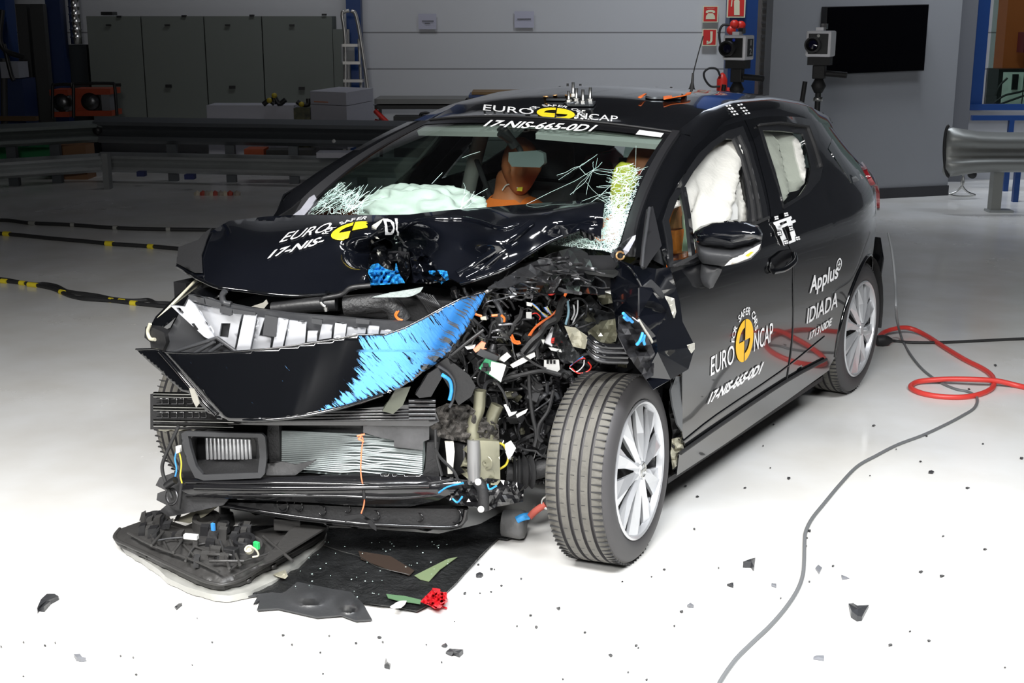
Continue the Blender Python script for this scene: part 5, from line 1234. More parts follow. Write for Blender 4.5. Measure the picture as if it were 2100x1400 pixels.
# cowl below the windscreen
V = []; F = []
for k, (dy, z) in enumerate(((0, .945), (-.03, .935), (-.04, .90), (-.0, .84))):
    for i in range(17): u = -1+i/8; p = WBm(u); V.append(Vector((p.x, p.y+dy, z+.02*u*u))+noise.noise_vector(Vector((i, k, 3))*.9)*.03)
for k in range(3):
    for i in range(16): a = k*17+i; F.append((a, a+17, a+18, a+1))
mo('cowl', V, F, FIRE, CAR, True, thick=.006)
tube('wiper_arm', [FR(.45)(*p) for p in ((1035, 545), (1080, 546), (1130, 543), (1160, 537), (1165, 536))], .006, GLOSSB, CAR)
tube('wiper_arm', [FR(.45)(*p) for p in ((1040, 549), (1085, 552), (1140, 548))], .005, GLOSSB, CAR)
# ---- bumper skin with the blue scrape
bo = [(265, 720), (300, 719), (350, 722), (400, 724), (450, 722), (500, 719), (560, 714), (620, 706), (680, 697), (735, 686), (790, 686), (830, 672), (870, 652), (905, 632), (945, 612), (987, 600), (975, 630), (962, 655), (948, 682), (930, 706), (905, 735), (886, 752), (862, 772), (830, 792), (790, 806), (750, 820), (700, 832), (640, 842), (560, 848), (490, 848), (452, 838), (425, 818), (400, 801), (385, 798), (360, 782), (335, 765), (300, 744)]
def bsurf(px, py):
    q = FR(-.06)(px, py); t = max(0, 1-abs(py-(770+.02*(px-500)))/110); k = (px-265)/720
    yt = lerp(px, [265, 560, 700, 800, 900, 985], [720, 714, 694, 686, 634, 600]); dy = -.10*max(0, (py-yt)/150)*(1 if px < 640 else max(.35, 1-(px-640)/300.0))
    e = (px-330)*.75-(py-720)                       # crease running down from the left tip
    dy += .028*max(0, min(1, (-e+8)/26))
    if px > 880: dy += .05*max(0, min(1, ((px-905)+(py-690)*.55)/18))*.6
    return q+Vector((0, dy, 0))
BV_, BF_ = fill(bo, step=6)
BP_ = [bsurf(v.x, v.y) for v in BV_]; BF_ = [f if (BP_[f[1]]-BP_[f[0]]).cross(BP_[f[2]]-BP_[f[0]]).dot(C0-BP_[f[0]]) > 0 else tuple(reversed(f)) for f in BF_]
BUMP = mo('front_bumper_skin', BP_, BF_, PAINT, CAR, True)
# blue transfer of paint: mask stored per vertex, streaked by noise in the material
def blue_mask(px, py):
    poly = [(742, 690), (800, 682), (850, 655), (905, 630), (950, 610), (990, 598), (970, 645), (935, 705), (890, 750), (840, 785), (780, 805), (700, 835), (690, 832), (725, 800), (735, 790), (748, 765), (738, 740), (746, 712)]
    d = edist(Vector((px, py)), poly); return .5+min(.34, d/40) if inside((px, py), poly) else .5-min(.6, d/22)
me = BUMP.data; at1 = me.attributes.new('scrape', 'FLOAT', 'POINT'); at2 = me.attributes.new('along', 'FLOAT_VECTOR', 'POINT')
for i, v in enumerate(BV_):
    m_ = blue_mask(v.x, v.y)
    if v.x > 860: m_ -= .30*max(0, 1-abs((v.x-948)+(v.y-640)*.62)/16)
    at1.data[i].value = m_; a = math.radians(-38 if v.y > 720 else -50)
    at2.data[i].vector = ((v.x*math.cos(a)-v.y*-math.sin(a)  )*.022, (v.x*-math.sin(a)*-1+v.y*math.cos(a))*.055, (v.x-700)/290)
mb = PAINT.copy(); mb.name = 'scraped_bumper_paint'; nt = mb.node_tree; b = nt.nodes['Principled BSDF']
A1 = nt.nodes.new('ShaderNodeAttribute'); A1.attribute_name = 'scrape'; A2 = nt.nodes.new('ShaderNodeAttribute'); A2.attribute_name = 'along'
n1 = nt.nodes.new('ShaderNodeTexNoise'); n1.inputs['Scale'].default_value = 3.5; n1.inputs['Detail'].default_value = 9; n1.inputs['Roughness'].default_value = .72; nt.links.new(A2.outputs['Vector'], n1.inputs['Vector'])
def mth(op, a, b_):
    q = nt.nodes.new('ShaderNodeMath'); q.operation = op
    for i, s in enumerate((a, b_)):
        if isinstance(s, (int, float)): q.inputs[i].default_value = s
        else: nt.links.new(s, q.inputs[i])
    return q.outputs[0]
nn_ = mth('MULTIPLY', mth('SUBTRACT', n1.outputs['Fac'], .5), 3.2)
msk = nt.nodes.new('ShaderNodeMapRange'); msk.inputs['From Min'].default_value = .50; msk.inputs['From Max'].default_value = .60
nt.links.new(mth('ADD', A1.outputs['Fac'], nn_), msk.inputs['Value'])
cr = nt.nodes.new('ShaderNodeValToRGB'); cr.color_ramp.elements[0].color = (.07, .27, .58, 1); cr.color_ramp.elements[0].position = .42; cr.color_ramp.elements[1].color = (.003, .10, .30, 1); cr.color_ramp.elements[1].position = .72
sx = nt.nodes.new('ShaderNodeSeparateXYZ'); nt.links.new(A2.outputs['Vector'], sx.inputs[0])
nt.links.new(mth('ADD', sx.outputs[2], mth('MULTIPLY', nn_, .15)), cr.inputs[0])
mx = nt.nodes.new('ShaderNodeMix'); mx.data_type = 'RGBA'; mx.inputs[6].default_value = (.003, .0033, .0042, 1); nt.links.new(cr.outputs[0], mx.inputs[7]); nt.links.new(msk.outputs[0], mx.inputs[0]); nt.links.new(mx.outputs[2], b.inputs['Base Color'])
nt.links.new(mth('ADD', mth('MULTIPLY', msk.outputs[0], .45), .12), b.inputs['Roughness']); nt.links.new(mth('SUBTRACT', 1, msk.outputs[0]), b.inputs['Coat Weight'])
bp = nt.nodes.new('ShaderNodeBump'); bp.inputs['Strength'].default_value = .5; bp.inputs['Distance'].default_value = .004; nt.links.new(mth('MULTIPLY', msk.outputs[0], n1.outputs['Fac']), bp.inputs['Height']); nt.links.new(bp.outputs[0], b.inputs['Normal'])
me.materials[0] = mb
sl = BUMP.modifiers.new('solid', 'SOLIDIFY'); sl.thickness = .006; sl.offset = -1
tube('upper_lip', [bsurf(*p) for p in resample(bo[:16], 6, False)], .003, PAINT, BUMP, n=1)
tube('crease_line', [bsurf(*p)+Vector((0, -.003, 0)) for p in ((322, 722), (360, 752), (400, 785), (440, 818), (475, 840))], .007, PAINT, BUMP, n=4)
tube('lower_lip', [bsurf(*p) for p in ((475, 846), (560, 847), (640, 841), (700, 831), (750, 819), (800, 803))], .006, PAINT, BUMP, n=3)
panel('scuffed_clip', [(388, 795), (398, 797), (405, 812), (410, 826), (403, 835), (396, 822)], FR(-.13), pm('worn_tab', (.25, .24, .21), .4), BUMP, step=6, thick=.004)
# ---- grille insert: black backing with bright blades
GRB = panel('grille_carrier', [(392, 604), (460, 620), (520, 632), (600, 642), (680, 648), (760, 655), (850, 660), (905, 650), (880, 690), (780, 710), (600, 730), (460, 740), (400, 745), (350, 740), (330, 720), (372, 640)], FR(.03), GREYPL, CAR, step=16, thick=.02)
blades = [[(360, 623), (386, 627), (392, 612), (403, 622), (438, 690), (432, 697), (420, 690)], [(403, 622), (452, 633), (455, 644), (474, 647), (476, 641), (496, 645), (482, 715), (444, 692)], [(502, 641), (527, 645), (513, 719), (485, 720)], [(529, 650), (543, 652), (532, 688), (557, 692), (554, 716), (516, 719)],
          [(571, 651), (592, 655), (580, 711), (559, 714)], [(594, 656), (629, 660), (626, 702), (584, 711)], [(632, 678), (652, 678), (650, 699), (630, 700)], [(661, 664), (682, 666), (680, 692), (654, 696)], [(688, 661), (711, 664), (708, 690), (684, 692)], [(713, 670), (751, 672), (748, 690), (710, 691)], [(757, 667), (778, 669), (775, 690), (752, 691)], [(781, 677), (824, 679), (806, 690), (778, 690)]]
holes = {0: [[(371, 628), (377, 628), (384, 638), (382, 642), (376, 639)], [(397, 662), (402, 661), (410, 674), (406, 677)]], 1: [[(455, 662), (474, 662), (469, 692), (450, 690)]]}
for i, bl in enumerate(blades):
    def bs(px, py, i=i): return FR(-.02+.014*((i % 2)*2-1)*(.5 if i > 3 else 1))(px, py)+Vector((0, (.02*((px-420)/60) if i == 0 else 0), 0))
    panel('grille_blade', bl, bs, SILVER, GRB, step=7, thick=.008, holes=holes.get(i, []))
for q in ([(388, 603), (420, 610), (422, 622), (391, 616)], [(422, 610), (455, 620), (456, 632), (424, 624)], [(452, 626), (478, 632), (476, 646), (453, 640)], [(478, 632), (525, 640), (526, 646), (480, 642)], [(545, 645), (570, 650), (566, 690), (540, 686)], [(640, 652), (662, 655), (660, 665), (640, 662)], [(730, 652), (758, 655), (757, 664), (730, 662)]):
    panel('grille_bracket', q, FR(-.035), GREYPL, GRB, step=10, thick=.012)
for pts in ([(432, 697), (445, 692), (486, 722)], [(350, 724), (432, 697)], [(400, 724), (440, 700)], [(430, 722), (455, 705)]): tube('grille_strut', [FR(-.04)(*p) for p in pts], .006, GREYPL, GRB, n=1)
# ---- right front corner: folded wing, tube, lamp mount
panel('front_wing', [(405, 572), (440, 588), (460, 600), (440, 612), (392, 606), (370, 640), (345, 662), (320, 680), (308, 672), (320, 650), (360, 610)], lambda x, y: PY(-.22+.25*((y-570)/110.0)*-1)(x, y), PAINT, CAR, step=12, thick=.006)
tube('wing_edge', [PY(-.24-.2*t)(308+98*(1-t), 570+100*t) for t in (0, .25, .5, .75, 1)], .005, BEIGE, CAR, n=2)
tube('support_bar', [FR(.08)(*p) for p in ((338, 695), (395, 672), (420, 660))], .028, GLOSSB, CAR, n=2)
panel('lamp_mount', [(306, 668), (322, 670), (344, 680), (348, 700), (340, 719), (318, 719), (316, 700), (304, 690)], FR(.02), PLAST, CAR, step=10, thick=.03)
tube('mount_ring', [FR(.0)(*p) for p in ((308, 664), (303, 680), (308, 694), (318, 696))], .006, BEIGE, CAR)
panel('beige_bracket', [(342, 712), (352, 698), (366, 694), (360, 712), (350, 720)], FR(.06), BEIGE, CAR, step=8, thick=.006)
panel('inner_gusset', [(360, 722), (378, 700), (410, 688), (425, 700), (400, 722)], FR(.05), DARKST, CAR, step=9, thick=.006)
tube('wing_stay', [FR(.1)(*p) for p in ((368, 716), (395, 690), (408, 672))], .012, GLOSSB, CAR)
# things between bonnet and grille
tube('intake_hose', [FR(.16)(*p) for p in ((706, 626), (740, 624), (780, 621), (802, 626), (815, 642), (825, 658))], .032, pm('ribbed_hose', (.02, .02, .021), .55, bump=.8, bscale=60), CAR, k=14)
tube('coolant_pipe', [FR(.14)(*p) for p in ((560, 634), (610, 628), (650, 624), (690, 622))], .024, PLAST, CAR, k=12)
tube('latch_cable', [FR(.12)(*p) for p in ((660, 622), (664, 612), (700, 604), (720, 590), (760, 585))], .008, PLAST, CAR)
tube('latch_lever', [FR(.05)(*p) for p in ((657, 619), (664, 627), (668, 628))], .005, STEEL, CAR, n=2)
tube('latch_lever', [FR(.05)(*p) for p in ((668, 630), (669, 638))], .007, STEEL, CAR, n=1)
panel('sound_pad', [(762, 609), (800, 600), (850, 592), (868, 588), (862, 598), (846, 606), (832, 609)], FR(.10), pm('grey_felt', (.30, .34, .33), .9, bump=.4, bscale=120), CAR, step=8, thick=.008)
panel('pale_tab', [(516, 628), (540, 620), (546, 614), (550, 622), (542, 632)], FR(.06), pm('worn_tab', (.25, .24, .21), .4), CAR, step=8, thick=.004)
tube('belt_loop', [FR(.02)(*p) for p in ((462, 596), (456, 606), (460, 620), (474, 624))], .010, GREYPL, CAR)
for i in range(9):
    tube('air_box_rib', [FR(.17)(838+i*6, 594+i*1.5), FR(.15)(862+i*5, 612+i*2), FR(.17)(880+i*4, 640-i)], .006, PLAST, CAR, n=4)
MB().box((.12, .15, .73), (.13, .04, 0), (-.03, .12, 0), (0, 0, .10)).make('air_box', PLASTM, CAR, bevel=.01)
MB().box((-.25, .0, .72), (.30, .02, 0), (0, .16, 0), (0, 0, .05)).make('engine_cover', PLASTM, CAR, bevel=.02)
tube('orange_lead', [FR(.10)(*p) for p in ((814, 638), (810, 646), (816, 655), (824, 657))], .0025, ORANGE, CAR)
tube('orange_lead', [FR(.10)(*p) for p in ((818, 637), (813, 647), (819, 654), (826, 656))], .0025, ORANGE, CAR)
# ---- beam with slots behind the bumper skin, left end visible
gb = MB(); 
def hbar(y0, y1, off, mat, nm, x0, x1, th=.03, n=14, dy=0, parent=CAR):
    xs = [x0+(x1-x0)*i/n for i in range(n+1)]; f = FR(off)
    return panel(nm, [(x0, y0), (x1, y0+dy), (x1, y1+dy), (x0, y1)], f, mat, parent, step=9, thick=th)
cb_ = hbar(806, 878, .03, PLASTM, 'lower_grille_panel', 316, 470, .03)
for y in (806, 812, 833, 839, 862, 872): tube('chrome_bar', [FR(-.005)(x, y+(.02*(x-316))) for x in (316, 360, 420, 480)], .0045, pm('smoked_chrome', (.30, .30, .29), .15, metal=1), cb_, n=2)
for r_, y in enumerate((822, 850)):
    for x in (322, 335, 352, 366, 384, 398, 412):
        tube('grille_fin', [FR(-.005)(x, y-5), FR(-.002)(x+11, y-5), FR(-.002)(x+11, y+5), FR(-.005)(x, y+5)], .003, GLOSSB, cb_, n=1)
RIB = pm('ribbed_absorber', (.025, .025, .027), .22, coat=.7)
ub = panel('upper_cross_beam', [(470, 838), (640, 842), (760, 832), (885, 822), (900, 860), (880, 870), (700, 868), (560, 868), (470, 866)], FR(.04), RIB, CAR, step=12, thick=.04)
for k in range(4): tube('beam_rib', [FR(.01)(x, 846+k*6-(x-470)*.012) for x in (470, 600, 740, 880)], .0045, RIB, ub, n=3)
for k in range(5): tube('beam_rib', [FR(.0)(x, 822+k*9) for x in (838, 860, 893)], .006, RIB, ub, n=2)
# ---- radiator, shroud, intercooler duct
SH = panel('radiator_shroud', [(372, 868), (540, 868), (700, 866), (880, 868), (905, 880), (890, 985), (870, 990), (372, 980)], FR(.10), PLAST, CAR, step=18, thick=.02)
def finmat():
    m = pm('radiator_fins', (.40, .43, .44), .35, metal=.6); nt = m.node_tree; b = nt.nodes['Principled BSDF']; tc = nt.nodes.new('ShaderNodeTexCoord')
    w_ = nt.nodes.new('ShaderNodeTexWave'); w_.bands_direction = 'X'; w_.inputs['Scale'].default_value = 70; nt.links.new(tc.outputs['Object'], w_.inputs['Vector'])
    bp = nt.nodes.new('ShaderNodeBump'); bp.inputs['Strength'].default_value = .4; bp.inputs['Distance'].default_value = .004; nt.links.new(w_.outputs['Fac'], bp.inputs['Height']); nt.links.new(bp.outputs[0], b.inputs['Normal']); return m
FIN = finmat(); FINL = pm('fin_edge', (.26, .29, .29), .5, metal=.3)
RAD = panel('radiator', [(576, 882), (700, 889), (870, 898), (872, 930), (866, 978), (720, 972), (576, 962)], FR(.075), pm('radiator_core', (.10, .12, .12), .4, metal=.5), CAR, step=14, thick=.03)
for k in range(20):
    t = k/19; y0 = 884+t*76; y1 = 898+t*78; w_ = .004*(1 if k % 2 else -1)
    pts = [(578, y0), (640, y0+3), (700, y0+6+t*2), (730, y0+7+2.5*math.sin(k*1.3)), (765, y0+9+3*math.sin(k)), (800, y0+10+2*math.cos(k*2)), (866, y1+1)]
    tube('cooling_fin', [FR(.052)(*p) for p in pts], .0032, FINL, RAD, n=3, k=5)
rnd = random.Random(2)
panel('torn_cover', [(795, 868), (880, 868), (880, 900), (868, 905), (868, 922), (808, 916), (808, 902), (778, 896), (745, 886), (745, 868)], FR(.03), pm('scuffed_black', (.05, .05, .052), .4, var=.7, vscale=8, bump=.4), CAR, step=9, thick=.006)
panel('side_tank', [(876, 905), (898, 904), (900, 985), (862, 986), (872, 960)], FR(.04), PLASTM, CAR, step=10, thick=.02)
duct_o = [(374, 888), (382, 883), (460, 886), (538, 888), (545, 895), (548, 940), (544, 970), (536, 979), (420, 984), (402, 978), (388, 950), (376, 910)]
duct_i = [(388, 893), (530, 896), (534, 935), (530, 968), (418, 972), (404, 955), (392, 915)]
DU = panel('intercooler_duct', duct_o, FR(-.02), GREYPL, CAR, step=7, thick=.012, holes=[duct_i])
deep = [(406, 898), (524, 900), (524, 942), (404, 941)]
def ring(name, A, sA, B, sB, mat, parent):
    a = resample(A, 6); n = len(a); b = resample(B, 6)
    cxa = Vector((465, 932)); P1_ = []; P2_ = []
    for k in range(48):
        th = 2*math.pi*k/48; dr = Vector((math.cos(th), math.sin(th)))
        def hit(poly):
            best = None
            for i in range(len(poly)):
                p = Vector(poly[i]); q = Vector(poly[(i+1) % len(poly)]); e = q-p; den = dr.x*e.y-dr.y*e.x
                if abs(den) < 1e-9: continue
                w2 = p-cxa; t = (w2.x*e.y-w2.y*e.x)/den; s = (w2.x*dr.y-w2.y*dr.x)/den
                if t > 0 and -1e-6 <= s <= 1+1e-6 and (best is None or t > best): best = t
            return cxa+dr*(best or 10)
        h1, h2 = hit(A), hit(B); P1_.append(sA(h1.x, h1.y)); P2_.append(sB(h2.x, h2.y))
    return mo(name, P1_+P2_, [(i, (i+1) % 48, 48+(i+1) % 48, 48+i) for i in range(48)], mat, parent, True)
ring('duct_funnel', duct_i, FR(-.02), deep, FR(.10), PLASTM, DU)
MBc = panel('intercooler_core', [(404, 897), (525, 899), (525, 943), (402, 942)], FR(.098), pm('core_grey', (.05, .053, .056), .5), DU, step=16, thick=.006)
for k in range(12): tube('core_fin', [FR(.09)(424+k*8, 897+k*.3), FR(.09)(426+k*8, 941)], .006, pm('bright_fin', (.75, .76, .78), .3, metal=.5), MBc, n=1)
for x0, x1 in ((545, 575),): panel('centre_post', [(552, 866), (575, 866), (578, 962), (550, 968)], FR(.05), PLASTM, CAR, step=12, thick=.03)
panel('torn_shield', [(546, 950), (580, 946), (606, 952), (650, 942), (632, 955), (606, 974), (546, 974)], FR(.01), pm('scuffed_black', (.05, .05, .052), .4), CAR, step=9, thick=.005)
panel('beige_cross_tube', [(330, 868), (470, 868), (470, 878), (330, 880)], FR(.07), BEIGE, CAR, step=12, thick=.02)
# ---- lower cross beam, subframe
LB = panel('lower_cross_beam', [(376, 985), (540, 985), (760, 978), (900, 982), (960, 988), (940, 1000), (900, 1018), (840, 1030), (760, 1030), (640, 1022), (540, 1018), (400, 1012), (378, 1004)], lambda x, y: FR(-.02+.03*abs((y-1003)/22.0)**2)(x, y), GLOSSB, CAR, step=8, thick=.03)
for y, r_ in ((988, .006), (1013, .007)): tube('beam_bead', [FR(-.028)(x, y+d) for x, d in ((382, 0), (540, 2), (700, 4), (800, 8), (870, 4), (930, -6))], r_, GLOSSB, LB, n=4)
tube('beam_bead', [FR(-.035)(x, y) for x, y in ((400, 999), (540, 1001), (700, 1000), (880, 996))], .010, GLOSSB, LB, n=4)
SF = panel('front_subframe', [(450, 1026), (600, 1030), (780, 1038), (960, 1040), (958, 1062), (945, 1078), (925, 1083), (740, 1078), (600, 1062), (455, 1036)], FR(.04), PLASTM, CAR, step=12, thick=.03)
tube('subframe_edge', [FR(.02)(*p) for p in ((458, 1036), (600, 1058), (740, 1073), (880, 1080), (930, 1079), (948, 1068), (955, 1044))], .007, GLOSSB, SF, n=5)
for x, y, r_ in ((580, 1034, .02), (612, 1036, .016), (660, 1046, .014), (712, 1042, .012), (770, 1056, .014), (860, 1060, .012), (933, 1056, .022)):
    mo('subframe_hole_rim', *lathe(FR(.02)(x, y), (0, -1, .1), [(.0, r_), (.004, r_*1.15), (0, r_*1.3), (-.01, r_*.6), (-.01, .001)], 18), GLOSSB, SF)
# hanging remains on the left of the beam, and their cables
TB = pm('torn_black_bracket', (.04, .04, .042), .5, bump=.5, bscale=30)
panel('torn_bracket', [(322, 994), (330, 978), (352, 970), (372, 972), (380, 1000), (430, 1012), (470, 1022), (460, 1034), (400, 1048), (350, 1058), (330, 1046), (344, 1034), (324, 1024), (326, 1010), (342, 1004)], FR(.0), TB, CAR, step=9, thick=.012)
panel('beige_strip', [(450, 1022), (456, 1032), (420, 1058), (390, 1072), (352, 1066), (380, 1056), (400, 1046), (430, 1030)], FR(.06), BEIGE, CAR, step=10, thick=.006) 
tube('hanging_cable', [FR(-.03)(*p) for p in ((366, 874), (352, 905), (335, 945), (333, 965), (340, 990), (347, 1008), (352, 1020))], .006, RUBBER, CAR)
tube('blue_lead', [FR(-.03)(*p) for p in ((364, 918), (359, 940), (362, 960), (360, 975), (356, 984))], .0028, BLUEW, CAR)
tube('yellow_lead', [FR(-.03)(*p) for p in ((368, 928), (372, 950), (370, 975), (373, 990), (372, 1000))], .0025, YELW, CAR)
tube('hanging_cable', [FR(-.03)(*p) for p in ((373, 990), (370, 1015), (367, 1042))], .006, RUBBER, CAR)
panel('white_connector', [(362, 914), (370, 913), (371, 926), (363, 929)], FR(-.035), WHITE, CAR, step=6, thick=.01)
tube('cable_plug', [FR(-.04)(*p) for p in ((341, 996), (352, 988), (360, 984))], .012, PLAST, CAR, n=2)
mo('ring_terminal', *lathe(FR(-.03)(352, 1018), (0, -1, .3), [(0, .02), (.004, .026), (0, .03), (-.004, .026), (0, .02)], 16), DARKST, CAR)
ORS = pm('orange_string', (.85, .22, .10), .5)
tube('orange_string', [FR(-.03)(*p) for p in ((738, 892), (744, 900), (741, 930), (740, 970), (745, 1000), (747, 1030), (741, 1052))], .0022, ORS, CAR)
for a_, b_ in (((732, 894), (748, 890)), ((734, 898), (746, 906)), ((736, 902), (742, 890))): tube('orange_knot', [FR(-.035)(*a_), FR(-.035)(*b_)], .003, ORS, CAR, n=1)
tube('tape_band', [FR(-.035)(745, 1003), FR(-.035)(747, 1022)], .006, PLAST, CAR, n=1)
panel('hanging_tape', [(706, 1057), (740, 1053), (762, 1066), (772, 1080), (772, 1088), (762, 1082), (752, 1068), (735, 1060), (708, 1070)], FR(-.04), PLAST, CAR, step=8, thick=.004)
# ---- driver side wreck: rail end, brackets, scorched foam
RAIL = panel('rail_end', [(960, 900), (985, 898), (1022, 900), (1024, 980), (1018, 989), (985, 988), (958, 985)], FR(.02), OLIVE, CAR, step=8, thick=.05)
tube('rail_face', [FR(-.0)(972, 902), FR(-.01)(972, 945), FR(0)(972, 985)], .022, pm('worn_grey_metal', (.27, .27, .27), .4, metal=.5), RAIL, n=2)
mo('rail_bolt', *lathe(FR(-.01)(997, 949), (0, -1, .1), [(0, .001), (.012, .008), (0, .014), (.003, .020), (0, .024)], 18), OLIVE, RAIL)
tube('rail_bead', [FR(-.01)(*p) for p in ((988, 965), (1010, 962), (1012, 978), (992, 980), (988, 965))], .003, OLIVE, RAIL, n=2)
tube('bracket_tube', [FR(.03)(*p) for p in ((985, 800), (982, 840), (970, 870), (972, 900))], .020, OLIVE, CAR, n=4)
tube('bracket_tube', [FR(.05)(*p) for p in ((1020, 830), (1008, 860), (1005, 900))], .022, OLIVE, CAR, n=4)
crumple('scorched_foam', [(888, 840), (915, 828), (960, 830), (985, 850), (1022, 872), (1024, 905), (990, 900), (960, 908), (930, 902), (900, 896), (880, 872)], 0, pm('scorched_foam', (.06, .055, .05), .9, bump=1, bscale=70, var=.6, vscale=18), CAR, axis=1, step=6, amp=.04, seed=2, base=lambda x, y: -.10+(x-888)*.0009, freq=.09)
BR = crumple('lower_bracket', [(905, 990), (975, 985), (1000, 980), (1060, 988), (1074, 994), (1072, 1028), (1020, 1038), (1002, 1046), (990, 1050), (978, 1040), (930, 1032), (905, 1015)], 0, GLOSSB, CAR, axis=1, step=8, amp=.03, seed=8, base=lambda x, y: -.12+(x-905)*.0010, freq=.06)
for x, y in ((980, 988), (986, 1044)): mo('target_dot', *lathe(PY(-.155+.02*(y > 1000))(x, y), (.25, -1, .3), [(0, .001), (0, .0105), (-.003, .0105)], 20), WHITE, BR)
tube('bracket_arm', [PY(-.11)(*p) for p in ((978, 985), (990, 1005), (992, 1045))], .018, PLASTM, BR, n=3)
crumple('blue_marks', [(905, 992), (945, 986), (958, 992), (938, 1000), (915, 1010), (900, 1008)], 0, BLUEP, BR, axis=1, step=5, amp=.01, seed=8, base=lambda x, y: -.16, freq=.2) if False else None
for pts in ([(900, 1010), (918, 998), (950, 990)], [(1000, 992), (1004, 1003), (1018, 996)], [(928, 1022), (938, 1030), (948, 1018)]): tube('blue_scratch', [PY(-.15)(*p) for p in pts], .003, BLUEP, BR, n=3)
panel('white_pillar_bracket', [(912, 905), (930, 905), (932, 925), (928, 970), (918, 970), (915, 930)], FR(.03), pm('ivory_bracket', (.55, .54, .49), .5), CAR, step=8, thick=.012)
MB().box(FR(.1)(945, 935), (.03, 0, 0), (0, .02, 0), (0, 0, .05)).make('sensor_block', DARKST, CAR, bevel=.006)
# black plastic pieces right of the scrape
panel('black_shroud_piece', [(892, 748), (916, 732), (962, 768), (975, 790), (966, 812), (940, 830), (930, 812), (912, 780)], FR(-.02), PLAST, CAR, step=10, thick=.012)
panel('black_shroud_piece', [(852, 808), (878, 765), (898, 752), (908, 770), (884, 812), (860, 815)], FR(-.04), PLAST, CAR, step=9, thick=.010)
tube('shroud_edge', [FR(-.05)(*p) for p in ((898, 750), (920, 765), (932, 785), (930, 815), (922, 835))], .005, GREYPL, CAR)
panel('olive_flap', [(784, 842), (812, 796), (842, 792), (826, 830), (806, 848)], FR(-.04), pm('olive_flap', (.075, .08, .06), .45), CAR, step=9, thick=.008)
crumple('blue_smear', [(906, 770), (925, 778), (928, 800), (922, 822), (916, 812), (918, 795)], 0, BLUEP, CAR, axis=1, step=5, amp=.01, seed=5, base=lambda x, y: -.19, freq=.2) if False else None
tube('blue_scratch', [FR(-.06)(*p) for p in ((906, 768), (922, 780), (926, 800), (922, 820))], .006, BLUEP, CAR)
tube('strut_rod', [FR(-.02)(*p) for p in ((925, 728), (960, 700), (992, 676))], .006, PLAST, CAR, n=2)
# ---- circuit board, labels and other bright bits
pcb = panel('circuit_board', [(982, 755), (996, 735), (1037, 748), (1026, 783)], FR(-.04), pm('pcb_green', (.03, .22, .10), .45, var=.4, vscale=60), CAR, step=9, thick=.006)
panel('board_cover', [(1008, 741), (1038, 748), (1027, 783), (1003, 766)], FR(-.048), WHITE, pcb, step=9, thick=.004)
for x, y in ((996, 748), (1001, 756), (993, 757)): MB().box(FR(-.05)(x, y), (.008, 0, 0), (0, .004, 0), (0, 0, .006)).make('chip', PLAST, pcb)
lb = panel('barcode_label', [(1116, 738), (1146, 737), (1148, 757), (1140, 765), (1122, 765), (1115, 756)], FR(.12), WHITE, CAR, step=8, thick=.004)
for k in range(9):
    if k % 3 != 2: MB().box(FR(.114)(1122+k*2.3, 742), (.0016, 0, 0), (0, .001, 0), (0, 0, .006)).make('printed_bar', PLAST, lb)
lb2 = panel('paper_label', [(1035, 910), (1048, 903), (1058, 918), (1050, 934), (1042, 942), (1036, 925)], FR(.06), WHITE, CAR, step=8, thick=.003)
V, F = fit(text2d('o'), 0, 0, 1, 1)
tube('yellow_lead', [FR(.08)(*p) for p in ((1024, 908), (1034, 914), (1042, 935), (1038, 952), (1024, 962))], .004, YELW, CAR)
for nm, pts, off in (('white_arrow_tab', [(1025, 574), (1043, 571), (1034, 577), (1031, 592)], .35), ('white_fastener', [(1159, 536), (1167, 535), (1170, 542), (1162, 545)], .4), ('white_clip', [(1033, 830), (1040, 828), (1048, 845), (1060, 843), (1056, 848), (1044, 854)], .02), ('white_clip', [(1058, 850), (1082, 838), (1078, 846), (1060, 856)], .04), ('white_clip', [(1020, 765), (1042, 745), (1050, 752), (1034, 770)], -.03) if False else ('white_clip', [(1022, 736), (1040, 722), (1048, 730), (1034, 742)], -.0),
                     ('white_bracket', [(1046, 748), (1070, 734), (1096, 722), (1098, 730), (1074, 744), (1052, 754)], .06), ('white_connector', [(1080, 619), (1092, 621), (1090, 628), (1080, 626)], .24), ('white_connector', [(1079, 640), (1090, 639), (1090, 653), (1079, 652)], .24), ('white_connector', [(1080, 595), (1095, 593), (1094, 598), (1082, 599)], .3), ('white_connector', [(1108, 596), (1118, 596), (1116, 603), (1109, 601)], .3), ('white_tag', [(953, 710), (975, 706), (972, 714), (958, 716)], -.02), ('tan_connector', [(985, 650), (996, 648), (998, 656), (986, 655)], .15), ('white_lever', [(1125, 712), (1150, 716), (1152, 722), (1130, 718)], .1), ('white_chip', [(1110, 696), (1117, 696), (1114, 706)], .1)):
    panel(nm, pts, FR(off if off < .13 else off*.55), WHITE if 'tan' not in nm else BEIGE, CAR, step=7, thick=.005)
panel('orange_cap', [(975, 712), (988, 700), (996, 702), (992, 712), (998, 714), (984, 716), (975, 722), (970, 716)], FR(-.02), pm('salmon_plastic', (.75, .25, .15), .5), CAR, step=6, thick=.012)
panel('fuse_box', [(984, 712), (1022, 728), (1014, 742), (976, 724)], FR(-.01), GREYPL, CAR, step=10, thick=.03)
panel('red_cap', [(1131, 693), (1137, 692), (1136, 703), (1130, 703)], FR(.15), REDW, CAR, step=6, thick=.006)
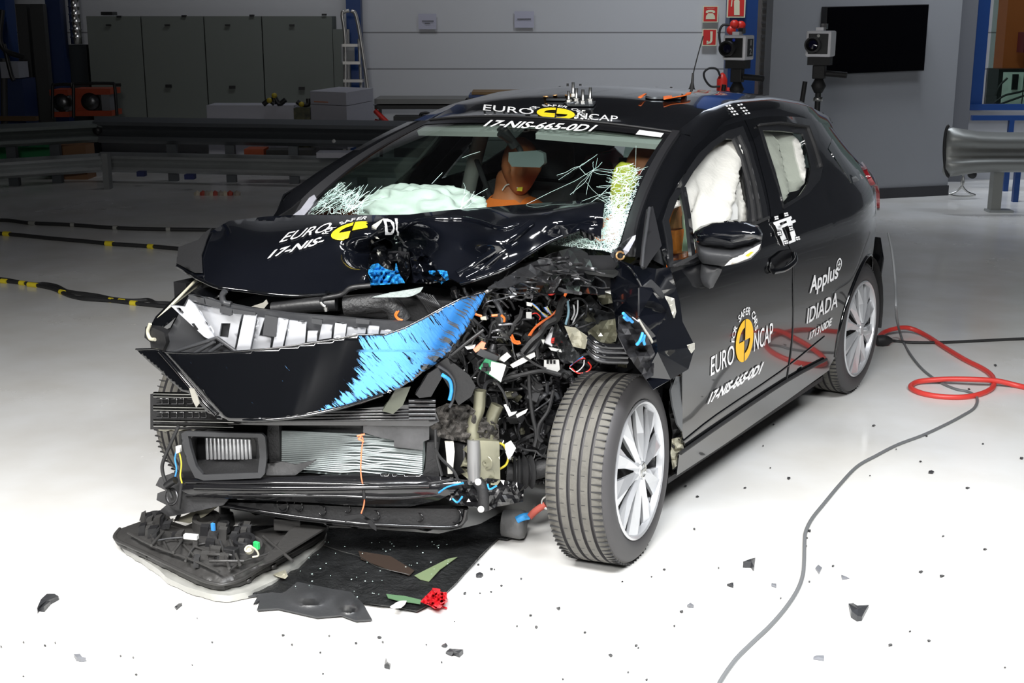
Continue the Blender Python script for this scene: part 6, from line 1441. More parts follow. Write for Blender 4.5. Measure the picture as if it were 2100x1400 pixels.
# orange, red and blue leads
def lead(pts, off, mat, r=.0028, nm='wire'): tube(nm, [FR(off if off < .13 else off*.55+.02)(*p) for p in pts], r, mat, CAR, n=6, k=6)
for d in (0, 4, 8):
    lead([(1142+d*.4, 576+d*.4), (1150, 572-d), (1156+d*.4, 582), (1162+d*.5, 592), (1158+d*.3, 604), (1152+d*.3, 616)], .32, ORANGE, nm='orange_wire')
    lead([(1144, 626+d*.4), (1142-d*.3, 638), (1130-d*.3, 648+d*.3), (1110, 660+d*.3), (1096, 672+d*.3), (1084+d*.5, 688)], .22, ORANGE, nm='orange_wire')
lead([(1118, 600), (1130, 604), (1140, 596), (1142, 580)], .31, REDW, .004, 'red_wire')
lead([(968, 640), (978, 645), (988, 648)], .12, ORANGE, .004, 'orange_wire'); lead([(1008, 647), (1020, 646)], .15, ORANGE, .004, 'orange_wire'); lead([(1028, 646), (1034, 652), (1034, 660)], .15, ORANGE, .004, 'orange_wire')
lead([(1048, 690), (1052, 700), (1060, 704), (1068, 703)], .12, ORANGE, .004, 'orange_wire'); lead([(1050, 686), (1056, 698), (1066, 700)], .12, ORANGE, .003, 'orange_wire')
for i, (m_, d) in enumerate(((BLUEW, 0), (pm('pink_wire', (.7, .35, .5), .4), 2), (WHITEW, 4), (BLUEW, 6), (YELW, 8))):
    lead([(1092, 622+d*.3), (1104, 632+d*.4), (1112+d*.6, 644), (1118+d, 650)], .23, m_, .002, 'ribbon_wire'); lead([(1116+d*.8, 630), (1124+d*.6, 640), (1132, 646+d*.2)], .23, m_, .002, 'ribbon_wire')
lead([(1090, 644), (1100, 642), (1108, 650), (1106, 656)], .22, REDW, .002, 'red_wire')
lead([(1168, 752), (1180, 742), (1196, 734), (1200, 736)], .2, REDW, .002, 'red_wire'); lead([(1168, 754), (1182, 762), (1196, 750), (1198, 738)], .2, WHITEW, .002, 'white_wire'); lead([(1170, 750), (1184, 738), (1196, 731)], .2, BLUEW, .002, 'blue_wire'); lead([(1172, 755), (1186, 765), (1204, 762), (1212, 752), (1206, 742)], .2, REDW, .0025, 'red_wire')
lead([(1176, 624), (1178, 640), (1172, 656)], .3, WHITEW, .003, 'white_wire'); lead([(1172, 670), (1178, 655), (1184, 640), (1185, 615)], .28, WHITEW, .0025, 'white_wire'); lead([(1164, 616), (1166, 640), (1160, 665)], .27, pm('pale_blue_wire', (.3, .5, .6), .4), .004, 'pale_wire')
lead([(1060, 590), (1080, 594), (1110, 597)], .33, PLAST, .006, 'black_lead'); lead([(1056, 600), (1084, 602), (1108, 604)], .33, PLAST, .006, 'black_lead')
lead([(1072, 722), (1090, 700), (1108, 684), (1122, 664), (1142, 652), (1150, 622), (1160, 610)], .16, PLAST, .012, 'wiring_loom')
lead([(1060, 730), (1090, 718), (1104, 700), (1110, 690)], .12, GREYPL, .010, 'wiring_loom'); lead([(1104, 735), (1100, 700), (1110, 680), (1130, 668)], .12, RUBBER, .006, 'black_cable')
lead([(1066, 724), (1085, 738), (1105, 750), (1120, 756)], .05, RUBBER, .004, 'black_cable'); lead([(1018, 783), (1030, 800), (1036, 812), (1042, 832)], -.02, RUBBER, .004, 'black_cable')
lead([(1012, 780), (1060, 770), (1110, 760), (1150, 768)], .1, RUBBER, .007, 'black_cable')
lead([(1085, 765), (1086, 800), (1092, 850), (1100, 890), (1096, 915)], .22, RUBBER, .007, 'black_cable'); lead([(1135, 800), (1125, 840), (1106, 870), (1104, 895), (1112, 905)], .2, RUBBER, .006, 'brake_hose')
lead([(960, 905), (962, 940), (970, 975)], -.01, RUBBER, .006, 'black_cable') if False else None
lead([(892, 920), (905, 940), (930, 965), (940, 985)], -.02, RUBBER, .005, 'black_cable'); lead([(893, 880), (895, 930), (906, 975)], -.01, RUBBER, .005, 'black_cable')
# ---- dense machinery: blocks, brackets and pipes of the engine bay
rnd = random.Random(77)
mats_ = [PLAST, PLASTM, GLOSSB, DARKST, PLAST, GLOSSB, PLASTM, RUBBER, DARKST, GLOSSB, OLIVE, STEEL]
names_ = ['relay_block', 'bent_bracket', 'cracked_housing', 'valve_body', 'connector_block']
def inbay(x, y): return inside((x, y), [(930, 590), (1000, 572), (1040, 552), (1110, 512), (1180, 488), (1225, 530), (1258, 590), (1262, 640), (1280, 700), (1290, 750), (1230, 760), (1160, 800), (1130, 880), (1128, 985), (1040, 985), (1022, 880), (960, 820), (915, 730), (950, 690)])
k = 0
while k < 330:
    x = rnd.uniform(920, 1290); y = rnd.uniform(490, 985)
    if not inbay(x, y): continue
    k += 1; off = rnd.uniform(.34, .50) if y < 590 else rnd.uniform(.20, .40) if y < 760 else rnd.uniform(.16, .38); c = FR(off)(x, y); s = rnd.uniform(.006, .026)
    R3 = Matrix.Rotation(rnd.uniform(0, 6.3), 3, Vector((rnd.uniform(-1, 1), rnd.uniform(-1, 1), rnd.uniform(-1, 1))).normalized()); kind = rnd.random()
    m_ = rnd.choice(mats_); 
    if kind < .55:
        o = MB().box(c, R3 @ Vector((s*1.3, 0, 0)), R3 @ Vector((0, s*.7, 0)), R3 @ Vector((0, 0, s*.8)))
        o.box(c+R3 @ Vector((s*.5, 0, s*.8)), R3 @ Vector((s*.4, 0, 0)), R3 @ Vector((0, s*.4, 0)), R3 @ Vector((0, 0, s*.3))); o.make(rnd.choice(names_), m_, CAR, bevel=.003)
    else: mo(rnd.choice(['pulley', 'sensor_body', 'motor_housing', 'cap']), *lathe(c, R3 @ Vector((0, 0, 1)), [(0, .001), (0, s*.7), (s*.5, s*.7), (s*.55, s*.5), (s*1.2, s*.45), (s*1.2, .001)], 16), m_, CAR, auto=40)
k = 0
while k < 190:
    x = rnd.uniform(920, 1290); y = rnd.uniform(530, 975)
    if not inbay(x, y): continue
    k += 1; off = rnd.uniform(.15, .30); pts = [(x, y)]; a = rnd.uniform(0, 6.3)
    for _ in range(4): a += rnd.uniform(-.9, .9); pts.append((pts[-1][0]+math.cos(a)*rnd.uniform(8, 26), pts[-1][1]+math.sin(a)*rnd.uniform(8, 22)))
    if not all(inbay(*p) for p in pts): k -= 1; off = 0; k += .02; continue
    tube(rnd.choice(['hose', 'cable', 'harness', 'pipe']), [FR(off+rnd.uniform(-.02, .02))(*p) for p in pts], rnd.choice([.002, .003, .003, .004, .005, .007]), rnd.choice([RUBBER, PLAST, GLOSSB, GREYPL, RUBBER, DARKST]), CAR, n=5, k=7)
# cowl clutter under the raised bonnet edge
cpoly = [(985, 588), (1060, 548), (1120, 518), (1185, 492), (1225, 530), (1255, 575), (1245, 606), (1000, 608)]
crumple('cowl_cover', [(1000, 590), (1060, 556), (1130, 520), (1180, 505), (1205, 520), (1215, 548), (1170, 560), (1100, 566), (1040, 590)], .97, PLAST, CAR, amp=.03, seed=51, step=14, freq=.05, base=lambda x, y: 1.0)
crumple('cowl_cover', [(1010, 600), (1060, 574), (1130, 566), (1200, 560), (1240, 580), (1240, 604), (1150, 600), (1060, 606)], .95, GLOSSB, CAR, amp=.04, seed=55, step=15, freq=.05, base=lambda x, y: .93)
k = 0
while k < 46:
    x = rnd.uniform(985, 1250); y = rnd.uniform(500, 606)
    if not inside((x, y), cpoly): continue
    pts = [(x, y)]; a = rnd.uniform(-.5, .5); k += 1; z = .94+.08*(606-y)/100+.03
    for _ in range(3): a += rnd.uniform(-.7, .7); pts.append((pts[-1][0]+math.cos(a)*rnd.uniform(8, 22), pts[-1][1]+math.sin(a)*rnd.uniform(4, 12)))
    if all(inside(p, cpoly) for p in pts): tube(rnd.choice(['hose', 'cable', 'harness']), [PZ(z+rnd.uniform(-.01, .01))(*p) for p in pts], rnd.choice([.002, .003, .005]), rnd.choice([RUBBER, PLAST, GLOSSB, DARKST]), CAR, n=5, k=6)
# crumpled inner metal near the wheel
SHM = pm('crumpled_shiny_metal', (.16, .165, .17), .2, metal=.8)
crumple('crumpled_inner_panel', [(1160, 640), (1200, 625), (1245, 640), (1275, 640), (1290, 690), (1280, 730), (1230, 725), (1200, 735), (1160, 722), (1150, 680)], 0, SHM, CAR, axis=1, step=9, amp=.07, seed=31, base=lambda x, y: .30+(x-1160)*.0006, freq=.06)
crumple('olive_sheet', [(1158, 668), (1180, 672), (1205, 690), (1200, 715), (1175, 710)], 0, BEIGE, CAR, axis=1, step=8, amp=.03, seed=5, base=lambda x, y: .22, freq=.05)
crumple('olive_sheet', [(1205, 680), (1230, 660), (1275, 650), (1268, 676), (1262, 700), (1230, 712), (1212, 700)], 0, OLIVE, CAR, axis=1, step=9, amp=.03, seed=6, base=lambda x, y: .30, freq=.05)
crumple('olive_sheet', [(1228, 580), (1258, 585), (1260, 620), (1235, 625), (1222, 600)], 0, OLIVE, CAR, axis=1, step=9, amp=.02, seed=9, base=lambda x, y: .38, freq=.05)
crumple('crumpled_inner_panel', [(1140, 660), (1165, 700), (1190, 730), (1176, 745), (1150, 735), (1130, 700)], 0, SHM, CAR, axis=1, step=7, amp=.05, seed=33, base=lambda x, y: .22, freq=.08)
for y, m_ in ((708, GLOSSB), (718, DARKST), (728, GLOSSB), (738, DARKST)): tube('chassis_rail', [AX(0, .74)(1208, y-18), AX(0, .78)(1232, y), AX(0, .80)(1284, y+3)], .010, m_, CAR, n=4)
mo('strut_bolt', *lathe(FR(.1)(1180, 693), (0, -1, .2), [(0, .018), (.01, .016), (.01, .001)], 12), STEEL, CAR)
tube('spring_coil', [FR(.25)(1135+10*math.cos(t*1.2)+t*.3, 780+t*2.2) for t in range(0, 24)], .006, GLOSSB, CAR, n=3)
# drive shaft, arm, ring and tow eye near the floor
tube('drive_shaft', [FR(.20)(1040, 968), FR(.18)(1090, 967), Vector((.62, .30, .30))], .030, PLASTM, CAR, n=2, k=14)
tube('shaft_boot', [FR(.17)(1052, 968), FR(.165)(1070, 968), FR(.17)(1092, 967)], lambda t: .045+.012*math.sin(t*22), RUBBER, CAR, n=8, k=18)
tube('lower_arm', [Vector((.35, .34, .22)), Vector((.55, .30, .20)), Vector((.70, .27, .19))], .03, GLOSSB, CAR, n=3)
tube('steering_rod', [FR(.3)(1085, 920), FR(.3)(1105, 930), Vector((.66, .34, .34))], .015, GLOSSB, CAR, n=3)
# ---- crumpled front wing on the driver's side
WGP = [(1253, 555, .68), (1269, 533, .70), (1300, 545, .78), (1345, 552, .84), (1372, 548, .85), (1385, 590, .877), (1393, 620, .892), (1398, 660, .912), (1424, 711, .945), (1410, 757, .965), (1374, 778, .968), (1339, 799, .965), (1321, 773, .93), (1300, 742, .88), (1282, 716, .82), (1266, 681, .77), (1262, 640, .73), (1254, 600, .70)]
WGI = [(1312, 588, .84), (1310, 650, .872), (1345, 690, .938), (1348, 722, .957), (1365, 640, .908), (1338, 600, .876)]
facets('front_wing', WGP+WGI, 0, PAINTB, CAR, len(WGP), .006)
crumple('wing_inner_metal', [(1268, 650), (1284, 640), (1310, 660), (1328, 690), (1342, 722), (1340, 770), (1325, 778), (1300, 745), (1284, 722), (1268, 690)], 0, pm('scraped_dark_metal', (.06, .06, .065), .3, metal=.7, var=.6, vscale=20), CAR, axis=0, step=13, amp=.035, seed=41, base=lambda x, y: .90+(x-1270)*.0008, freq=.08)
for pts in ([(1278, 642), (1288, 652), (1297, 660)], [(1280, 650), (1286, 656), (1292, 654)], [(1318, 682), (1314, 694), (1308, 706)], [(1322, 686), (1320, 698), (1322, 706)], [(1306, 706), (1312, 700), (1320, 694)]):
    tube('blue_scratch', [AX(0, .965)(*p) for p in pts], .0045, BLUEP, CAR, n=3)
for pts, r_ in (([(1269, 534), (1290, 548), (1304, 566), (1314, 586)], .0035), ([(1310, 590), (1310, 620), (1309, 648)], .003), ([(1310, 656), (1322, 676), (1336, 698), (1345, 722)], .004), ([(1345, 722), (1375, 738), (1408, 756)], .003), ([(1340, 745), (1338, 775), (1340, 797)], .003)):
    tube('folded_edge', [AX(0, .915+.0005*(p[0]-1310) if p[0] > 1300 else .80)(*p) for p in pts], r_, TORN if r_ > .0036 else PAINTB, CAR, n=4)
crumple('torn_primer_edge', [(1364, 607), (1382, 612), (1386, 640), (1382, 652), (1372, 625)], 0, TORN, CAR, axis=0, step=6, amp=.01, seed=3, base=lambda x, y: .935, freq=.1)
crumple('torn_primer_edge', [(1409, 708), (1424, 703), (1424, 716), (1418, 724), (1411, 712)], 0, TORN, CAR, axis=0, step=5, amp=.01, seed=4, base=lambda x, y: .99, freq=.1)
panel('grey_liner_piece', [(1318, 588), (1335, 573), (1352, 590), (1362, 606), (1358, 612), (1345, 600), (1338, 590)], AX(0, .92), GREYPL, CAR, step=7, thick=.006)
# torn lining between wheel and door
crumple('torn_arch_liner', [(1376, 770), (1396, 768), (1398, 830), (1398, 880), (1402, 925), (1392, 950), (1382, 965), (1378, 930), (1380, 890), (1372, 840)], 0, PLASTM, CAR, axis=0, step=8, amp=.03, seed=14, base=lambda x, y: .80, freq=.08)
panel('grey_liner_edge', [(1384, 772), (1398, 770), (1398, 885), (1388, 870), (1378, 830), (1374, 800)], AX(0, .84), pm('liner_grey', (.10, .105, .11), .35), CAR, step=8, thick=.006)
crumple('bent_sill_end', [(1378, 900), (1398, 896), (1402, 920), (1394, 948), (1380, 962), (1376, 930)], 0, BEIGE, CAR, axis=0, step=6, amp=.03, seed=24, base=lambda x, y: .815, freq=.1)
# silver trim pieces at the windscreen corners
facets('pillar_base_trim', [(598, 444, -.66), (616, 430, -.67), (634, 406, -.68), (644, 400, -.68), (650, 410, -.66), (636, 428, -.65), (622, 444, -.64)], 0, pm('grey_trim', (.32, .32, .36), .45), CAR, 7, .006)
panel('wiper_cowl_corner', [(571, 444), (600, 425), (622, 405), (642, 400), (600, 444)], AX(0, -.72), PLAST, CAR, step=8, thick=.01)
crumple('crushed_pillar_foot', [(1252, 520), (1280, 495), (1300, 482), (1298, 500), (1280, 530), (1262, 538)], 0, GREYPL, CAR, axis=0, step=7, amp=.02, seed=15, base=lambda x, y: .76, freq=.1)
facets('silver_trim_stub', [(1278, 512, .78), (1296, 486, .78), (1304, 482, .79), (1302, 492, .79), (1288, 516, .79), (1282, 522, .78)], 0, pm('grey_trim', (.32, .32, .36), .45), CAR, 6, .006)
tube('copper_ring', [AX(0, .80)(1272+8*math.cos(a*.7), 524+8*math.sin(a*.7)) for a in range(0, 9)], .003, pm('copper_strap', (.6, .35, .15), .35), CAR, n=2)
# ================================================================ LETTERING ON THE CAR
def logo(cx, ux, uy, bvh, parent, parts=('euro', 'ncap', 'ring', 'disc'), mat=DECY, drop=None, off=.003, ty=(-.80, .12)):
    A = affine(cx, ux, uy)
    if 'disc' in parts:
        d = merge(arc2(1, 0, 90), arc2(1, 180, 270), arc2(1, 90, 180, .62), arc2(1, 270, 360, .62)); decal('yellow_disc', d, A, bvh, mat, parent, off, .2, drop)
        decal('disc_cross', polys([(-.03, -1), (.03, -1), (.03, 1), (-.03, 1)]), A, bvh, DECB, parent, off*1.6, .3, drop)
    if 'euro' in parts: decal('programme_lettering', fit(text2d('EURO', .004), -3.8, ty[0], -1.16, ty[1]), A, bvh, DECW, parent, off, .3, drop)
    if 'ncap' in parts: decal('programme_lettering', fit(text2d('NCAP', .004), 1.12, ty[0], 3.25, ty[1]), A, bvh, DECW, parent, off, .3, drop)
    if 'ring' in parts: decal('slogan_lettering', arctext('FOR SAFER CARS', 1.2, .50, 166, 12, .012), A, bvh, DECW, parent, off, .3, drop)
def word(name, s, quad, bvh, parent, bold=.03, mat=DECW, off=.003, ml=12, shear=0):
    (x0, y0), (x1, y1), (x2, y2) = quad        # lower left, lower right, upper left
    A = affine((x0, y0), (x1-x0, y1-y0), (x2-x0, y2-y0))
    return decal(name, fit(text2d(s, bold, shear), 0, 0, 1, 1), A, bvh, mat, parent, off, ml/abs(x1-x0))
DB = bvh_of(fdo[0]); RB = bvh_of(rdo[0], qpan[0]); ROB = bvh_of(ROOF); HB_ = bvh_of(HOOD)
logo((1526, 698), (18, -10.2), (1.2, -43), DB, fdo[0], mat=DECYD, off=.002)
word('test_number_lettering', '17-NIS-665-0D1', ((1449, 829), (1560, 764), (1455, 805)), DB, fdo[0], .04, shear=.3)
word('company_lettering', 'A\u0393plus' if False else 'Applus', ((1658, 612), (1716, 580), (1662, 568)), RB, rdo[0], .02)
decal('plus_badge', merge(arc2(1, 0, 360, .72), polys([(-.5, -.1), (.5, -.1), (.5, .1), (-.5, .1)], [(-.1, -.5), (.1, -.5), (.1, .5), (-.1, .5)])), affine((1720, 542), (5.4, -2.6), (.5, -13)), RB, DECW, rdo[0], .002, .4)
word('laboratory_lettering', 'IDIADA', ((1653, 664), (1716, 629), (1656, 632)), RB, rdo[0], .012)
word('serial_number_lettering', '171310DE', ((1658, 697), (1703, 667), (1661, 680)), RB, rdo[0], .035)
def ax2(c, s):
    p = onroof(*c); q = []
    for dv in (Vector((s, 0, 0)), Vector((0, s, 0))):
        r_ = p+dv-C0; z = r_.dot(FW); q.append((1050+FPX*r_.dot(RT)/z-c[0], 700-FPX*r_.dot(UP)/z-c[1]))
    return q
ux, uy = ax2((1140, 235), .08); print('ROOFAX', ux, uy)
logo((1140, 234), (39, 3.4), (2, -11.5), ROB, ROOF, ty=(-.55, .5))
word('test_number_lettering', '17-NIS-665-0D1', ((991, 262), (1218, 273), (1000, 248)), WB_, GL, .022, off=.006, shear=.3)
logo((722, 474), (42, -8), (6, -17), HB_, HOOD, ('disc', 'ring'), drop=lambda x, y: x > 775 or (x > 700 and y > 496-(x-700)*.5) or (x > 755))
word('test_number_lettering', '17-NIS-', ((548, 532), (662, 500), (556, 516)), HB_, HOOD, .025, shear=.3)
word('programme_lettering', 'EURO', ((572, 499), (672, 475), (584, 480)), HB_, HOOD, .004, shear=.3)
word('test_number_lettering', 'D1', ((784, 478), (816, 477), (784, 455)), HB_, HOOD, .04, off=.012)
# photographic target pattern on the door pillar and roof rail
tq = lambda pts, nm='target_sticker': panel(nm, pts, SD(.008), DECW, fdo[0], step=8, thick=.002)
for x0, x1 in ((1588, 1610), (1612, 1628)):
    tq([(x0, 456-(x0-1588)*.35), (x0+8, 453-(x0-1588)*.35), (x1+6, 498-(x0-1588)*.35), (x1-3, 502-(x0-1588)*.35)])
tq([(1586, 456), (1622, 443), (1624, 448), (1588, 461)])
tq([(1592, 466), (1630, 450), (1632, 455), (1595, 471)])
tq([(1606, 500), (1640, 486), (1642, 490), (1608, 504)])
for x, y in ((1592, 446), (1612, 439), (1598, 478), (1622, 468), (1612, 496), (1636, 488)):
    panel('target_spot', [(x-5, y-4), (x+4, y-6), (x+6, y+4), (x-3, y+7)], SD(.011), DECB, fdo[0], step=6, thick=.002)
    for a, b_ in ((-2, -1), (2, -2), (-1, 3), (3, 2)): panel('target_dot', [(x+a-1.3, y+b_-1.3), (x+a+1.3, y+b_-1.6), (x+a+1.5, y+b_+1.2), (x+a-1.1, y+b_+1.5)], SD(.014), DECW, fdo[0], step=6, thick=.002)
rail_b = bvh_of(*[o for o in CAR.children if o.name.startswith('roof_side_rail')])
for x0, y0 in ((1490, 219), (1514, 217)):
    for r_ in range(4):
        for c_ in range(2):
            x = x0+r_*4.6+c_*6; y = y0+r_*5.4+(-1)*c_
            decal('target_spot', polys([(-.5, -.5), (.5, -.5), (.5, .5), (-.5, .5)]), affine((x, y), (4.2, -.6), (-2, -3)), rail_b, DECW, ROOF, .004)
# ================================================================ THINGS ON THE FLOOR
fl = PZ(.004)
# long grey cable from the car's tail across the floor
cg = pm('grey_cable', (.14, .145, .15), .45)
pts = [Vector(BP(6.1)(1822, 478)), BP(6.0)(1830, 520), BP(5.9)(1836, 580), BP(5.8)(1838, 640)]
pts += [PZ(.09)(1843, 672)]+[PZ(.006)(*p) for p in ((1852, 700), (1868, 728), (1893, 758), (1925, 782), (1958, 797), (1985, 803), (2001, 812), (2004, 824), (1996, 838), (1972, 853), (1940, 870), (1893, 892), (1840, 912), (1795, 935), (1758, 956), (1725, 990), (1690, 1032), (1666, 1062), (1653, 1088), (1650, 1110), (1649, 1150), (1646, 1180), (1635, 1210), (1612, 1245), (1580, 1282), (1545, 1315), (1510, 1350), (1480, 1392), (1472, 1410), (1450, 1460))]
tag(tube('floor_cable', pts, .0065, cg, None, n=8, origin=PZ(0)(1700, 1030)), 'long thin grey cable running from the rear wheel to the front edge of the floor', 'cable')
RH = pm('red_air_hose', (.62, .05, .04), .4)
pts = [PZ(z)(*p) for p, z in (((1801, 692), .02), ((1815, 680), .03), ((1845, 672), .04), ((1870, 674), .03), ((1900, 688), .012), ((1940, 714), .012), ((1980, 738), .012), ((2014, 755), .012), ((2032, 768), .012), ((2038, 782), .012), ((2034, 796), .012), ((2010, 808), .012), ((1975, 814), .012), ((1930, 813), .012), ((1890, 806), .012), ((1868, 795), .012), ((1876, 785), .014), ((1900, 780), .02), ((1950, 777), .03), ((2000, 778), .035), ((2045, 781), .03), ((2085, 790), .014), ((2120, 798), .012), ((2180, 810), .012))]
tag(tube('air_hose', pts, .013, RH, None, n=8, origin=PZ(0)(1950, 790)), 'red air hose looped on the floor beside the rear wheel', 'hose')
pc = thing('power_cable', 'black power cable with a round plug behind the rear wheel', 'cable', PZ(0)(1810, 700))
mo('plug', *lathe(PZ(.03)(1810, 698), RT, [(-.03, .001), (-.03, .028), (.0, .032), (.028, .026), (.05, .012), (.05, .001)], 20), RUBBER, pc, auto=40)
tube('lead', [PZ(.03)(1818, 697)]+[PZ(.008)(*p) for p in ((1835, 699), (1870, 702), (1930, 702), (2000, 699), (2060, 696), (2110, 694), (2180, 690))], .008, RUBBER, pc)
# taped cables at the left
TAPE = pm('yellow_tape', (.72, .58, .03), .5); GT = pm('grey_tape', (.25, .25, .23), .6)
def taped(label, lines, r, tapes, tm):
    t = thing('floor_cable', label, 'cable', PZ(0)(*lines[0][len(lines[0])//2]))
    for L in lines: tube('cable_run', [PZ(r)(*p) for p in L], r, RUBBER, t, n=6)
    for (x0, y0, x1, y1) in tapes: tube('tape_band', [PZ(r)(x0, y0), PZ(r)(x1, y1)], r*1.35, tm, t, n=1)
taped('farthest dark cable with grey tape crossing the floor at the left', [[(-40, 450), (20, 452), (60, 457), (150, 461), (235, 467), (340, 470), (420, 471), (500, 473)]], .016, [(61, 457, 72, 458), (145, 461, 153, 461), (232, 467, 242, 467), (341, 470, 350, 470)], GT)
taped('middle dark cable with yellow tape crossing the floor at the left', [[(-40, 477), (20, 480), (100, 488), (180, 495), (230, 500), (310, 505), (380, 511), (470, 518)]], .016, [(8, 479, 20, 480), (217, 499, 232, 500), (305, 505, 313, 506)], TAPE)
taped('nearest bundle of dark cables with yellow tape at the left', [[(-40, 572), (10, 576), (60, 582), (110, 592), (140, 604), (170, 612), (225, 616), (280, 622), (340, 628), (400, 630)], [(-40, 568), (10, 573), (50, 580), (78, 583), (90, 582), (115, 586), (135, 596), (155, 600), (200, 606), (228, 612), (260, 616), (285, 616), (305, 615), (320, 621), (345, 622), (400, 626)], [(78, 585), (105, 590), (150, 608), (190, 611), (226, 614), (250, 617)]], .013, [(3, 576, 14, 577), (41, 580, 51, 581), (58, 583, 76, 585), (124, 598, 131, 600), (224, 615, 230, 616), (244, 617, 254, 618), (268, 621, 280, 622)], TAPE)
# black undertray sheet
def sheet(name, outl, zf, mat, label, cat, step=14, thick=.004, parent=None, holes=()):
    V, F = fill(outl, holes, step); P = [PZ(max(.003, zf(v.x, v.y)))(v.x, v.y) for v in V]
    o = mo(name, P, F, mat, parent, True, thick=thick, auto=60)
    if label: tag(o, label, cat)
    return o
WET = pm('black_undertray_plastic', (.012, .0125, .013), .3, bump=1.0, bscale=55, var=.4, vscale=12)
UT = sheet('undertray', [(450, 1080), (560, 1078), (760, 1085), (900, 1095), (985, 1075), (1030, 1050), (1050, 1062), (1062, 1098), (1040, 1106), (1022, 1104), (985, 1140), (935, 1196), (905, 1225), (880, 1240), (855, 1253), (800, 1243), (745, 1236), (640, 1220), (560, 1215), (490, 1218), (500, 1205), (545, 1180), (520, 1150), (480, 1120)], lambda x, y: .012+.010*noise.noise(Vector((x*.02, y*.03, 2))), WET, 'large wet black plastic undertray lying on the floor under the front', 'undertray')
sheet('green_strip', [(850, 1180), (918, 1146), (938, 1142), (902, 1168), (880, 1192), (862, 1188)], lambda x, y: .022, pm('dull_green', (.13, .17, .09), .5), None, None, 8, .002, UT)
sheet('green_strip', [(792, 1218), (830, 1222), (864, 1230), (862, 1238), (820, 1232), (796, 1226)], lambda x, y: .022, pm('moss_green', (.07, .14, .07), .6), None, None, 8, .002, UT)
sheet('brown_patch', [(735, 1130), (800, 1140), (850, 1170), (840, 1180), (790, 1165), (740, 1146)], lambda x, y: .021, pm('brown_film', (.035, .025, .02), .3), None, None, 10, .002, UT)
tube('crack_line', [PZ(.024)(*p) for p in ((665, 1118), (700, 1130), (735, 1140), (775, 1162), (840, 1178))], .0012, STEEL, UT)
rnd = random.Random(9)
for k in range(60):
    x = rnd.uniform(600, 930); y = rnd.uniform(1110, 1225)
    if x > 800 and y > 1180: continue
    p = PZ(.022)(x, y); V, F = lathe(p, (0, 0, 1), [(0,   .0022*rnd.uniform(.4, 1.4)), (.001, .0012), (.0014, .0001)], 6); mo('glass_crumb', V, F, CRACK, UT, False)
GP = pm('torn_grey_plastic', (.035, .036, .038), .38, bump=.15, bscale=40)
sheet('torn_bumper_piece', [(486, 1216), (505, 1206), (550, 1200), (600, 1192), (640, 1200), (690, 1210), (720, 1215), (745, 1240), (763, 1271), (730, 1273), (700, 1262), (650, 1266), (610, 1257), (570, 1248), (527, 1251), (533, 1232), (520, 1239), (530, 1221), (505, 1224), (488, 1223)], lambda x, y: .008+.045*math.exp(-((x-635)/35)**2-((y-1222)/16)**2)+.05*math.exp(-((x-715)/20)**2-((y-1238)/14)**2), GP, 'torn matte black plastic piece with jagged edge in front of the undertray', 'plastic piece', 8, .005)
# headlamp lying on its face
hl = thing('broken_headlamp', 'torn off headlamp lying lens down on the floor, left of the undertray', 'headlamp', PZ(0)(430, 1160))
lens = [(243, 1106), (258, 1124), (296, 1148), (326, 1168), (342, 1184), (380, 1202), (430, 1217), (470, 1221), (514, 1212), (566, 1188), (626, 1146), (668, 1104), (672, 1084), (650, 1082), (560, 1120), (400, 1130), (300, 1110)]
body = [(235, 1098), (246, 1084), (262, 1078), (290, 1068), (318, 1055), (345, 1054), (352, 1068), (380, 1078), (410, 1066), (440, 1064), (470, 1078), (520, 1090), (580, 1076), (655, 1058), (672, 1072), (664, 1092), (600, 1130), (540, 1162), (500, 1186), (460, 1198), (438, 1196), (410, 1188), (340, 1155), (300, 1135), (262, 1118), (240, 1108)]
def lift(outl, z0, z1, name, mat, parent, bul=.03, step=9, seed=0):
    V, F = fill(outl, step=step); mxd = max(edist(v, outl) for v in V); n = len(V); P = []
    for v in V: t = min(1, edist(v, outl)/mxd*1.5); P.append(PZ(z1+bul*t+.006*noise.noise(Vector((v.x*.06, v.y*.08, seed))))(v.x, v.y))
    for v in V: q = P[len(P)-n].copy(); P.append(Vector((q.x, q.y, z0)))
    FF = list(F)+[tuple(reversed([i+n for i in f])) for f in F]; ed = {}
    for f in F:
        for i in range(len(f)): ed[(f[i], f[(i+1) % len(f)])] = 1
    for (a, b) in ed:
        if (b, a) not in ed: FF.append((b, a, a+n, b+n))
    return mo(name, P, FF, mat, parent, True, auto=45)
lift(lens, .004, .024, 'clear_lens', pm('clear_lamp_lens', (.30, .30, .28), .15, coat=1, var=.2), hl, .0)
HM = pm('headlamp_housing', (.035, .034, .033), .42, bump=.15, bscale=60)
HBD = lift(body, .03, .05, 'housing', HM, hl, .035)
tube('housing_rim', [PZ(.052)(*p) for p in body[14:]+body[:2]], .006, HM, hl, n=3)
hz2 = lambda x, y: .088
for pts in ([(262, 1092), (300, 1112), (345, 1130), (400, 1150), (450, 1172)], [(352, 1092), (372, 1112), (398, 1140)], [(330, 1098), (345, 1130)], [(398, 1120), (450, 1140), (470, 1160)], [(430, 1110), (436, 1140)], [(380, 1150), (400, 1120), (430, 1112)], [(300, 1078), (312, 1100), (320, 1118)], [(470, 1170), (500, 1150), (560, 1130), (640, 1080)], [(480, 1180), (540, 1150), (610, 1112), (660, 1078)]):
    tube('moulded_rib', [PZ(.090)(*p) for p in pts], .004, HM, HBD, n=4)
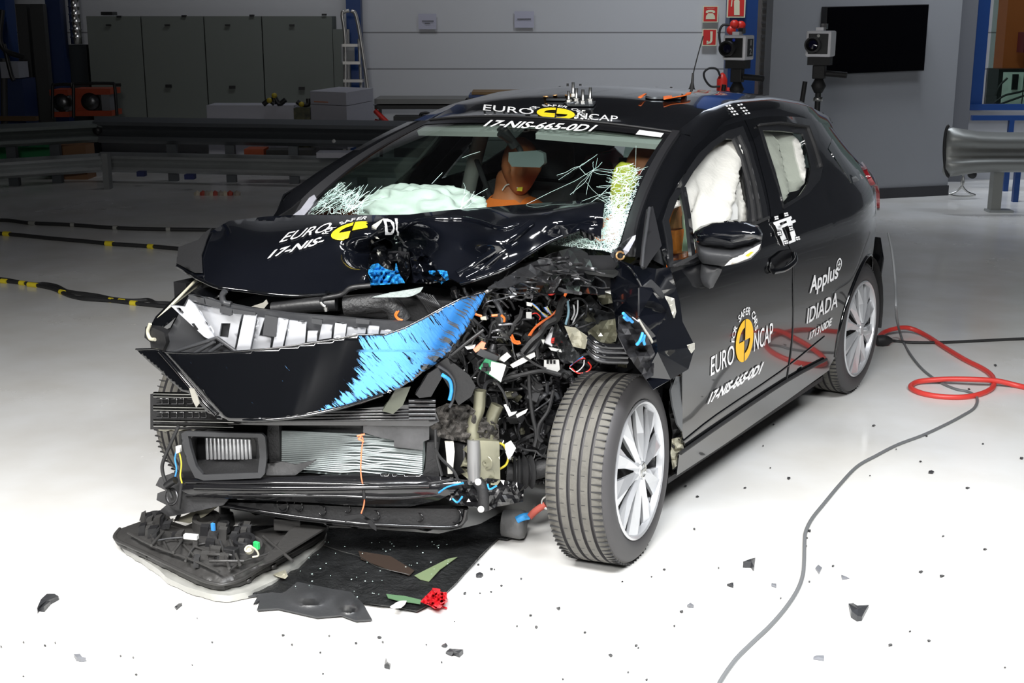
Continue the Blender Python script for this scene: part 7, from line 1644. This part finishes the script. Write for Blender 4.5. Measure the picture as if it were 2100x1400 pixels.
for x, y, r_, h, m_ in ((425, 1078, .045, .035, HM), (504, 1128, .055, .02, HM), (504, 1128, .035, .045, PLAST), (318, 1072, .03, .03, PLASTM), (460, 1088, .02, .03, PLASTM), (502, 1090, .018, .03, PLASTM)):
    mo('bulb_cap', *lathe(PZ(.075)(x, y), (.1, -.2, 1), [(0, r_*1.1), (h, r_), (h, r_*.7), (h*.7, r_*.6), (h*.7, .001)], 24), m_, hl, auto=40)
mo('bulb_socket', *lathe(PZ(.12)(512, 1129), (.2, -.5, .8), [(0, .014), (.012, .014), (.012, .009), (.006, .008), (.006, .001)], 16), BEIGE, hl, auto=40)
MB().box(PZ(.13)(526, 1118), (.010, 0, 0), (0, .006, 0), (0, 0, .012)).make('green_plug', pm('green_plastic', (.03, .45, .12), .4), hl, bevel=.002)
MB().box(PZ(.12)(392, 1100), (.022, .008, 0), (-.003, .008, 0), (0, 0, .008)).make('white_plug', WHITE, hl, bevel=.002)
MB().box(PZ(.13)(437, 1080), (.006, 0, 0), (0, .004, 0), (0, 0, .012)).make('blue_plug', BLUEW, hl)
MB().box(PZ(.11)(592, 1072), (.04, .02, 0), (-.01, .02, 0), (0, 0, .02)).make('ballast_box', HM, hl, bevel=.003)
MB().box(PZ(.10)(475, 1135), (.02, .004, 0), (-.002, .014, 0), (0, 0, .02)).make('bracket_block', DARKST, hl, bevel=.003)
for i in range(26):
    x = 290+rnd.uniform(0, 80); y = 1058+rnd.uniform(0, 46); MB().box(PZ(.09)(x, y), (rnd.uniform(.005, .016), .004, .004), (-.003, rnd.uniform(.004, .01), .003), (.004, 0, rnd.uniform(.008, .028))).make('adjuster_block', rnd.choice([PLAST, HM, PLASTM]), hl)
for i in range(24):
    x = 400+rnd.uniform(0, 110); y = 1080+rnd.uniform(0, 70); MB().box(PZ(.09)(x, y), (rnd.uniform(.006, .018), .004, 0), (-.003, .006, .003), (0, .003, rnd.uniform(.008, .026))).make('adjuster_block', rnd.choice([PLAST, HM, PLASTM]), hl)
tube('lamp_lead', [PZ(.10)(*p) for p in ((322, 1108), (345, 1104), (370, 1102), (384, 1100))], .003, GREYPL, hl)
tube('lamp_lead', [PZ(.14)(*p) for p in ((512, 1120), (524, 1126), (530, 1138), (518, 1142))], .003, BEIGE, hl)
for x, y in ((266, 1112), (306, 1140), (390, 1180), (508, 1188), (560, 1160), (640, 1104)): mo('fixing_lug', *lathe(PZ(.03)(x, y+4), (0, 0, 1), [(0, .012), (.012, .012), (.012, .005), (0, .005)], 12), HM, hl)
for x0, y0, x1, y1 in ((452, 1110, 470, 1165), (472, 1108, 492, 1158), (430, 1150, 500, 1150), (426, 1136, 480, 1138), (540, 1100, 600, 1150), (310, 1118, 335, 1090), (355, 1132, 375, 1105)): tube('raised_rib', [PZ(.1)(x0, y0), PZ(.105)((x0+x1)/2, (y0+y1)/2), PZ(.1)(x1, y1)], .005, HM, HBD, n=2)
panel('housing_flap', [(592, 1090), (640, 1062), (668, 1070), (670, 1082), (560, 1150), (530, 1160)], PZ(.105), HM, HBD, step=12, thick=.006)
# red broken piece and white scrap on the undertray
rb = thing('red_plastic_piece', 'crushed red plastic piece at the tip of the undertray', 'plastic piece', PZ(0)(892, 1240))
rp = [(863, 1234), (872, 1222), (884, 1222), (887, 1206), (903, 1208), (902, 1216), (916, 1214), (917, 1234), (902, 1246), (892, 1247), (880, 1240), (868, 1236)]
RDP = pm('red_broken_plastic', (.62, .02, .03), .35)
crumple('crushed_shell', rp, .02, RDP, rb, amp=.03, seed=2, step=5, freq=.12, base=lambda x, y: .028)
crumple('crushed_rib', [(872, 1224), (888, 1208), (912, 1216), (914, 1232), (896, 1243), (878, 1236)], .02, RDP, rb, amp=.05, seed=6, step=4, freq=.2, base=lambda x, y: .045)
tube('red_sliver', [PZ(.006)(906, 1243), PZ(.006)(916, 1247)], .003, RDP, rb, n=1)
ws = crumple('white_scrap', [(800, 1244), (812, 1236), (822, 1232), (834, 1232), (830, 1240), (822, 1246), (808, 1248)], .02, WHITE, None, amp=.02, seed=8, step=5, base=lambda x, y: .03); tag(ws, 'small crumpled white scrap beside the red plastic piece', 'scrap')
tsc = crumple('tan_scrap', [(560, 1178), (585, 1168), (590, 1180), (584, 1186), (572, 1182)], .02, BEIGE, None, amp=.01, seed=3, step=5, base=lambda x, y: .03); tag(tsc, 'small tan foam scrap between headlamp and undertray', 'scrap')
# tow eye with rope and grey drum under the car
te = thing('tow_rope', 'red tow rope with a steel ring and blue tape beside the front tyre', 'rope', PZ(0)(1090, 1060))
tube('rope', [PZ(.10)(1085, 1060), PZ(.12)(1100, 1046), PZ(.14)(1118, 1034)], .012, pm('red_rope', (.35, .07, .05), .8), te, n=3)
rc = PZ(.15)(1122, 1030); u_ = RT*.8-FH*.3; tube('steel_ring', [rc+(u_*math.cos(a)+Vector((0, 0, 1))*math.sin(a))*.022 for a in [k*math.pi/6 for k in range(13)]], .005, STEEL, te, n=2)
tube('blue_tape', [PZ(.09)(1060, 1066), PZ(.10)(1072, 1060), PZ(.10)(1084, 1058)], .013, BLUEP, te, n=3)
gd = mo('grey_canister', *lathe(PZ(.06)(1032, 1072), (RT*.9-FH*.2), [(0, .001), (0, .045), (.06, .05), (.075, .045), (.075, .001)], 24), pm('canister_grey', (.11, .11, .11), .5, bump=.3)); tag(gd, 'small grey cylindrical canister on the floor under the front corner', 'canister')
bp_ = thing('black_cone_part', 'black plastic cone part standing on the floor behind the headlamp', 'plastic piece', PZ(0)(460, 1072))
mo('cone', *lathe(PZ(0)(462, 1075), (0, 0, 1), [(0, .001), (0, .034), (.04, .03), (.045, .02), (.08, .018), (.08, .001)], 20), PLAST, bp_, auto=40)
# debris
DEB = pm('debris_black', (.03, .031, .034), .35, bump=.3); DEBG = pm('debris_grey', (.16, .165, .18), .35)
def shard(x, y, w_, h_, mat, label, seed, group=None, lift_=.010, cat='plastic shard', n=7):
    r_ = random.Random(seed); L = []
    for k in range(n):
        a = 2*math.pi*k/n+r_.uniform(-.25, .25); q = r_.uniform(.55, 1); L.append((x+math.cos(a)*w_/2*q, y+math.sin(a)*h_/2*q))
    P = [PZ(.003+r_.uniform(0, lift_))(*p) for p in L]; c = PZ(.003+lift_*1.3)(x, y)
    V = P+[c]+[p-Vector((0, 0, .003)) for p in P]; V = [Vector((v.x, v.y, max(.0008, v.z))) for v in V]
    F = [(k, (k+1) % n, n) for k in range(n)]+[(k, k+n+1, (k+1) % n+n+1, (k+1) % n) for k in range(n)]+[tuple(reversed(range(n+1, 2*n+1)))]
    # orient upwards
    a, b, c2 = V[F[0][0]], V[F[0][1]], V[F[0][2]]
    if (b-a).cross(c2-a).z < 0: F = [tuple(reversed(f)) for f in F]
    o = mo('plastic_shard', V, F, mat, None, False); tag(o, label, cat, group); return o
big = [('curved grey black shard alone on the white floor at far left', [(76, 1246), (84, 1228), (96, 1217), (112, 1217), (120, 1222), (104, 1232), (90, 1243), (80, 1248)], .02),
       ('dark folded shard right of the long cable near bottom right', [(1740, 1237), (1750, 1236), (1758, 1241), (1782, 1240), (1774, 1252), (1768, 1264), (1758, 1262), (1746, 1252)], .025),
       ('dark ragged shard left of the long cable on the floor', [(1524, 1151), (1540, 1145), (1549, 1143), (1548, 1152), (1546, 1160), (1540, 1154)], .02),
       ('largest dark chunk on the floor at the bottom centre', [(914, 1336), (922, 1329), (936, 1330), (950, 1331), (942, 1338), (930, 1341), (926, 1344)], .02),
       ('small pointed black shard standing at the bottom centre left', [(788, 1363), (790, 1352), (792, 1347), (795, 1357), (801, 1360), (799, 1363)], .03),
       ('thin dark shard with pale edge near the bottom left', [(151, 1341), (164, 1340), (168, 1346), (176, 1348), (166, 1351), (156, 1347)], .01),
       ('dark square chip in front of the undertray tip', [(976, 1176), (984, 1172), (991, 1176), (987, 1181), (977, 1183)], .012),
       ('dark lozenge chip just left of the red plastic, under headlamp edge', [(358, 1243), (366, 1237), (373, 1236), (370, 1242), (362, 1246)], .01),
       ('grey square chip right of the long cable', [(1672, 1164), (1678, 1157), (1686, 1163), (1680, 1173)], .008),
       ('pale elongated chip right of the long cable', [(1725, 1178), (1732, 1180), (1742, 1185), (1727, 1184)], .006),
       ('grey rectangular chip left of the long cable', [(1582, 1195), (1592, 1196), (1592, 1202), (1582, 1200)], .006),
       ('tiny bolt shaped grey piece left of the long cable', [(1491, 1197), (1500, 1194), (1504, 1194), (1504, 1201), (1498, 1199)], .01),
       ('grey chip near the left end of the cable at bottom', [(1409, 1240), (1416, 1235), (1423, 1240), (1419, 1244), (1411, 1244)], .01),
       ('grey rectangular chip low on the right of the long cable', [(1668, 1346), (1674, 1343), (1690, 1343), (1690, 1350), (1668, 1350)], .006)]
for i, (lab, L, z) in enumerate(big):
    rr_ = random.Random(i); n = len(L); V = [PZ(.003+rr_.uniform(0, z))(*p) for p in L]; cx = sum(p[0] for p in L)/n; cy = sum(p[1] for p in L)/n; V.append(PZ(z*.9+.003)(cx, cy)); V += [Vector((v.x, v.y, .001)) for v in V[:n]]
    F = [(k, (k+1) % n, n) for k in range(n)]+[(k, k+n+1, (k+1) % n+n+1, (k+1) % n) for k in range(n)]
    a, b, c2 = V[0], V[1], V[n]
    if (b-a).cross(c2-a).z < 0: F = [tuple(reversed(f)) for f in F]
    tag(mo('plastic_shard', V, F, DEBG if 'grey' in lab[:6] or 'pale' in lab else DEB, None, False), lab, 'plastic shard')
def region(x, y):
    if y > 1300: r_ = 'near the bottom edge of the floor'
    elif x < 700: r_ = 'on the white floor at the left'
    elif x < 1130: r_ = 'just right of the undertray'
    elif x < 1400: r_ = 'in front of the front tyre'
    elif y < 1050: r_ = 'along the car sill on the right'
    elif x < 1650: r_ = 'left of the long grey cable'
    else: r_ = 'right of the long grey cable'
    return r_
chips = [(48, 1315, 4), (113, 1316, 4), (92, 1322, 5), (404, 1266, 3), (247, 1343, 4), (273, 1346, 4), (394, 1362, 3), (435, 1315, 4), (580, 1301, 7), (599, 1320, 5), (675, 1302, 5), (657, 1336, 5), (279, 1381, 5), (662, 1380, 4), (2, 1324, 5), (48, 1385, 4), (778, 1305, 9), (785, 1315, 6), (730, 1317, 7), (912, 1322, 15), (906, 1356, 4), (874, 1320, 4), (1008, 1165, 6), (1014, 1166, 4), (981, 1156, 5), (1069, 1185, 5), (1028, 1199, 6), (953, 1215, 7), (984, 1215, 5), (1007, 1212, 4), (1145, 1246, 10), (1088, 1260, 6), (1100, 1284, 7), (1060, 1282, 4), (1200, 1295, 6), (1252, 1342, 9), (1304, 1322, 8), (1309, 1327, 4), (1288, 1377, 5), (1326, 1392, 5), (1383, 1281, 5), (1398, 1253, 10), (1362, 1166, 6), (1276, 1191, 4), (1336, 1181, 4), (1154, 1391, 4), (932, 1273, 3),
         (1618, 979, 8), (1792, 871, 7), (1528, 999, 7), (1430, 1017, 6), (1406, 995, 5), (1424, 1083, 5), (1660, 1087, 8), (1654, 1102, 5), (1653, 1118, 5), (1887, 945, 6), (1910, 966, 14), (1984, 999, 8), (1900, 893, 5), (2016, 909, 5), (2095, 938, 8), (1934, 1098, 5), (2020, 1125, 9), (1888, 1171, 12), (1931, 1180, 10), (1708, 1159, 6), (1660, 1191, 5), (1826, 1321, 9), (1866, 1293, 5), (1905, 1312, 7), (2061, 1367, 5), (1474, 1163, 4), (1601, 1225, 4), (1586, 869, 5), (1522, 893, 4), (1565, 913, 3), (2041, 748, 7), (1987, 797, 5), (1580, 958, 3), (1784, 974, 3), (1838, 920, 3)]
for i, (x, y, s) in enumerate(chips):
    shard(x, y, s*1.25, s*.62, DEB, 'tiny dark plastic chip '+region(x, y), 100+i, 'dark plastic chips '+region(x, y), .005, 'plastic chip', 5)
